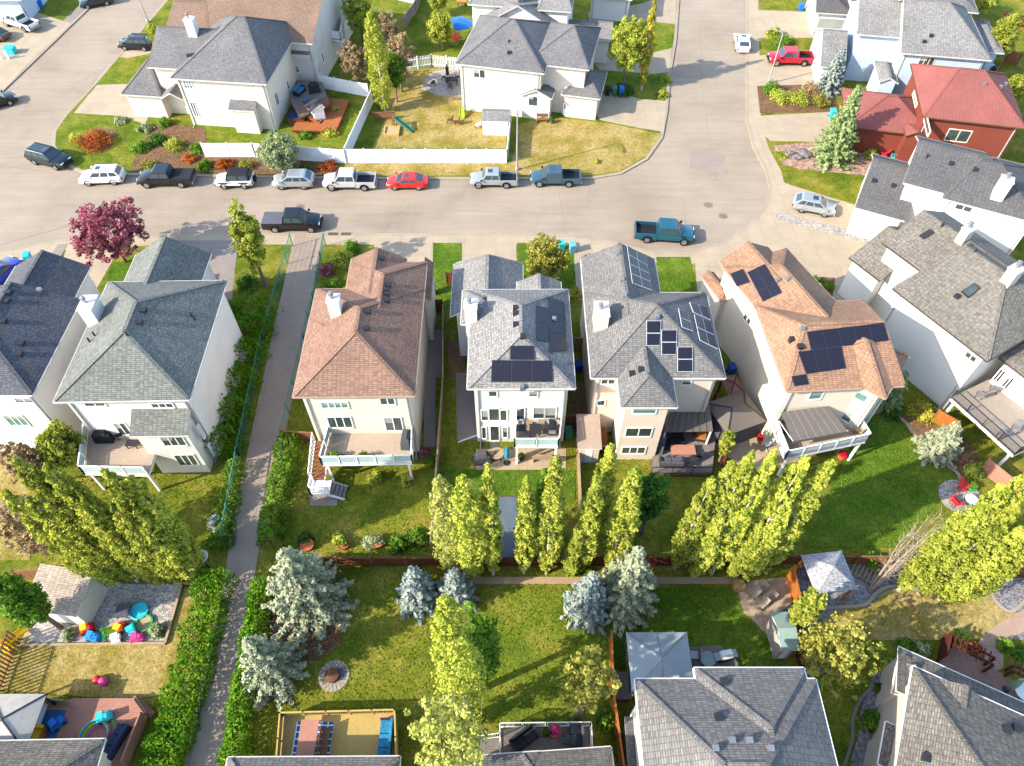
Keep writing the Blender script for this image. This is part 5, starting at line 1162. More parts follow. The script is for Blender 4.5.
# ======================================================= decks, patios and what stands on them
t, l, c = deck('tan rear deck with white glass railing behind the blue grey roofed house', [(89, 431), (84, 473), (148, 474.5), (155.5, 452.5), (147, 438), (140, 431)], 2.7, ((0, 1), (1, 2)), floor=DECKT, posts=(1, 2), wood=True)
grill('covered barbecue under a black cover on the tan deck', at(106, 440, 2.7)); chair('dark chair beside the covered barbecue on the tan deck', at(122, 437, 2.7), .4, BLACKC); table('low dark table on the tan deck of the blue grey roofed house', at(134, 446, 2.7), .9, .6, .45, DARKM)
t, l, c = deck('wide cream rear deck with white glass railing and outside stair, brown roofed house', [(331, 431.5), (322, 464), (412.5, 462.5), (413, 431)], 2.7, ((1, 2), (2, 3)), floor=DECKT, posts=(1, 2), wood=False)
rail(t, l[0], l[1], 2.7); a, b = P(322, 440, 2.7)-Vector((c.x, c.y, 0)), P(318, 480, .9)-Vector((c.x, c.y, 0)); stairs(t, a, b, 1.1, VINYL, M('orange stair carpet', D('d08a5c'), .9, .4, 8.))
q = P(322, 487, .85)-Vector((c.x, c.y, 0)); MB().box(q.x-.75, q.x+.65, q.y-.6, q.y+.6, .78, .85).build('landing', VINYL, t); stairs(t, (q.x+.6, q.y, .85), (q.x+1.7, q.y-.1, .1), 1.1, VINYL, GREYB)
rail(t, (q.x-.75, q.y+.6), (q.x-.75, q.y-.6), .85, 'picket'); rail(t, (q.x-.75, q.y-.6), (q.x+.65, q.y-.6), .85, 'picket')
for x, z in ((a.x-.6, 1),): 
    m = MB(); p0, p1 = Vector((a.x-.55, a.y, 3.7)), Vector((b.x-.55, b.y, 1.9)); m.bar(p0, p1, .07)
    for i in range(12): p = p0.lerp(p1, i/11); m.bar(p-Vector((0, 0, 1)), p, .04)
    m.build('stair_railing', VINYL, t)
grill('barbecue under a dark grey cover by the patio door of the cream deck', at(407, 443, 2.7), 1.5, mat=DKGREY)
planter('left green planter box at the railing of the cream deck', at(337, 459, 2.7), BROWNW, sq=(1.2, .45), h=.35, plant=LF['green']); planter('right green planter box at the railing of the cream deck', at(366, 459, 2.7), BROWNW, sq=(1.2, .45), h=.35, plant=LF['green'])
t, l, c = deck('upper deck with glass railing behind the white house with black panels', [(516, 424), (514.5, 446), (558.5, 446), (561, 424)], 2.7, ((0, 1), (1, 2), (2, 3)), floor=DECKG, posts=(1, 2), wood=False)
for i, (x, y, lb) in enumerate(((529, 431, 'left tan chair at the black table on the upper deck'), (541, 430, 'right tan chair at the black table on the upper deck'))): chair(lb, at(x, y, 2.7), 3.1, TANW)
table('black glass table between the tan chairs on the upper deck', at(535, 434, 2.7), .9, .9, .72, DARKM); grill('black barbecue in the corner of the upper deck by the railing', at(552, 432, 2.7), 1.5, cover=False, mat=BLACKC); mat_('grey mat by the upper deck door', at(522, 428, 2.7), 1., .6, DKGREY, z=.02)
parasol('folded teal parasol on the stone patio below the upper deck', at(507, 463), 1., 2.3, TEAL, False); grill('grill under a grey cover at the left edge of the stone patio', at(482, 462), .2, mat=DKGREY)
table('round pale table on the stone patio', at(497, 458), 1.1, 1.1, .72, TANW, rnd=True); chair('tan chair on the stone patio by the round table', at(490, 456), 1., TANW); bench('pale wooden bench on the stone patio below the deck railing', at(542, 460), 1.6, TANW, 3.14); planter('dark round planter on the stone patio beside the bench', at(521, 459), DARKM, plant=LF['green']); mat_('dark door mat at the garden door of the white house', at(494, 446), .9, .6, DKGREY)
o = tag(MB().bar((0, 0, .1), (2.4, .9, .35), .09).build('downspout', VINYL), 'white downspout pipe lying over the grass at the corner of the white house', 'downspout'); o.location = at(458, 443)
t, l, c = deck('dark grey lower deck under the patio roof behind the house with blue framed panels', [(655, 440), (651, 474), (712, 474), (716, 434), (664, 434)], .5, ((1, 2),), 'metal', floor=GREYB, posts=(), trim=BROWNW, railm=DARKM)
g = P(688, 412, 3.); t = T('patio_roof', 'flat grey panelled patio roof beside the house with blue framed panels', 'patio roof', (g.x, g.y, 0)); m = MB(); q = [P(664, 432, 2.5), P(713, 431, 2.5), P(708.5, 396, 3.), P(676, 396, 3.)]; q = [p-Vector((g.x, g.y, 0)) for p in q]
m.hexa([p-Vector((0, 0, .08)) for p in q]+q)
for i in range(1, 7): m.bar(q[0].lerp(q[1], i/7)+Vector((0, 0, .03)), q[3].lerp(q[2], i/7)+Vector((0, 0, .03)), .06, .06)
m.build('roof', CANVAS, t); [MB().bar((p.x*.94, p.y*.94, 0), (p.x*.94, p.y*.94, p.z-.1), .12).build('post', TRIM, t) for p in q]
table('rust coloured table on the grey lower deck', at(682, 453, .5), 1.9, .9, .5, REDDECK); sofa('dark sofa under the patio roof edge', at(672, 444, .5), 1.8, BLACKC, .3); sofa('orange cushioned armchair at the right end of the lower deck', at(700, 438, .5), .9, M('orange cushion', D('e08a4a'), .9), -.2)
grill('large dark barbecue on the lower deck beside the stair', at(660, 447, .5), 1.2, cover=True, mat=DKGREY); chair('dark chair at the front of the lower deck', at(690, 466, .5), 2.6, BLACKC); chair('dark chair on the lower deck beside the rust table', at(697, 458, .5), 1.6, BLACKC); sofa('grey sofa on the lower deck near the front railing', at(671, 464, .5), 1.7, DKGREY, 3.1)
shed('small pale roofed shed between the two grey roofed houses', (578, 449), (602, 449), 3., 2.2, .4, BEIGE, M('pale felt', D('d8c0ac'), .85), 'flat')
shed('narrow dark lean-to roof at the fence beside the shed', (602, 446), (608, 446), 1.6, 1.6, .2, BROWNW, BROWNW, 'flat', door=False, name='lean_to', cat='lean-to')
gazebo('grey soft top gazebo with ridge vent beside the tan roofed house', (736, 412), 3.6, 3.3, 2.4, .9, CANVAS, DARKM, .38, ridge=1.2, sides=DKGREY)
gazebo('grey barbecue shelter by the wall of the tan roofed house', (733, 386), 1.5, 2.2, 2.2, .5, M('shelter brown', D('a07460'), .8), DARKM, .2, name='shelter', cat='shelter')
t, l, c = deck('cream rear deck with solid pale skirt and awning, tan roofed house', [(772, 424), (785, 458), (866, 441), (857, 426)], 2.8, ((0, 1), (1, 2), (2, 3)), 'glass', floor=DECKT, posts=(1, 2), wood=False)
for i, j in ((0, 1), (1, 2), (2, 3)): MB().bar((l[i][0]*1.0, l[i][1], 3.05), (l[j][0], l[j][1], 3.05), .07, .5).build('skirt_panel', M('lavender grey panel', D('d8d0d8'), .6), t)
g = P(815, 425, 4.4); t = T('awning', 'grey striped awning over the deck of the tan roofed house', 'awning', (g.x, g.y, 0), 0); q = [P(793, 441, 4.3), P(848, 431, 4.3), P(828, 406, 5.2), P(781, 412, 5.2)]; q = [p-Vector((g.x, g.y, 0)) for p in q]; m = MB(); m.hexa([p-Vector((0, 0, .04)) for p in q]+q)
m.hexa([q[0]-Vector((0, 0, .3)), q[1]-Vector((0, 0, .3)), q[1]-Vector((0, .03, .3)), q[0]-Vector((0, .03, .3))]+[q[0], q[1], q[1]-Vector((0, .03, 0)), q[0]-Vector((0, .03, 0))]); m.build('awning_fabric', CANVAS, t)
m = MB()
for i in range(1, 7): m.bar(q[0].lerp(q[1], i/7)+Vector((0, 0, .015)), q[3].lerp(q[2], i/7)+Vector((0, 0, .015)), .05, .03)
m.build('stripe', M('awning stripe', D('b0a8a0'), .9), t); MB().bar(q[0], q[0].lerp(q[3], .9)-Vector((0, 0, .8)), .05).bar(q[1], q[1].lerp(q[2], .9)-Vector((0, 0, .8)), .05).build('arm', VINYL, t)
chair('pale folded deck chair in the right corner of the awning deck', at(857, 433, 2.8), .8, TANW); grill('dark covered grill at the left end of the awning deck', at(782, 430, 2.8), 1.1)
planter('red flower pot on the grass below the awning deck', at(841, 458), TERRA, .35, .5, leafmat('red flowers', ('8a1020', 'c02030', 'd84848'))); planter('red flower pot on the pavers left of the awning deck', at(760, 441), TERRA, .35, .5, leafmat('red flowers', ('8a1020', 'c02030', 'd84848'))); chair('pale patio chair on the pavers left of the awning deck', at(766, 446), 2., PLASTW)
t, l, c = deck('large rear deck with thin dark railing behind the weathered grey roofed house', [(951, 398), (1014, 455), (1075, 425), (1030, 395), (990, 379)], 2.7, ((0, 1), (1, 2)), 'metal', floor=DECKG, posts=(0, 1), railm=DARKM, wood=False)
for x, y, r, lb in ((978, 397, .9, 'left metal lounge chair on the large rear deck'), (992, 391, -.5, 'metal patio chair by the wall windows on the large rear deck'), (1001, 436, .5, 'metal chair at the front corner of the large rear deck'), (1014, 430, 2.4, 'metal chair near the right photo edge on the large deck')): chair(lb, at(x, y, 2.7), r, STEEL)
# ---- north block yards
t, l, c = deck('orange red platform deck in the yard of the corner house', [(292, 130), (336, 131), (349, 100), (322, 97), (300, 112)], .5, floor=ORDECK, trim=BROWNW, ang=1.2)
t, l, c = deck('raised grey deck with blue furniture behind the corner house', [(290, 101), (300, 118), (330, 104), (322, 82), (296, 80)], 1.3, ((1, 2),), 'picket', floor=GREYB, trim=BROWNW, railm=BROWNW); stairs(t, P(310, 113, 1.3)-Vector((c.x, c.y, 0)), P(322, 121, .5)-Vector((c.x, c.y, 0)), 1.2, M('orange timber', D('c8703c'), .8), ORDECK)
sofa('blue sofa on the raised deck of the corner house', at(300, 93, 1.3), 1.6, M('blue cushion', '3c6a94', .9), 1.2); chair('blue chair on the raised deck of the corner house', at(306, 103, 1.3), 2., M('blue cushion', '3c6a94', .9)); grill('covered grill on the raised deck of the corner house', at(315, 92, 1.3), .3)
t = T('hot_tub', 'dark hot tub at the foot of the corner house wall', 'hot tub', at(299, 121)); MB().box(-1, 1, -1, 1, 0, .85).build('tub', BROWNW, t, bevel=.08); MB().box(-1.02, 1.02, -1.02, 1.02, .85, .95).build('cover', M('navy cover', '26324a', .8), t, bevel=.03)
shed('small white slatted shed beside the orange deck', (304, 105), (313, 114), 1.6, 1.7, .3, VINYL, SH_LIGHT, 'flat', door=False)
t, l, c = deck('white balcony on the rear wall of the taupe roofed house', [(322, 37), (341, 40), (344, 22), (326, 21)], 3., ((0, 1), (1, 2)), 'solid', floor=DECKG, posts=(1, 2), wood=False, name='balcony'); sofa('dark seat on the white balcony', at(331, 31, 3.), 1.2, BLACKC, 1.5); t, l, c = deck('brown ground deck behind the taupe roofed house at the top', [(322, 12), (345, 16), (350, -4), (326, -6)], .6, ((0, 1),), 'picket', floor=REDDECK, trim=BROWNW, railm=BROWNW); mat_('dark blue paddling pool cover on the brown ground deck', at(337, 14, .6), 1.4, 1., M('navy cover', '26324a', .8), name='pool_cover', cat='cover', z=.2)
fence('vinyl_fence', 'long white vinyl fence along the street side of the dry lawn', [(346, 163), (507, 163)], 1.75, 'vinyl', VINYL)
fence('vinyl_fence', 'white vinyl fence beside the shrub bed below the corner house', [(206, 157), (256, 157), (346, 163.5)], 1.75, 'vinyl', VINYL); fence('vinyl_fence', 'white vinyl fence running up beside the small white shed', [(507, 163), (511, 120)], 1.75, 'vinyl', VINYL); fence('vinyl_fence', 'slanting white vinyl fence between the orange deck and the dry lawn', [(346, 163), (373, 103)], 1.75, 'vinyl', VINYL)
fence('vinyl_fence', 'white vinyl fence between the two rear yards below the taupe roofed house', [(321, 88), (369, 97)], 1.7, 'vinyl', VINYL); fence('picket_fence', 'white picket fence above the dry lawn next to the cream house', [(404, 71), (432, 67), (462, 70)], 1.6, 'picket', VINYL); fence('board_fence', 'grey board fence between the shaded top yards', [(404, 30), (416, 12), (424, -8)], 1.6, 'board', M('grey fence boards', D('b8aca4'), .85, .2)); fence('board_fence', 'low timber fence by the play slide', [(374, 120), (396, 119)], 1., 'board', CEDAR); fence('vinyl_fence', 'white vinyl fence at the top edge right of the grey board fence', [(398, 0), (416, 4)], 1.6, 'vinyl', VINYL)
shed('small white vinyl shed with grey roof on the dry lawn', (481, 121), (509, 122), 2.6, 1.9, .5, VINYL, SH_LIGHT, 'x')
toy_slide('green play slide on a timber frame on the dry lawn', at(396, 127), M('dark green plastic', '2e6a54', .5), CEDAR, -.5, 1.3, 2.4, name='play_slide'); t = T('sand_box', 'timber sand box at the foot of the play slide', 'sand box', at(392, 132)); MB().box(-.9, .9, -.9, -.75, 0, .3).box(-.9, .9, .75, .9, 0, .3).box(-.9, -.75, -.75, .75, 0, .3).box(.75, .9, -.75, .75, 0, .3).build('frame', YELDECK, t); MB().box(-.75, .75, -.75, .75, 0, .15).build('sand', M('sand', D('e0c89a')), t)
parasol('blue open parasol in the top yard beside the white gabled house', at(460, 38), 1.9, 2.6, BLUE); parasol('closed dark parasol on the gravel patio of the cream house', at(448, 82), 1., 2.4, BLACKC, False); parasol('small red parasol beside the blue one in the top yard', at(453, 46), 1., 1.9, RED); table('patio table on the gravel patio of the cream house', at(452, 84), 1.6, .9, .72, DARKM)
for x, y, r, lb in ((444, 80, 1.5, 'chair left of the patio table on the gravel patio'), (458, 80, -1.5, 'chair right of the patio table on the gravel patio'), (450, 90, 3., 'chair in front of the patio table on the gravel patio'), (433, 86, .4, 'grey lounge chair at the left edge of the gravel patio')): chair(lb, at(x, y), r, DKGREY)
toy_slide('lime green toy slide against the cream house wall', at(462, 114), M('lime plastic', '9ab82a', .5), GREEN, -1.5, .8, 1.1); chair('white folding chair by the small white shed', at(478, 128), .6, PLASTW); chair('brown lawn chair lying on the dry lawn', at(450, 123), 1.2, BROWNW); chair('second brown lawn chair on the dry lawn nearer the shed', at(457, 125), 1.9, BROWNW); table('orange play table at the top edge beside the blue parasol', at(462, 6), 1.4, .8, .7, M('orange plastic', 'd87828', .5))
for x, m_, lb in ((607, BLACKC, 'black wheelie bin on the right driveway'), (614, GREEN, 'green wheelie bin between the black and blue ones'), (621, BLUE, 'blue wheelie bin by the right driveway tree')): bin_(lb, at(x, 95), M('dark green plastic', '2e6a54', .5) if m_ is GREEN else m_)
bench('orange wooden bench at the front door of the cream house', at(542, 122), 1.3, CEDAR); planter('grey pot beside the orange bench', at(552, 123), DKGREY, .3, .4, LF['green']); planter('red flower basket pot in front of the corner house porch', at(174, 108), TERRA, .25, .9, leafmat('red flowers', ('8a1020', 'c02030', 'd84848')))
# ---- west and east odds and ends
bin_('blue wheelie bin at the top left driveway', at(42, 8), BLUE, .3); bin_('teal wheelie bin beside the blue one at top left', at(35, 6), M('dark green plastic', '2e6a54', .5), .3)
t = T('utility_box', 'turquoise utility box on the top left lawn', 'utility box', at(12, 53)); MB().box(-.6, .6, -.5, .5, 0, .8).build('cabinet', CYAN, t, bevel=.06); MB().box(-.65, .65, -.55, .55, .8, .86).build('lid', CYAN, t)
for x, lb in ((2, 'left white marker post by the turquoise utility box'), (9, 'right white marker post by the turquoise utility box')): o = tag(MB().bar((0, 0, 0), (0, 0, 1.1), .18).bar((0, 0, 1.1), (0, 0, 1.16), .22).build('marker_post', VINYL), lb, 'post'); o.location = at(x, 59)
bin_('bright turquoise bin on the driveway beside the blue car', at(31, 262), CYAN, .2); bin_('navy blue bin beside the brown roofed house wall', at(433, 294), M('navy plastic', '1c3f86', .45), .1); bin_('dark bin at the side door of the white house with black panels', at(463, 342), M('navy plastic', '1c3f86', .45), .4); bin_('green bin beside the shed between the grey roofed houses', at(568, 437), M('dark green plastic', '2e6a54', .5), .1); bin_('blue bin in the top right driveway by the garage', at(800, 11), BLUE); bin_('green bin beside the blue one by the top right garage', at(808, 10), GREEN); bin_('teal bin at the corner of the red garage', at(831, 118), CYAN)
for x, y, m_, lb in ((561, 250, CYAN, 'turquoise bin behind the olive tree'), (572, 252, M('light blue plastic', '5c9ab0', .5), 'pale blue bin nearest the grey roofed house driveway'), (578, 371, M('navy plastic', '1c3f86', .45), 'navy bin in the narrow side passage with bare soil'), (730, 374, M('navy plastic', '1c3f86', .45), 'navy bin beside the house with blue framed panels')): bin_(lb, at(x, y), m_, .2)
chair('red garden chair in front of the red house', at(884, 157), .8, RED, kind='adirondack'); chair('teal garden chair beside the red one at the red house', at(893, 160), -.5, CYAN, kind='adirondack')
for i, (x, y, r) in enumerate(((789, 155, .7), (797, 158, .6), (805, 156, .75), (801, 151, .5))):
    lb = ['leftmost grey boulder in the pink rock bed', 'front grey boulder in the pink rock bed', 'largest grey boulder in the pink rock bed near the spruce', 'rear grey boulder in the pink rock bed'][i]
    n_ = [(r*math.cos(a)*.9+.01, r*.7*(math.sin(a)+1)/2*1.2) for a in [-1.4+2.9*k/6 for k in range(7)]]; m = MB().lathe((0, 0, -.1), n_, 9, sx=1.2, sy=.85); m.v = [(a+random.uniform(-.07, .07), b+random.uniform(-.07, .07), c_+random.uniform(-.05, .05)) for a, b, c_ in m.v]
    o = tag(m.build('boulder', M('grey boulder', D('b0a8a4'), .9, .3, 2.)), lb, 'boulder', 'boulders in the rock bed'); o.location = at(x, y)
def lamp(label, base, top, arm, ang):
    b = P(*base); h = hgt(base, top); t = T('street_lamp', label, 'street lamp', b, ang); MB().tube((0, 0, 0), (0, 0, h-.3), .1, .06, 10).lathe((0, 0, 0), [(.2, 0), (.2, .3), (.11, .4)], 12).build('pole', M('galvanised steel', D('d8d4d0'), .5, .08), t)
    m = MB(); q = [Vector((arm*(1-math.cos(k*math.pi/2/6)), 0, h-.3+.5*math.sin(k*math.pi/2/6))) for k in range(7)]
    for a, c in zip(q, q[1:]): m.tube(a, c, .045, n=8)
    m.build('arm', M('galvanised steel', D('d8d4d0'), .5, .08), t); MB().hexa([(arm-.05, -.12, h+.12), (arm+.65, -.14, h+.12), (arm+.65, .14, h+.12), (arm-.05, .12, h+.12), (arm-.05, -.1, h+.28), (arm+.6, -.12, h+.25), (arm+.6, .12, h+.25), (arm-.05, .1, h+.28)]).build('lamp_head', M('lamp grey', D('c0bcb8'), .5), t)
lamp('tall street lamp on the dry lawn by the long parked row', (517, 170), 105, 1.5, -1.57); lamp('curved street lamp beside the red pickup on the right', (768, 84), 32, 1.6, 2.9); lamp('street lamp at the top left beside the small bright tree', (148, 22), -25, 1.6, 2.6)
# ---- south fences
fence('chain_link_fence', 'green chain link fence along the left edge of the walking path', [(293, 246), (265, 345), (241, 459), (226, 545)], 1.5, 'chain', CHAIN); fence('chain_link_fence', 'green chain link fence along the right edge of the path beside the brown roofed house', [(326, 246), (306, 345), (284, 440)], 1.5, 'chain', CHAIN); fence('board_fence', 'cedar board fence joining the path fence and the brown roofed house', [(285, 441), (316, 443)], 1.5, 'board', CEDAR)
fence('board_fence', 'brown board fence at the back of the brown roofed house garden', [(305, 566), (441, 566.5)], 1.45, 'board', BROWNW, CEDAR); fence('board_fence', 'reddish board fence behind the row of centre poplars', [(441, 566.5), (690, 566)], 1.45, 'board', REDW2, BROWNW); fence('board_fence', 'board fence in front of the long poplars right of centre', [(690, 566), (812, 564)], 1.45, 'board', BROWNW)
fence('board_fence', 'tan board fence between the brown roofed house and the white one with black panels', [(444, 318), (444, 390), (436, 500), (432, 552)], 1.6, 'board', TANW, TANW); fence('board_fence', 'light board fence beside the small pale shed', [(577, 452), (580, 525)], 1.5, 'board', TANW); fence('board_fence', 'dark red board fence beside the grey soft top gazebo', [(712, 404), (716, 430), (722, 468)], 1.7, 'board', REDW2); fence('gate', 'brown side gate between the brown roofed house and its neighbour', [(428, 312), (443, 312)], 1.6, 'board', BROWNW); fence('board_fence', 'short brown fence at the garage of the white house with black panels', [(447, 285), (453, 285)], 1.6, 'board', BROWNW); fence('board_fence', 'short tan gate in the passage left of the house with blue framed panels', [(574, 349), (584, 349)], 1.5, 'board', TANW); fence('board_fence', 'low board fence closing the bare soil passage', [(566, 426), (590, 426)], 1.5, 'board', CEDAR)
fence('board_fence', 'orange brown board fence at the lower edge of the lush shaded lawn', [(812, 564), (889, 564)], 1.3, 'board', CEDAR, BROWNW); fence('board_fence', 'orange board fence by the yellow shrub at the right deck', [(931, 421), (951, 432)], 1.5, 'board', ORANGE); fence('board_fence', 'pinkish board fence right of the red garden chairs', [(979, 470), (1013, 498)], 1.6, 'board', REDDECK); fence('board_fence', 'brown fence behind the far right poplars', [(889, 564), (1040, 580)], 1.4, 'board', BROWNW)
fence('board_fence', 'bright orange board fence between the paved terrace and the shingled gazebo', [(786, 578), (797, 632)], 1.9, 'board', ORANGE); fence('board_fence', 'orange brown board fence left of the big grey hip roof', [(609, 640), (611, 700), (622, 780)], 1.7, 'board', ORANGE, CEDAR); fence('slat_fence', 'slatted timber fence at the left edge of the yellow lawn', [(20, 640), (-6, 712)], 1.7, 'slat', CEDAR); fence('board_fence', 'dark red fence stub below the green roofed shed', [(795, 656), (801, 672)], 1.7, 'board', REDW2); fence('board_fence', 'timber fence behind the left poplars', [(22, 580), (70, 576)], 1.5, 'board', CEDAR); fence('board_fence', 'pale fence strip left of the steel roofed gazebo', [(626, 650), (630, 700)], 1.5, 'board', TANW)
fence('board_fence', 'rust fence behind the red house at top right', [(1000, 24), (1040, 30)], 1.5, 'board', REDW2); fence('board_fence', 'rust side fence of the pale blue house', [(985, 90), (1003, 62), (1016, 66)], 1.6, 'board', CEDAR); grill('grey covered grill beside the pale blue house', at(988, 74), .6, mat=STEEL)
struct(MB().ring(G((221, 600), (186, 766), (180, 800)), 0, .2, 0, .35).build('path_edging', M('edging concrete', D('a89a90'), .9)))
# ---- bottom left yard
shed('cream garden shed with tan grey roof by the gravel pad', (22, 609), (76, 617), 2.9, 2.2, .7, CREAM, shingle('tan felt shingles', 'aa9a8a', '8e8074'), 'flat')
t = T('timber_edging', 'white timber edging round the gravel pad with toys', 'edging', at(24, 646)); m = MB(); q = [p-at(24, 646) for p in G((24, 646), (166, 644), (183, 584), (203, 583))]
for a, b in zip(q, q[1:]): m.bar(a+Vector((0, 0, .12)), b+Vector((0, 0, .12)), .16, .24)
m.build('sleeper', TANW, t); mat_('tan sand patch in front of the cream shed', at(50, 633), 3.4, 2.2, M('sand', D('e0c89a')), 0, 'sand_patch', 'sand')
toy_tub('turquoise turtle shaped sand tub on the gravel pad', at(140, 612), .62, CYAN, m2=CYAN); t = T('play_table', 'small dark play table on the gravel pad', 'play table', at(125, 613)); MB().box(-.45, .45, -.45, .45, .4, .46).build('tabletop', DKGREY, t); [MB().bar((x, y, 0), (x, y, .4), .06).build('leg', CEDAR, t) for x in (-.38, .38) for y in (-.38, .38)]
toy_car('red toy car with yellow roof on the gravel pad', at(89, 630), RED, .5); toy_car('blue toy car on the gravel pad', at(95, 638), M('sky blue plastic', '2c86d0', .5), -.2); toy_slide('lime green toy slide on the gravel pad', at(110, 636), M('lime plastic', '9ab82a', .5), GREEN, .6, .7, 1.); toy_car('red ride-on toy on the gravel pad', at(122, 629), RED, 1.2); toy_car('turquoise ride-on toy on the gravel pad', at(133, 631), CYAN, 2.2); toy_tub('round yellow and green play tub on the gravel pad', at(145, 624), .6, GREEN, m2=M('sand', D('e0c89a')), name='play_tub'); toy_car('small pink toy on the gravel pad', at(139, 639), PINK, .3); toy_car('white ride-on toy on the gravel pad', at(118, 638), PLASTW, 1.9); toy_ball('pink ball on the yellow lawn', at(105, 683), PINK, .3); toy_ball('red ball beside the pink one on the yellow lawn', at(99, 681), RED, .28); toy_slide('yellow toy slide by the slatted fence', at(14, 648), YEL, YEL, 1.3, 1., 1.3)
t, l, c = deck('red brown timber deck with corner steps at the bottom left', [(30, 702), (74, 700), (134, 700), (146, 716), (124, 770), (30, 770)], .7, floor=REDDECK, trim=REDDECK); q = [Vector((c.x, c.y, 0))]*1
for k in range(3): a, b = at(134+3.4*(k+.6), 700+2.2*k, 0)-q[0], at(146+3.*(k+.6), 717-.5*k, 0)-q[0]; MB().bar((a.x, a.y, .56-.17*k), (b.x, b.y, .56-.17*k), .38, .06).build('step', REDDECK, t)
rail(t, P(146, 716, .7)-q[0], P(127, 765, .7)-q[0], .7, 'solid', .9, REDDECK); rail(t, P(37, 701, .7)-q[0], P(68, 703, .7)-q[0], .7, 'solid', .7, TANW)
gazebo('white canvas pop up canopy at the left edge of the red brown deck', (8, 722), 3.4, 3.2, 2.3, .7, M('cream canvas', D('ece4d8'), .9), DARKM); mat_('blue rug on the red brown deck', at(45, 724, .7), 2., 1.6, M('blue rug', '2c5c84', .95, .3, 6.)); sofa('white seat beside the blue rug', at(38, 716, .7), 1.2, PLASTW, 1.57, PLASTW); sofa('yellow cushioned bench at the roof edge on the red brown deck', at(36, 735, .7), 1.3, YEL, 0, CEDAR); sofa('dark blue sofa at the rail of the red brown deck', at(117, 742, .7), 1.9, M('navy cover', '26324a', .8), -1.9, BLACKC)
t = T('toy_hoops', 'ring of colourful toy hoops on the red brown deck', 'toy hoops', at(98, 736, .7))
for k, (r, m_) in enumerate(((.9, CYAN), (.75, YEL), (.6, BLUE), (1., GREEN), (.5, RED))):
    m = MB(); n = 20; q2 = [Vector((r*math.cos(6.2832*i/n)+.1*k-.2, r*math.sin(6.2832*i/n), .05+.04*k+.12*math.sin(6.2832*i/n+k))) for i in range(n)]
    for i in range(n): m.tube(q2[i], q2[(i+1) % n], .04, n=6, cap=False)
    m.build('hoop', m_, t)
toy_car('turquoise toy on the red brown deck', at(106, 718, .7), CYAN, .4); toy_car('blue toy watering can on the red brown deck', at(59, 724, .7), BLUE, .9)
# ---- bottom centre
t, l, c = deck('yellow timber deck with low rails at the bottom', [(283, 716), (396, 713), (398, 775), (278, 775)], .7, floor=YELDECK, trim=YELDECK, ang=.78)
for a, b in (((283, 716), (396, 713)), ((283, 716), (279, 768)), ((396, 713), (398, 768))): rail(t, P(*a, .7)-Vector((c.x, c.y, 0)), P(*b, .7)-Vector((c.x, c.y, 0)), .7, 'picket' if a[1] == b[1]+3 else 'solid', .8, YELDECK)
def rugmat():
    t = NT('trellis rug'); p = t.pos(); v = t.add('ShaderNodeTexVoronoi', feature='DISTANCE_TO_EDGE'); v.inputs['Scale'].default_value = 2.6; v.inputs['Randomness'].default_value = 0; t.lk(p, v.inputs['Vector'])
    return t.done(t.ramp(v.outputs[0], [(.0, rgb('d8dce0')), (.09, rgb('d8dce0')), (.11, rgb('1c5c8c'))]), .95)
mat_('blue and white trellis rug on the yellow deck', at(312, 745, .7), 2.3, 2.6, rugmat()); table('pinkish brown table on the trellis rug', at(310, 742, .7), 1.1, 2.2, .74, REDDECK); bench('brown bench beside the table on the yellow deck', at(326, 745, .7), 1.8, CEDAR, 1.57); sofa('blue patterned sofa at the right end of the yellow deck', at(386, 742, .7), 2.4, M('blue pattern cushion', '2c7898', .9, .5, 9.), -1.57, DARKM)
t = T('fire_pit', 'round fire pit with brown lid in a pale stone ring', 'fire pit', at(334, 676)); m = MB()
for k in range(2):
    n = 16+5*k; r = .46+.27*k
    for i in range(n): a, b = 6.2832*(i+.06)/n, 6.2832*(i+.94)/n; m.hexa([(q_*math.cos(f), q_*math.sin(f), z) for z in (0, .05+.01*((i*7+k) % 3)) for q_, f in ((r, a), (r+.27, a), (r+.27, b), (r, b))])
m.build('stone_ring', STONE, t); MB().lathe((-.1, -.05, 0), [(.42, .0), (.45, .35), (.47, .38), (.1, .46)], 18).build('lid', M('rusty lid', D('8a5a40'), .7), t); m = MB().lathe((.35, .15, 0), [(.28, .05), (.3, .22), (.1, .26)], 9); m.build('log_bucket', DKGREY, t)
t, l, c = deck('small grey deck with metal railing at the bottom centre', [(500, 727), (590, 726), (592, 775), (500, 775)], .9, ((0, 1), (1, 2), (0, 3)), 'metal', floor=GREYB, trim=VINYL, railm=VINYL)
sofa('black sofa at the left end of the small grey deck', at(524, 740, .9), 1.6, BLACKC, .6); sofa('grey sofa at the right end of the small grey deck', at(577, 742, .9), 1.9, DKGREY, -1.57); planter('pink flower pot on the railing side of the small grey deck', at(554, 732, .9), TERRA, .4, .4, leafmat('pink flowers', ('a02060', 'd04088', 'e878a8'))); planter('green plant pot beside the pink flowers', at(546, 734, .9), DARKM, .25, .35, LF['green']); chair('grey chair on the small grey deck beside the right sofa', at(568, 741, .9), 1.3, DKGREY)
t, l, c = deck('white railed landing left of the small grey deck', [(478, 740), (500, 737), (500, 775), (478, 775)], .9, ((0, 1),), 'metal', floor=GREYB, trim=VINYL, railm=VINYL)
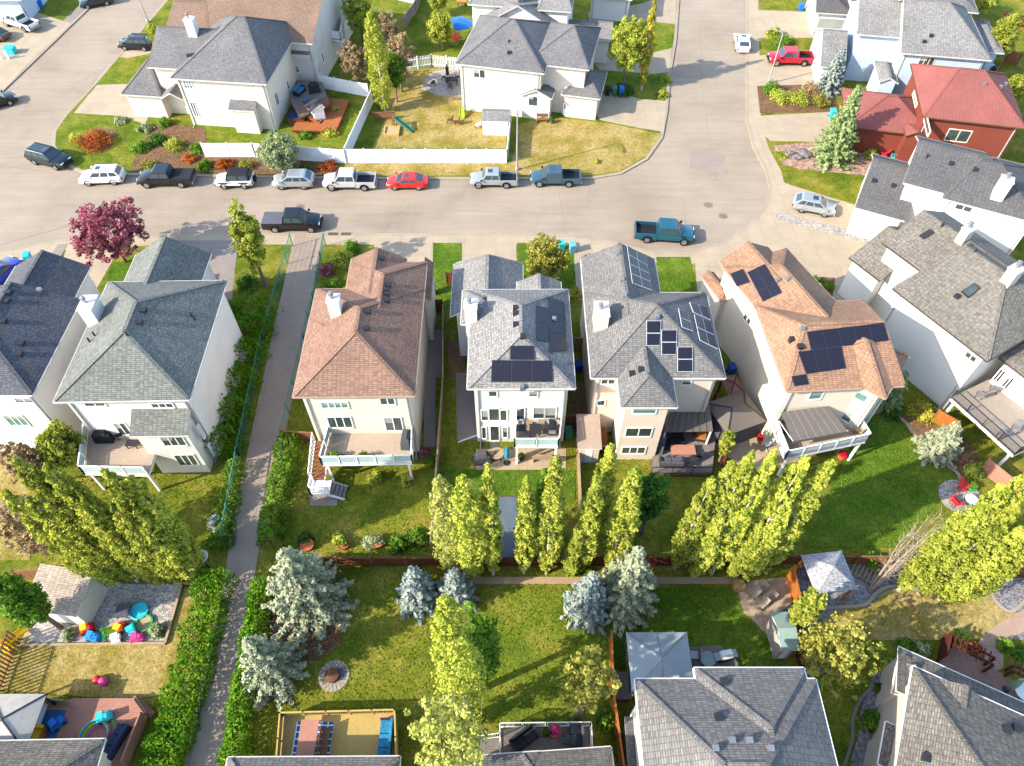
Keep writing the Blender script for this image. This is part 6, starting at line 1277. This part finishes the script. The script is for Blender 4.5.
gazebo('pale blue steel roofed gazebo behind the big grey hip roof', (660, 661), 3.9, 3.6, 2.5, .7, M('pale blue steel roof', D('ccd6da'), .5, .08, 1.), STEEL, seams=2); t, l, c = deck('grey boarded deck beside the steel roofed gazebo', [(690, 668), (690, 647), (722, 646.5), (738, 662), (738, 680), (690, 680)], .3, floor=GREYB, trim=TANW); table('round glass table on the grey boarded deck', at(706, 662, .3), 1., 1., .7, M('frosted glass', D('b8ccc8'), .2), rnd=True); grill('white grill at the corner of the grey boarded deck', at(723, 659, .3), .2, cover=False, mat=PLASTW); chair('grey chair beside the steel roofed gazebo', at(693, 657, .3), 1.5, STEEL)
shed('narrow white shed with grey roof against the fence at bottom', (628, 766), (641, 766), 2.6, 2., .35, WHITE, SH_SLATE, 'flat'); t = T('garden_chest', 'grey storage chest between the orange fence and the grey house', 'chest', at(619, 689)); MB().box(-.5, .5, -.8, .8, 0, .75).build('body', BROWNW, t); MB().box(-.54, .54, -.84, .84, .75, .83).build('lid', CANVAS, t)
for x, y, r, lb in ((753, 596, 2.2, 'outdoor lounge chair nearest the lawn on the paved terrace'), (760, 591, 2.2, 'outdoor lounge chair at the back of the paved terrace'), (769, 600, 2.2, 'outdoor lounge chair nearest the orange fence on the terrace'), (761, 606, 2.2, 'outdoor lounge chair at the front of the paved terrace')): chair(lb, at(x, y), r, M('tan sling fabric', D('d8c4b0'), .9))
planter('wooden barrel planter at the corner of the paved terrace', at(737, 588), M('barrel wood', D('d0a868'), .8), .45, .6); t = T('cantilever_parasol', 'folded dark parasol leaning by the orange fence on the terrace', 'umbrella', at(783, 616)); MB().tube((0, 0, 0), (0, .1, 2.2), .04).build('pole', DARKM, t); MB().hexa([(-1.1, -.35, .5), (.4, .3, 1.9), (.5, .1, 1.9), (-.6, -.55, .5), (-1.1, -.35, .62), (.4, .3, 2.05), (.5, .1, 2.05), (-.6, -.55, .62)]).build('canopy', DKGREY, t)
shed('small pale shed with green metal roof at the end of the terrace', (781, 651), (799.5, 650), 2.5, 2.1, .55, M('pale shed panel', D('e4dad0'), .6), M('green metal roof', D('b8d4c8'), .55, .08, 4.), 'x'); gazebo('shingled hip roof gazebo on orange posts beside the gravel bed', (829, 572), 2.9, 2.8, 2.4, .9, SH_PALE, ORANGE, .12, trim=SH_PALE)
# ---- right and bottom right yards
struct(MB().prism(smoothpath([(p.x, p.y) for p in G((806, 632), (840, 610), (868, 607), (885, 592), (905, 588), (925, 591), (945, 580), (965, 580), (985, 592), (997, 606), (1008, 614), (1016, 612), (1012, 640), (985, 640), (940, 640), (900, 640), (850, 640))], 5), -.1, .06).build('dry_lawn', GR_B))
kerbline = smoothpath([(p.x, p.y) for p in G((799, 634), (812, 619), (824, 610), (842, 609), (866, 606), (878, 594), (893, 588), (920, 591), (946, 579), (966, 579), (986, 590), (996, 604), (1008, 613), (1018, 610), (1028, 600))], 6); t = T('lawn_edging', 'curving pale concrete edging between dry lawn and gravel', 'edging', (kerbline[0].x, kerbline[0].y, 0)); MB().ring([(p.x-kerbline[0].x, p.y-kerbline[0].y) for p in kerbline], 0, .22, 0, .1).build('kerb', KERB, t)
kl = smoothpath([(p.x, p.y) for p in G((842, 776), (853, 742), (854, 720), (862, 700), (873, 688), (874, 672))], 6); t = T('lawn_edging', 'grey curving edging of the bed with the round green bush', 'edging', (kl[0].x, kl[0].y, 0)); MB().ring([(p.x-kl[0].x, p.y-kl[0].y) for p in kl], 0, .2, 0, .12).build('kerb', M('edging concrete', D('a89a90'), .9), t)
kl = smoothpath([(p.x, p.y) for p in G((862, 420), (876, 414), (890, 414), (903, 422), (912, 434), (925, 448), (940, 462), (956, 474), (960, 484))], 6); t = T('lawn_edging', 'pale curving edging along the lush shaded lawn', 'edging', (kl[0].x, kl[0].y, 0)); MB().ring([(p.x-kl[0].x, p.y-kl[0].y) for p in kl], 0, .22, 0, .1).build('kerb', KERB, t)
t = T('tree_ring', 'round concrete ring bed on the dark lawn', 'planter ring', at(818, 662)); m = MB(); m.ring([(.95*math.cos(6.2832*i/24), .8*math.sin(6.2832*i/24)) for i in range(24)], 0, .2, 0, .15, closed=True); m.build('ring', M('edging concrete', D('a89a90'), .9), t); MB().lathe((0, 0, 0), [(.8, 0), (.8, .05)], 20).build('gravel_fill', GRAVD, t)
sheet('garden_path', [(p.x, p.y) for p in smoothpath([(p.x, p.y) for p in G((1030, 606), (1005, 620), (985, 634), (976, 650), (990, 668), (1002, 668), (1004, 650), (1014, 636), (1040, 626))], 4)], .075, concrete('pink concrete', D('dcb8a0'), 2.), .1, px=False)
sheet('terrace', [(938, 664), (942, 640), (985, 664), (1030, 690), (1030, 715)], .07, concrete('pink pavers', D('c49a88'), .5), .1)
def pergola(label, a, b, w, h, mat):
    a, b = P(*a), P(*b); d = b-a; L = d.length; t = T('pergola', label, 'pergola', a, math.atan2(d.y, d.x)); m = MB()
    m.box(0, L, -.05, .05, h, h+.16).box(0, L, w-.05, w+.05, h, h+.16); m.build('beam', mat, t); m = MB()
    for i in range(int(L/.35)+1): m.box(.35*i-.03, .35*i+.03, -.25, w+.25, h+.16, h+.26)
    m.build('rafters', mat, t)
    for x in (0, L):
        for y in (0, w): MB().box(x-.07, x+.07, y-.07, y+.07, 0, h).build('post', mat, t)
pergola('dark red pergola over the terrace behind the bottom right house', (943, 652), (982, 672), .5, 1.4, REDW2); pergola('dark red trellis rail at the right edge of the terrace', (1004, 676), (1040, 694), .4, 1., REDW2); fence('board_fence', 'dark red screen fence at the left end of the terrace', [(936, 662), (941, 640)], 1.6, 'board', REDW2)
parasol('folded pale green parasol on the bottom right terrace', at(1005, 690), 1., 2.2, M('pale green cloth', D('a8c8a8'), .9), False); table('round white table at the right edge of the bottom right terrace', at(1021, 694), 1.5, 1.5, .74, PLASTW, rnd=True)
chair('red garden chair nearer the pinkish fence on the lush lawn edge', at(960, 489), -2.4, RED, kind='adirondack'); chair('red garden chair lower of the two by the white round table', at(953, 504), -1.2, RED, kind='adirondack'); table('small white round table beside the red garden chairs', at(968, 503), .9, .9, .6, PLASTW, rnd=True); planter('bright green plant pot behind the red garden chairs', at(970, 489), GREEN, .35, .4, LF['green']); sheet('fire_circle', [(p.x, p.y) for p in [at(960, 497)+Vector((1.6*math.cos(k*.4), 1.5*math.sin(k*.4), 0)) for k in range(16)]], .06, GRAV, .1, px=False)
t = T('bird_bath', 'pale stone bird bath on the gravel at right', 'bird bath', at(1000, 585)); MB().lathe((0, 0, 0), [(.25, 0), (.2, .1), (.1, .2), (.09, .6), (.3, .75), (.42, .85), (.38, .86), (.1, .76)], 14).build('bowl', STONE, t); t = T('satellite_dish', 'white satellite dish on a post by the path hedge', 'dish', at(211, 570)); MB().tube((0, 0, 0), (0, 0, 2.), .05).build('post', DARKM, t); MB().lathe((0, 0, 2.), [(.06, 0), (.35, .1), (.5, .24), (.47, .25), (.3, .13), (.02, .06)], 18).build('dish', VINYL, t)
stair_pts = [(868, 571, 'left'), (880, 575, 'right')]
t = T('wood_ladder', 'pale slatted garden trellis lying beside the shingled gazebo', 'trellis', at(866, 572), .9); m = MB()
for i in range(7): m.box(-.8, .8, -.9+.28*i, -.78+.28*i, .12, .17)
m.box(-.7, -.6, -1., 1., .02, .12).box(.6, .7, -1., 1., .02, .12); m.build('slats', TANW, t)
# ======================================================= vehicles
GP = 'vehicles parked along the street'
for a in (
 ('suv', 'dark green black suv parked at the left street corner', 'suv', (52, 163), -20, paint('dark green', '1c2a2e'), None, None, 1.05),
 ('suv', 'white suv second from the left in the long parked row', 'suv', (105, 181), 184, paint('white', 'd4d4d4', 0), None, None, .98),
 ('pickup', 'black pickup with covered bed between the white suv and the white jeep', 'pickup', (169, 183), 181, paint('black blue', '15181f'), BLACKC, None, 1.04),
 ('jeep', 'white jeep with black top and spare wheel', 'jeep', (237, 185), 181, paint('white', 'd4d4d4', 0), None, PLAST, .98),
 ('hatch', 'silver crossover between the white jeep and the silver pickup', 'car', (295, 185), 181, paint('silver', 'a4a8ac', .5), None, None, 1.06),
 ('pickup', 'silver white full size pickup with open bed beside the red car', 'pickup', (351, 186), 180, paint('silver white', 'b8b8b6', .3), None, None, 1.),
 ('sedan', 'bright red sedan in the parked row', 'car', (408, 186), 180, paint('red', 'b81c18', 0), None, None, .97),
 ('small pickup', 'silver small pickup just left of the street lamp', 'pickup', (494, 184), 180, paint('silver', 'a4a8ac', .5), None, None, .97),
 ('small pickup', 'steel blue pickup with open bed right of the street lamp', 'pickup', (555, 182.5), 180, paint('steel blue', '3c5a68', .4), None, None, 1.03),
 ('pickup', 'black pickup with ribbed grey bed cover across the road from the parked row', 'pickup', (294, 227), 0, paint('black', '121317'), M('tonneau', '54545c', .6), None, 1.03),
 ('pickup', 'turquoise pickup in the bulb of the road', 'pickup', (663, 238), -6, paint('turquoise', '1e5a6c', .4), None, None, 1.04),
 ('hatch', 'silver hatchback on the driveway right of the road bulb', 'car', (812, 210), -18, paint('silver', 'a4a8ac', .5), None, None, 1.03),
 ('hatch', 'white hatchback driving up the right street', 'car', (741, 47), 84, paint('white', 'd4d4d4', 0), None, None, 1.02),
 ('pickup', 'red pickup on the driveway by the right street', 'pickup', (789, 63), 180, paint('crimson', 'a41426', .1), None, None, 1.),
 ('suv', 'black suv half behind the small bright tree at the corner house', 'suv', (138, 48), 176, paint('black blue', '15181f'), None, None, .95),
 ('suv', 'dark green suv at the very top of the left street', 'suv', (98, 5), 205, paint('dark green', '1c2a2e'), None, None, .95),
 ('pickup', 'white pickup on the top left driveway', 'pickup', (23, 27), 153, paint('white', 'd4d4d4', 0), None, None, 1.),
 ('suv', 'black suv cut by the left edge of the photo', 'suv', (-2, 106), 35, paint('black', '121317'), None, None, .97),
 ('hatch', 'bright blue car on the driveway at the left edge', 'car', (3, 279), 70, paint('blue', '16309c', .2), None, None, 1.1),
 ('sedan', 'dark car nose by the top left driveway', 'car', (-4, 38), 160, paint('bronze', '4a4436', .4), None, None, 1.),
):
    z = 0.01 if a[3] in ((812, 210), (789, 63), (23, 27), (3, 279), (-4, 38), (138, 48)) else -.12
    vehicle(*a[:6], bed=a[6], roofm=a[7], s=a[8], grp=GP if 160 < a[3][1] < 230 and a[3][0] < 600 else None, z=z)
# ======================================================= trees
LP = [('left edge poplar, outermost of the leaning left cluster', (4, 492), 584, .95), ('tall poplar second from the left edge in the left cluster', (14, 459), 581, 1.1), ('poplar right of the round green tree in the left cluster', (44, 464), 580, 1.1), ('middle poplar of the left cluster', (66, 482), 582, 1.05), ('lower poplar in the middle front of the left cluster', (84, 500), 584, 1.), ('tall poplar below the tan deck in the left cluster', (104, 470), 577, 1.1), ('rightmost tall poplar of the left cluster', (128, 478), 572, 1.1), ('short poplar at the right end of the left cluster nearest the path', (152, 508), 572, .95), ('front poplar of the left cluster by the gravel pad', (112, 505), 584, 1.), ('poplar behind the second and third of the left cluster', (30, 470), 578, 1.15), ('poplar behind the middle one of the left cluster', (56, 474), 572, 1.1), ('poplar between the tall one below the deck and the rightmost tall one', (117, 478), 568, 1.05), ('low front poplar under the outermost left one', (28, 500), 586, 1.), ('low front poplar in the centre of the left cluster', (140, 515), 582, 1.)]
CP = [('loose light poplar left in the centre row behind the tan fence', (440, 478), 570, 1.35), ('bushy light poplar second in the centre row', (463, 477), 576, 1.45), ('slim poplar left of the dark slab in the centre row', (488, 466), 574, .8), ('slim poplar right of the dark slab in the centre row', (527, 480), 572, .85), ('broad upright poplar in the middle of the centre row', (557, 459), 573, 1.05), ('deep green poplar behind the broad upright one', (546, 470), 540, .8), ('leaning looking poplar beside the light fence, centre row', (597, 478), 570, .98), ('poplar close to the cream house in the centre row', (611, 446), 535, .95), ('poplar left of the dark round tree', (636, 470), 568, 1.2), ('short slim poplar low in the centre row', (577, 535), 575, .75)]
RP = [('first poplar of the right cluster nearest the dark round tree', (712, 480), 568, .95), ('tall poplar in the left half of the right cluster', (752, 454), 572, .9), ('tall poplar in the middle of the right cluster', (775, 453), 574, .88), ('poplar below the awning deck in the right cluster', (806, 459), 576, .95), ('rightmost poplar of the right cluster beside the lush lawn', (832, 462), 574, .95), ('short front poplar of the right cluster', (762, 522), 578, .75), ('short poplar front right in the right cluster', (788, 508), 580, .8), ('low poplar at the left foot of the right cluster', (722, 515), 575, .95), ('poplar filling the gap left of the tallest pair in the right cluster', (733, 462), 566, .8), ('poplar filling the gap right of the tallest pair in the right cluster', (792, 466), 570, .85)]
FP = [('poplar at the left end of the far right cluster by the bare tree', (988, 506), 590, 1.1), ('tall poplar at the rear of the far right cluster', (1008, 486), 586, 1.2), ('tall poplar at the right photo edge, rear', (1034, 474), 584, 1.25), ('poplar in the front of the far right cluster', (1024, 530), 600, 1.2), ('poplar at the right photo edge, front', (1052, 520), 600, 1.3), ('poplar in the middle of the far right cluster', (1016, 508), 594, 1.15)]
for lst, mt, gp in ((LP, LF['poplar'], 'leaning poplars of the left cluster'), (CP, LF['poplar2'], 'slim poplars of the centre row'), (RP, LF['poplar2'], 'tall poplars of the right cluster'), (FP, LF['poplar2'], 'poplars of the far right cluster')):
    proto = []
    for i, (lb, tp, row, r) in enumerate(lst):
        b, h = from_top(tp, row)
        m_ = mt
        if 'loose' in lb or 'bushy' in lb: tree_poplar('poplar_tree', lb, b, h, r, LF['pale'] if 'loose' in lb else mt, gp, 4600); continue
        if 'deep green' in lb: tree_poplar('poplar_tree', lb, b, h, r, LF['green'], gp, 4600); continue
        if len(proto) < 3: t = tree_poplar('poplar_tree', lb, b, h, r, m_, gp, 6200); proto.append((t, h, r))
        else:
            p, ph, pr = proto[i % 3]; t = dup(p); t.location = b; t.scale = (r/pr, r/pr, h/ph); t.rotation_euler.z = random.uniform(0, 6.28); t['label'] = lb
def rt(label, tp, row, r, mt, **k):
    b, h = from_top(tp, row); return tree_round(k.pop('name', 'leafy_tree'), label, b, h, r, mt, **k)
rt('bright green round tree above the left poplar cluster', (44, 427), 470, 1.75, LF['poplar2'], n=6000)
rt('pale half bare tree at the left edge under the white house wall', (8, 444), 486, 1.5, LF['pinkish'], n=3000, ragged=.6, cl=.22)
rt('dark green round tree behind the lower deck', (661, 469), 535, 1.35, LF['dark'], n=5500, k=60); rt('deep green tree beside the yellow poplar at the bottom', (470, 612), 690, 1.75, LF['green'], n=7000); b, h = from_top((445, 598), 722); tree_poplar('poplar_tree', 'yellow green poplar standing alone at the bottom centre', b, h, 1.55, LF['poplar2'], None, 7000); rt('pale blossoming loose tree at the bottom edge', (440, 706), 775, 2.1, LF['pale'], n=5200, ragged=.6, cl=.24)
tree_round('plum_tree', 'spreading dark red plum tree by the left pavement', P(126, 262), hgt((126, 262), 205), 4., LF['plum'], BARKB, 7600, ragged=.55, k=130, cl=.2, lf=.22, z0=1.2); tree_round('leafy_tree', 'yellow green street tree at the entrance of the walking path', P(266, 287), hgt((266, 287), 198), 1.6, LF['poplar2'], BARK, 6500, ragged=.45, z0=1.6); tree_round('leafy_tree', 'olive street tree between the two grey roofed houses', P(545, 284), hgt((545, 284), 238), 2.3, LF['olive'], BARK, 6000, ragged=.45, cl=.26, k=90); tree_round('willow_tree', 'silvery green tree at the white street fence', P(283, 170), hgt((283, 170), 134), 2.5, LF['silver'], BARK, 6500, ragged=.3, z0=.4)
b, h = from_top((370, 12), 112); tree_poplar('poplar_tree', 'tall yellow poplar in the upper yard beside the slanting fence', b, h, 1.65, LF['poplar'], None, 7000); rt('bright green tree at the top left of the tall yellow poplar', (354, -14), 48, 2.2, LF['poplar2'], n=6000, ragged=.4); rt('half bare pinkish tree left of the tall yellow poplar', (350, 40), 92, 2., LF['pinkish'], n=3200, ragged=.6, cl=.22); rt('half bare pinkish tree right of the tall yellow poplar', (394, 30), 92, 2.2, LF['pinkish'], n=3800, ragged=.6, cl=.24); rt('green tree right behind the tall yellow poplar', (390, 48), 102, 1.7, LF['green'], n=4500, ragged=.4); rt('pinkish tree at the top beside the grey board fence', (384, 10), 56, 1.8, LF['pinkish'], n=3500, ragged=.6, cl=.24)
rt('bright leafy tree left of the blue parasol', (440, 12), 50, 1.9, LF['poplar2'], n=5500, ragged=.4); rt('bright leafy tree at the top edge left of the blue parasol', (436, -16), 16, 1.7, LF['poplar2'], n=4500, ragged=.4); rt('big bright green tree on the right street lawn', (633, 12), 88, 2.6, LF['poplar2'], n=9000, ragged=.45, k=110, cl=.26); b, h = from_top((655, 0), 90); tree_poplar('poplar_tree', 'slim golden poplar beside the big bright green tree', b, h, .8, LF['gold'], None, 5200); rt('small bright tree beside the black suv', (151, 22), 52, 1.3, LF['poplar'], n=3600); rt('brown leafed tree at the top edge by the taupe roof', (190, -12), 12, 1.7, LF['pinkish'], n=3000, ragged=.6); rt('leafy tree at the upper right corner behind the red house', (1018, 12), 70, 1.9, LF['poplar2'], n=5000, ragged=.4); rt('yellow green bushes tree along the top right edge', (990, -12), 18, 2.2, LF['poplar2'], n=4500); rt('bright shrub tree below the upper right corner', (1024, 74), 108, 1.6, LF['poplar2'], n=4000)
rt('golden honey locust over the dark lawn at the bottom right', (856, 634), 676, 2.4, LF['olive'], n=2800, ragged=.8, k=130, cl=.15, z0=1.2); rt('yellow green tree beside the orange fence', (598, 646), 718, 1.5, LF['olive'], n=3800, ragged=.7, cl=.2); rt('bright green tree at the left edge beside the cream shed', (-14, 574), 628, 1.4, LF['green'], n=6000); rt('pale bare shrub tree at the left edge under the poplars', (0, 498), 560, 2., LF['pinkish'], n=3800, ragged=.6, cl=.22)
rt('light green small tree beside the shingled gazebo', (822, 590), 632, .95, LF['poplar2'], n=3500); rt('slim bright sapling between the fence and the gazebo', (733, 428), 462, .6, LF['poplar2'], n=2000, k=30)
for lb, tp, row, r, mt in (('big silvery spruce right of the walking path', (282, 550), 606, 3.1, 'spruce'), ('silvery spruce lower beside the walking path', (246, 638), 674, 2.2, 'spruce'), ('blue grey spruce behind the brown board fence', (411, 567), 600, 1.55, 'spruceb'), ('blue grey spruce with brown top beside the yellow poplar', (453, 569), 600, 1.45, 'spruceb'), ('blue spruce left of the pair below the centre poplars', (594, 573), 612, 1.75, 'spruceb'), ('silver spruce right of the pair below the centre poplars', (640, 546), 602, 2.3, 'spruce'), ('silvery dwarf spruce in the bed by the right deck', (960, 422), 454, 1.7, 'spruce'), ('dark spruce between the tan roofed and weathered grey roofed houses', (908, 370), 404, 1.2, 'spruceg'), ('blue spruce in front of the pale blue house', (845, 44), 92, 1.6, 'spruceb'), ('tall green spruce in front of the red garage', (861, 82), 160, 2.5, 'spruceg')):
    b, h = from_top(tp, row); tree_spruce('spruce_tree', lb, b, h, r, LF[mt])
b = P(868, 592); tips = []
for px_ in ((918, 522), (930, 516), (942, 512), (952, 520), (936, 530), (925, 540), (960, 510), (908, 532), (948, 530), (914, 545), (940, 522)):
    q = P(px_[0], px_[1], random.uniform(5.5, 7.5)); tips.append(q-b)
bare_tree('pale leafless tree leaning over the fence right of the shingled gazebo', b, tips, .09, M('pale dead wood', D('d8c4a8'), .85, .2))
hedge('sheared cedar hedge along the left side of the lower path', [(222, 580), (196, 680), (164, 790)], 2.1, 1.9, LF['hedge'], 230, .13, .3, True); hedge('dark hedge along the right side of the path beside the cream deck', [(291, 442), (270, 548)], 1.9, 1.6, LF['green'], 210, .14); hedge('green hedge along the right side of the lower path', [(265, 585), (247, 690), (232, 790)], 1.6, 1.7, LF['hedge'], 210, .13); hedge('tall dark shrub hedge between the path fence and the blue grey roofed house', [(256, 312), (233, 390), (212, 462)], 4., 2.5, LF['hedge'], 190, .16, .5); hedge('low yellow green hedge at the foot of the path fence', [(238, 465), (222, 552)], 1.5, 1.2, LF['green'], 170, .14, .5)
def sh(lb, px, rpx, h, mt, **k):
    b = P(*px); r = rpx*(CH/(FPX*(sP+(px[1]-383)/FPX*cP))); return shrub(lb, b, r, h, LF[mt] if isinstance(mt, str) else mt, **k)
for lb, px, r, h, mt in (
 ('round clipped bush beside the street tree', (249, 287), 12, 1.6, 'dark'), ('rust red bush in the corner bed', (98, 144), 19, 1.7, 'rust'), ('yellow bush left of the rust red one', (77, 140), 7, .8, 'gold'), ('left blue green juniper by the corner driveway', (122, 122), 9, .6, 'silver'), ('right blue green juniper by the corner driveway', (145, 130), 10, .7, 'silver'), ('green bush at the corner house wall', (165, 125), 8, .9, 'green'),
 ('leftmost green shrub in the street bed', (142, 150), 10, 1.1, 'green'), ('green shrub in the upper street bed', (158, 142), 11, 1.2, 'dark'), ('bright shrub in the middle of the street bed', (176, 148), 12, 1.2, 'poplar2'), ('rust shrub in the street bed left of the fence', (190, 160), 8, .8, 'rust'), ('bright shrub left of the white fence end', (198, 151), 9, 1.1, 'green'), ('low mixed shrub at the street behind the black pickup', (150, 167), 11, .8, 'olive'), ('low green shrub at the street behind the white jeep', (205, 168), 11, .9, 'green'), ('rusty shrub below the white fence near the jeep', (226, 166), 11, .9, 'rust'), ('green shrub below the white fence', (247, 167), 9, .9, 'olive'), ('rust brown shrub behind the silver pickup', (328, 170), 12, 1., 'rust'), ('low shrub between the silvery tree and the rust brown shrub', (305, 171), 8, .8, 'green'),
 ('bright green shrub in the front garden of the brown roofed house', (344, 262), 12, 1.6, 'poplar2'), ('dark purple shrub in the front garden of the brown roofed house', (328, 272), 9, .9, 'plum'), ('green shrub at the pavement of the brown roofed house', (352, 250), 10, 1., 'green'), ('low green shrub near the path in the front garden', (334, 286), 8, .8, 'green'), ('yellow flowering shrub right of the olive tree', (575, 295), 8, 1., 'gold'), ('dark shrub on the bed beside the weathered grey garage', (815, 284), 8, .9, 'dark'), ('second dark shrub on the bed beside the weathered grey garage', (828, 287), 7, .9, 'green'), 
 ('left big shrub in the bed below the red pickup', (779, 100), 12, 1.6, 'poplar2'), ('middle big shrub in the bed below the red pickup', (797, 103), 13, 1.6, 'poplar2'), ('rust tipped shrub in the bed below the red pickup', (811, 92), 10, 1.5, 'pinkish'), ('right big shrub in the bed by the blue spruce', (820, 104), 11, 1.5, 'olive'), ('small conifer like shrub at the left end of the bed', (770, 92), 9, 1.6, 'green'), ('shrub on the small lawn above the red pickup', (784, 44), 11, 1.4, 'green'), ('second shrub on the small lawn beside the lamp', (772, 36), 9, 1.2, 'poplar2'), ('low shrub left in the pink rock bed', (781, 156), 8, .5, 'poplar2'), ('yellow green bush by the red garage', (870, 157), 8, 1., 'poplar'), ('yellow bush at the red house entry', (930, 152), 9, 1.1, 'poplar'), ('second yellow bush at the red house wall', (947, 154), 7, 1., 'poplar'), ('low green shrub at the foot of the tall green spruce', (850, 160), 7, .6, 'olive'),
 ('pale shrub in the garden behind the cream deck', (372, 544), 9, 1., 'silver'), ('bright shrub below the cream deck', (376, 480), 8, 1., 'poplar2'), ('bright shrub at the deck corner by the tan fence', (407, 481), 7, 1., 'poplar2'), ('large green shrub near the back fence', (398, 546), 11, 1.1, 'green'), ('loose green shrub beside the tan fence corner', (417, 540), 13, 1.3, 'green'), ('small pale shrub beside the terracotta pot', (338, 540), 7, .8, 'poplar2'), ('dark shrub at the left of the rear garden', (305, 540), 9, .7, 'dark'), ('pink flowering shrub in the dark side passage', (425, 454), 6, .8, 'plum'), ('round shrub at the tan fence', (432, 462), 7, 1.1, 'green'),
 ('yellow shrub in the bed by the right deck', (920, 415), 14, 1.5, 'gold'), ('yellow green shrub beside the pinkish fence', (972, 473), 11, 1.3, 'poplar2'), ('round green bush in the gravel bed at the bottom right', (870, 722), 14, 1.3, 'green'), ('small round bush above the large one in the gravel bed', (880, 690), 7, .7, 'green'), ('yellow green shrub at the house corner bottom right', (888, 668), 10, 1.2, 'poplar2'), ('flowering shrub left of the dark red screen', (905, 648), 12, .9, 'green'), ('green shrub with pink flowers at the screen', (921, 650), 9, .7, 'silver'), ('dark red shrub at the pergola', (975, 650), 8, .9, 'rust'), ('low green shrub right of the garden path', (1004, 648), 10, .8, 'green'), ('green shrub at the right edge by the garden path', (1020, 655), 9, .9, 'dark'), ('low green shrub left of the pergola on the dry lawn', (958, 640), 10, .7, 'green'), ('small shrub in the round concrete ring', (823, 664), 6, .6, 'green'), ('green shrub below the yellow green tree at the orange fence', (605, 722), 10, 1.2, 'green'), ('bright climbing shrub behind the shingled gazebo', (868, 562), 10, 1., 'green'), ('low green shrubs on the right gravel bed', (990, 572), 10, .8, 'poplar2'),
 ('grey green shrub left on the gravel pad edge', (71, 636), 8, .8, 'silver'), ('grey green shrub right on the gravel pad edge', (159, 632), 9, .9, 'silver'), ('lilac shrub behind the satellite dish', (220, 525), 11, 1.3, 'spruceb'), ('bright shrub by the orange deck', (336, 113), 5, 1., 'poplar2'), ('low shrub at the edge of the orange deck', (330, 134), 9, .8, 'poplar2'), ('low bush in front of the orange deck', (306, 137), 8, .7, 'green'), ('small round bush on the dry front lawn', (596, 163), 3.5, .5, 'poplar'), ('clipped yellow shrub on the shaded lawn by the right street', (666, 80), 9, .5, 'poplar'), ('lower yellow shrub by the right driveway', (662, 96), 9, .5, 'poplar'), ('dark bush at the foot of the big bright green tree', (622, 92), 14, 1., 'dark'), ('low dark shrub beneath the deck of the right house', (945, 440), 9, .8, 'dark'), ('shrub between the tan roofed house and the lush lawn', (890, 416), 10, .9, 'dark')):
    sh(lb, px, r, h, mt)
planter('terracotta pot left in the rear garden of the brown roofed house', at(308, 547), TERRA, .5, .4); planter('terracotta pot with leaves in the rear garden middle', at(344, 546), TERRA, .45, .4, LF['green']); planter('terracotta pot right in the rear garden near the fence', at(378, 544), TERRA, .5, .45, LF['silver'])
t = T('slab_cover', 'dark blue grey trampoline sized pond cover between the two slim poplars', 'cover', at(508, 530)); MB().box(-1.3, 1.3, -2.6, 2.6, .25, .35).build('cover', M('slate blue cover', D('7c8894'), .5, .2, 1.), t); MB().box(-1.4, 1.4, -2.7, 2.7, 0, .25).build('base', BROWNW, t)

# ======================================================= short weeds and grass tufts on the lawns (uncountable)
_n = 90000; _x = np.concatenate([rng.uniform(-34, 42, _n), rng.uniform(-50, 62, _n//3)]); _y = np.concatenate([rng.uniform(8, 52, _n), rng.uniform(62, 100, _n//3)]); _k = np.ones(len(_x), bool)
for q in HARD: _k &= ~inside(q, _x, _y)
_u, _v = inside(kS+[Vector((190, kS[-1].y, 0)), Vector((190, -70, 0)), Vector((-180, -70, 0)), Vector((-180, kS[0].y, 0))], _x, _y), inside(kN, _x, _y); _k &= (_u | _v)
for ln, o_ in ((kS, -1.9), (kN, -.5)):
    for a, b in zip(ln, ln[1:]):
        d = (b-a); L2 = d.length_squared; tt = np.clip(((_x-a.x)*d.x+(_y-a.y)*d.y)/L2, 0, 1); _k &= np.hypot(_x-a.x-tt*d.x, _y-a.y-tt*d.y) > -o_
_p = np.stack([_x[_k], _y[_k], rng.uniform(.02, .07, _k.sum())], 1); o = struct(quads('grass_tufts', _p, rng.normal(size=_p.shape)*.6+np.array([0, 0, 1.]), .095, leafmat('grass blades', ('4c661c', '6c7e28', '8a8c38'), .5, .3), None, 1.6), 'stuff')
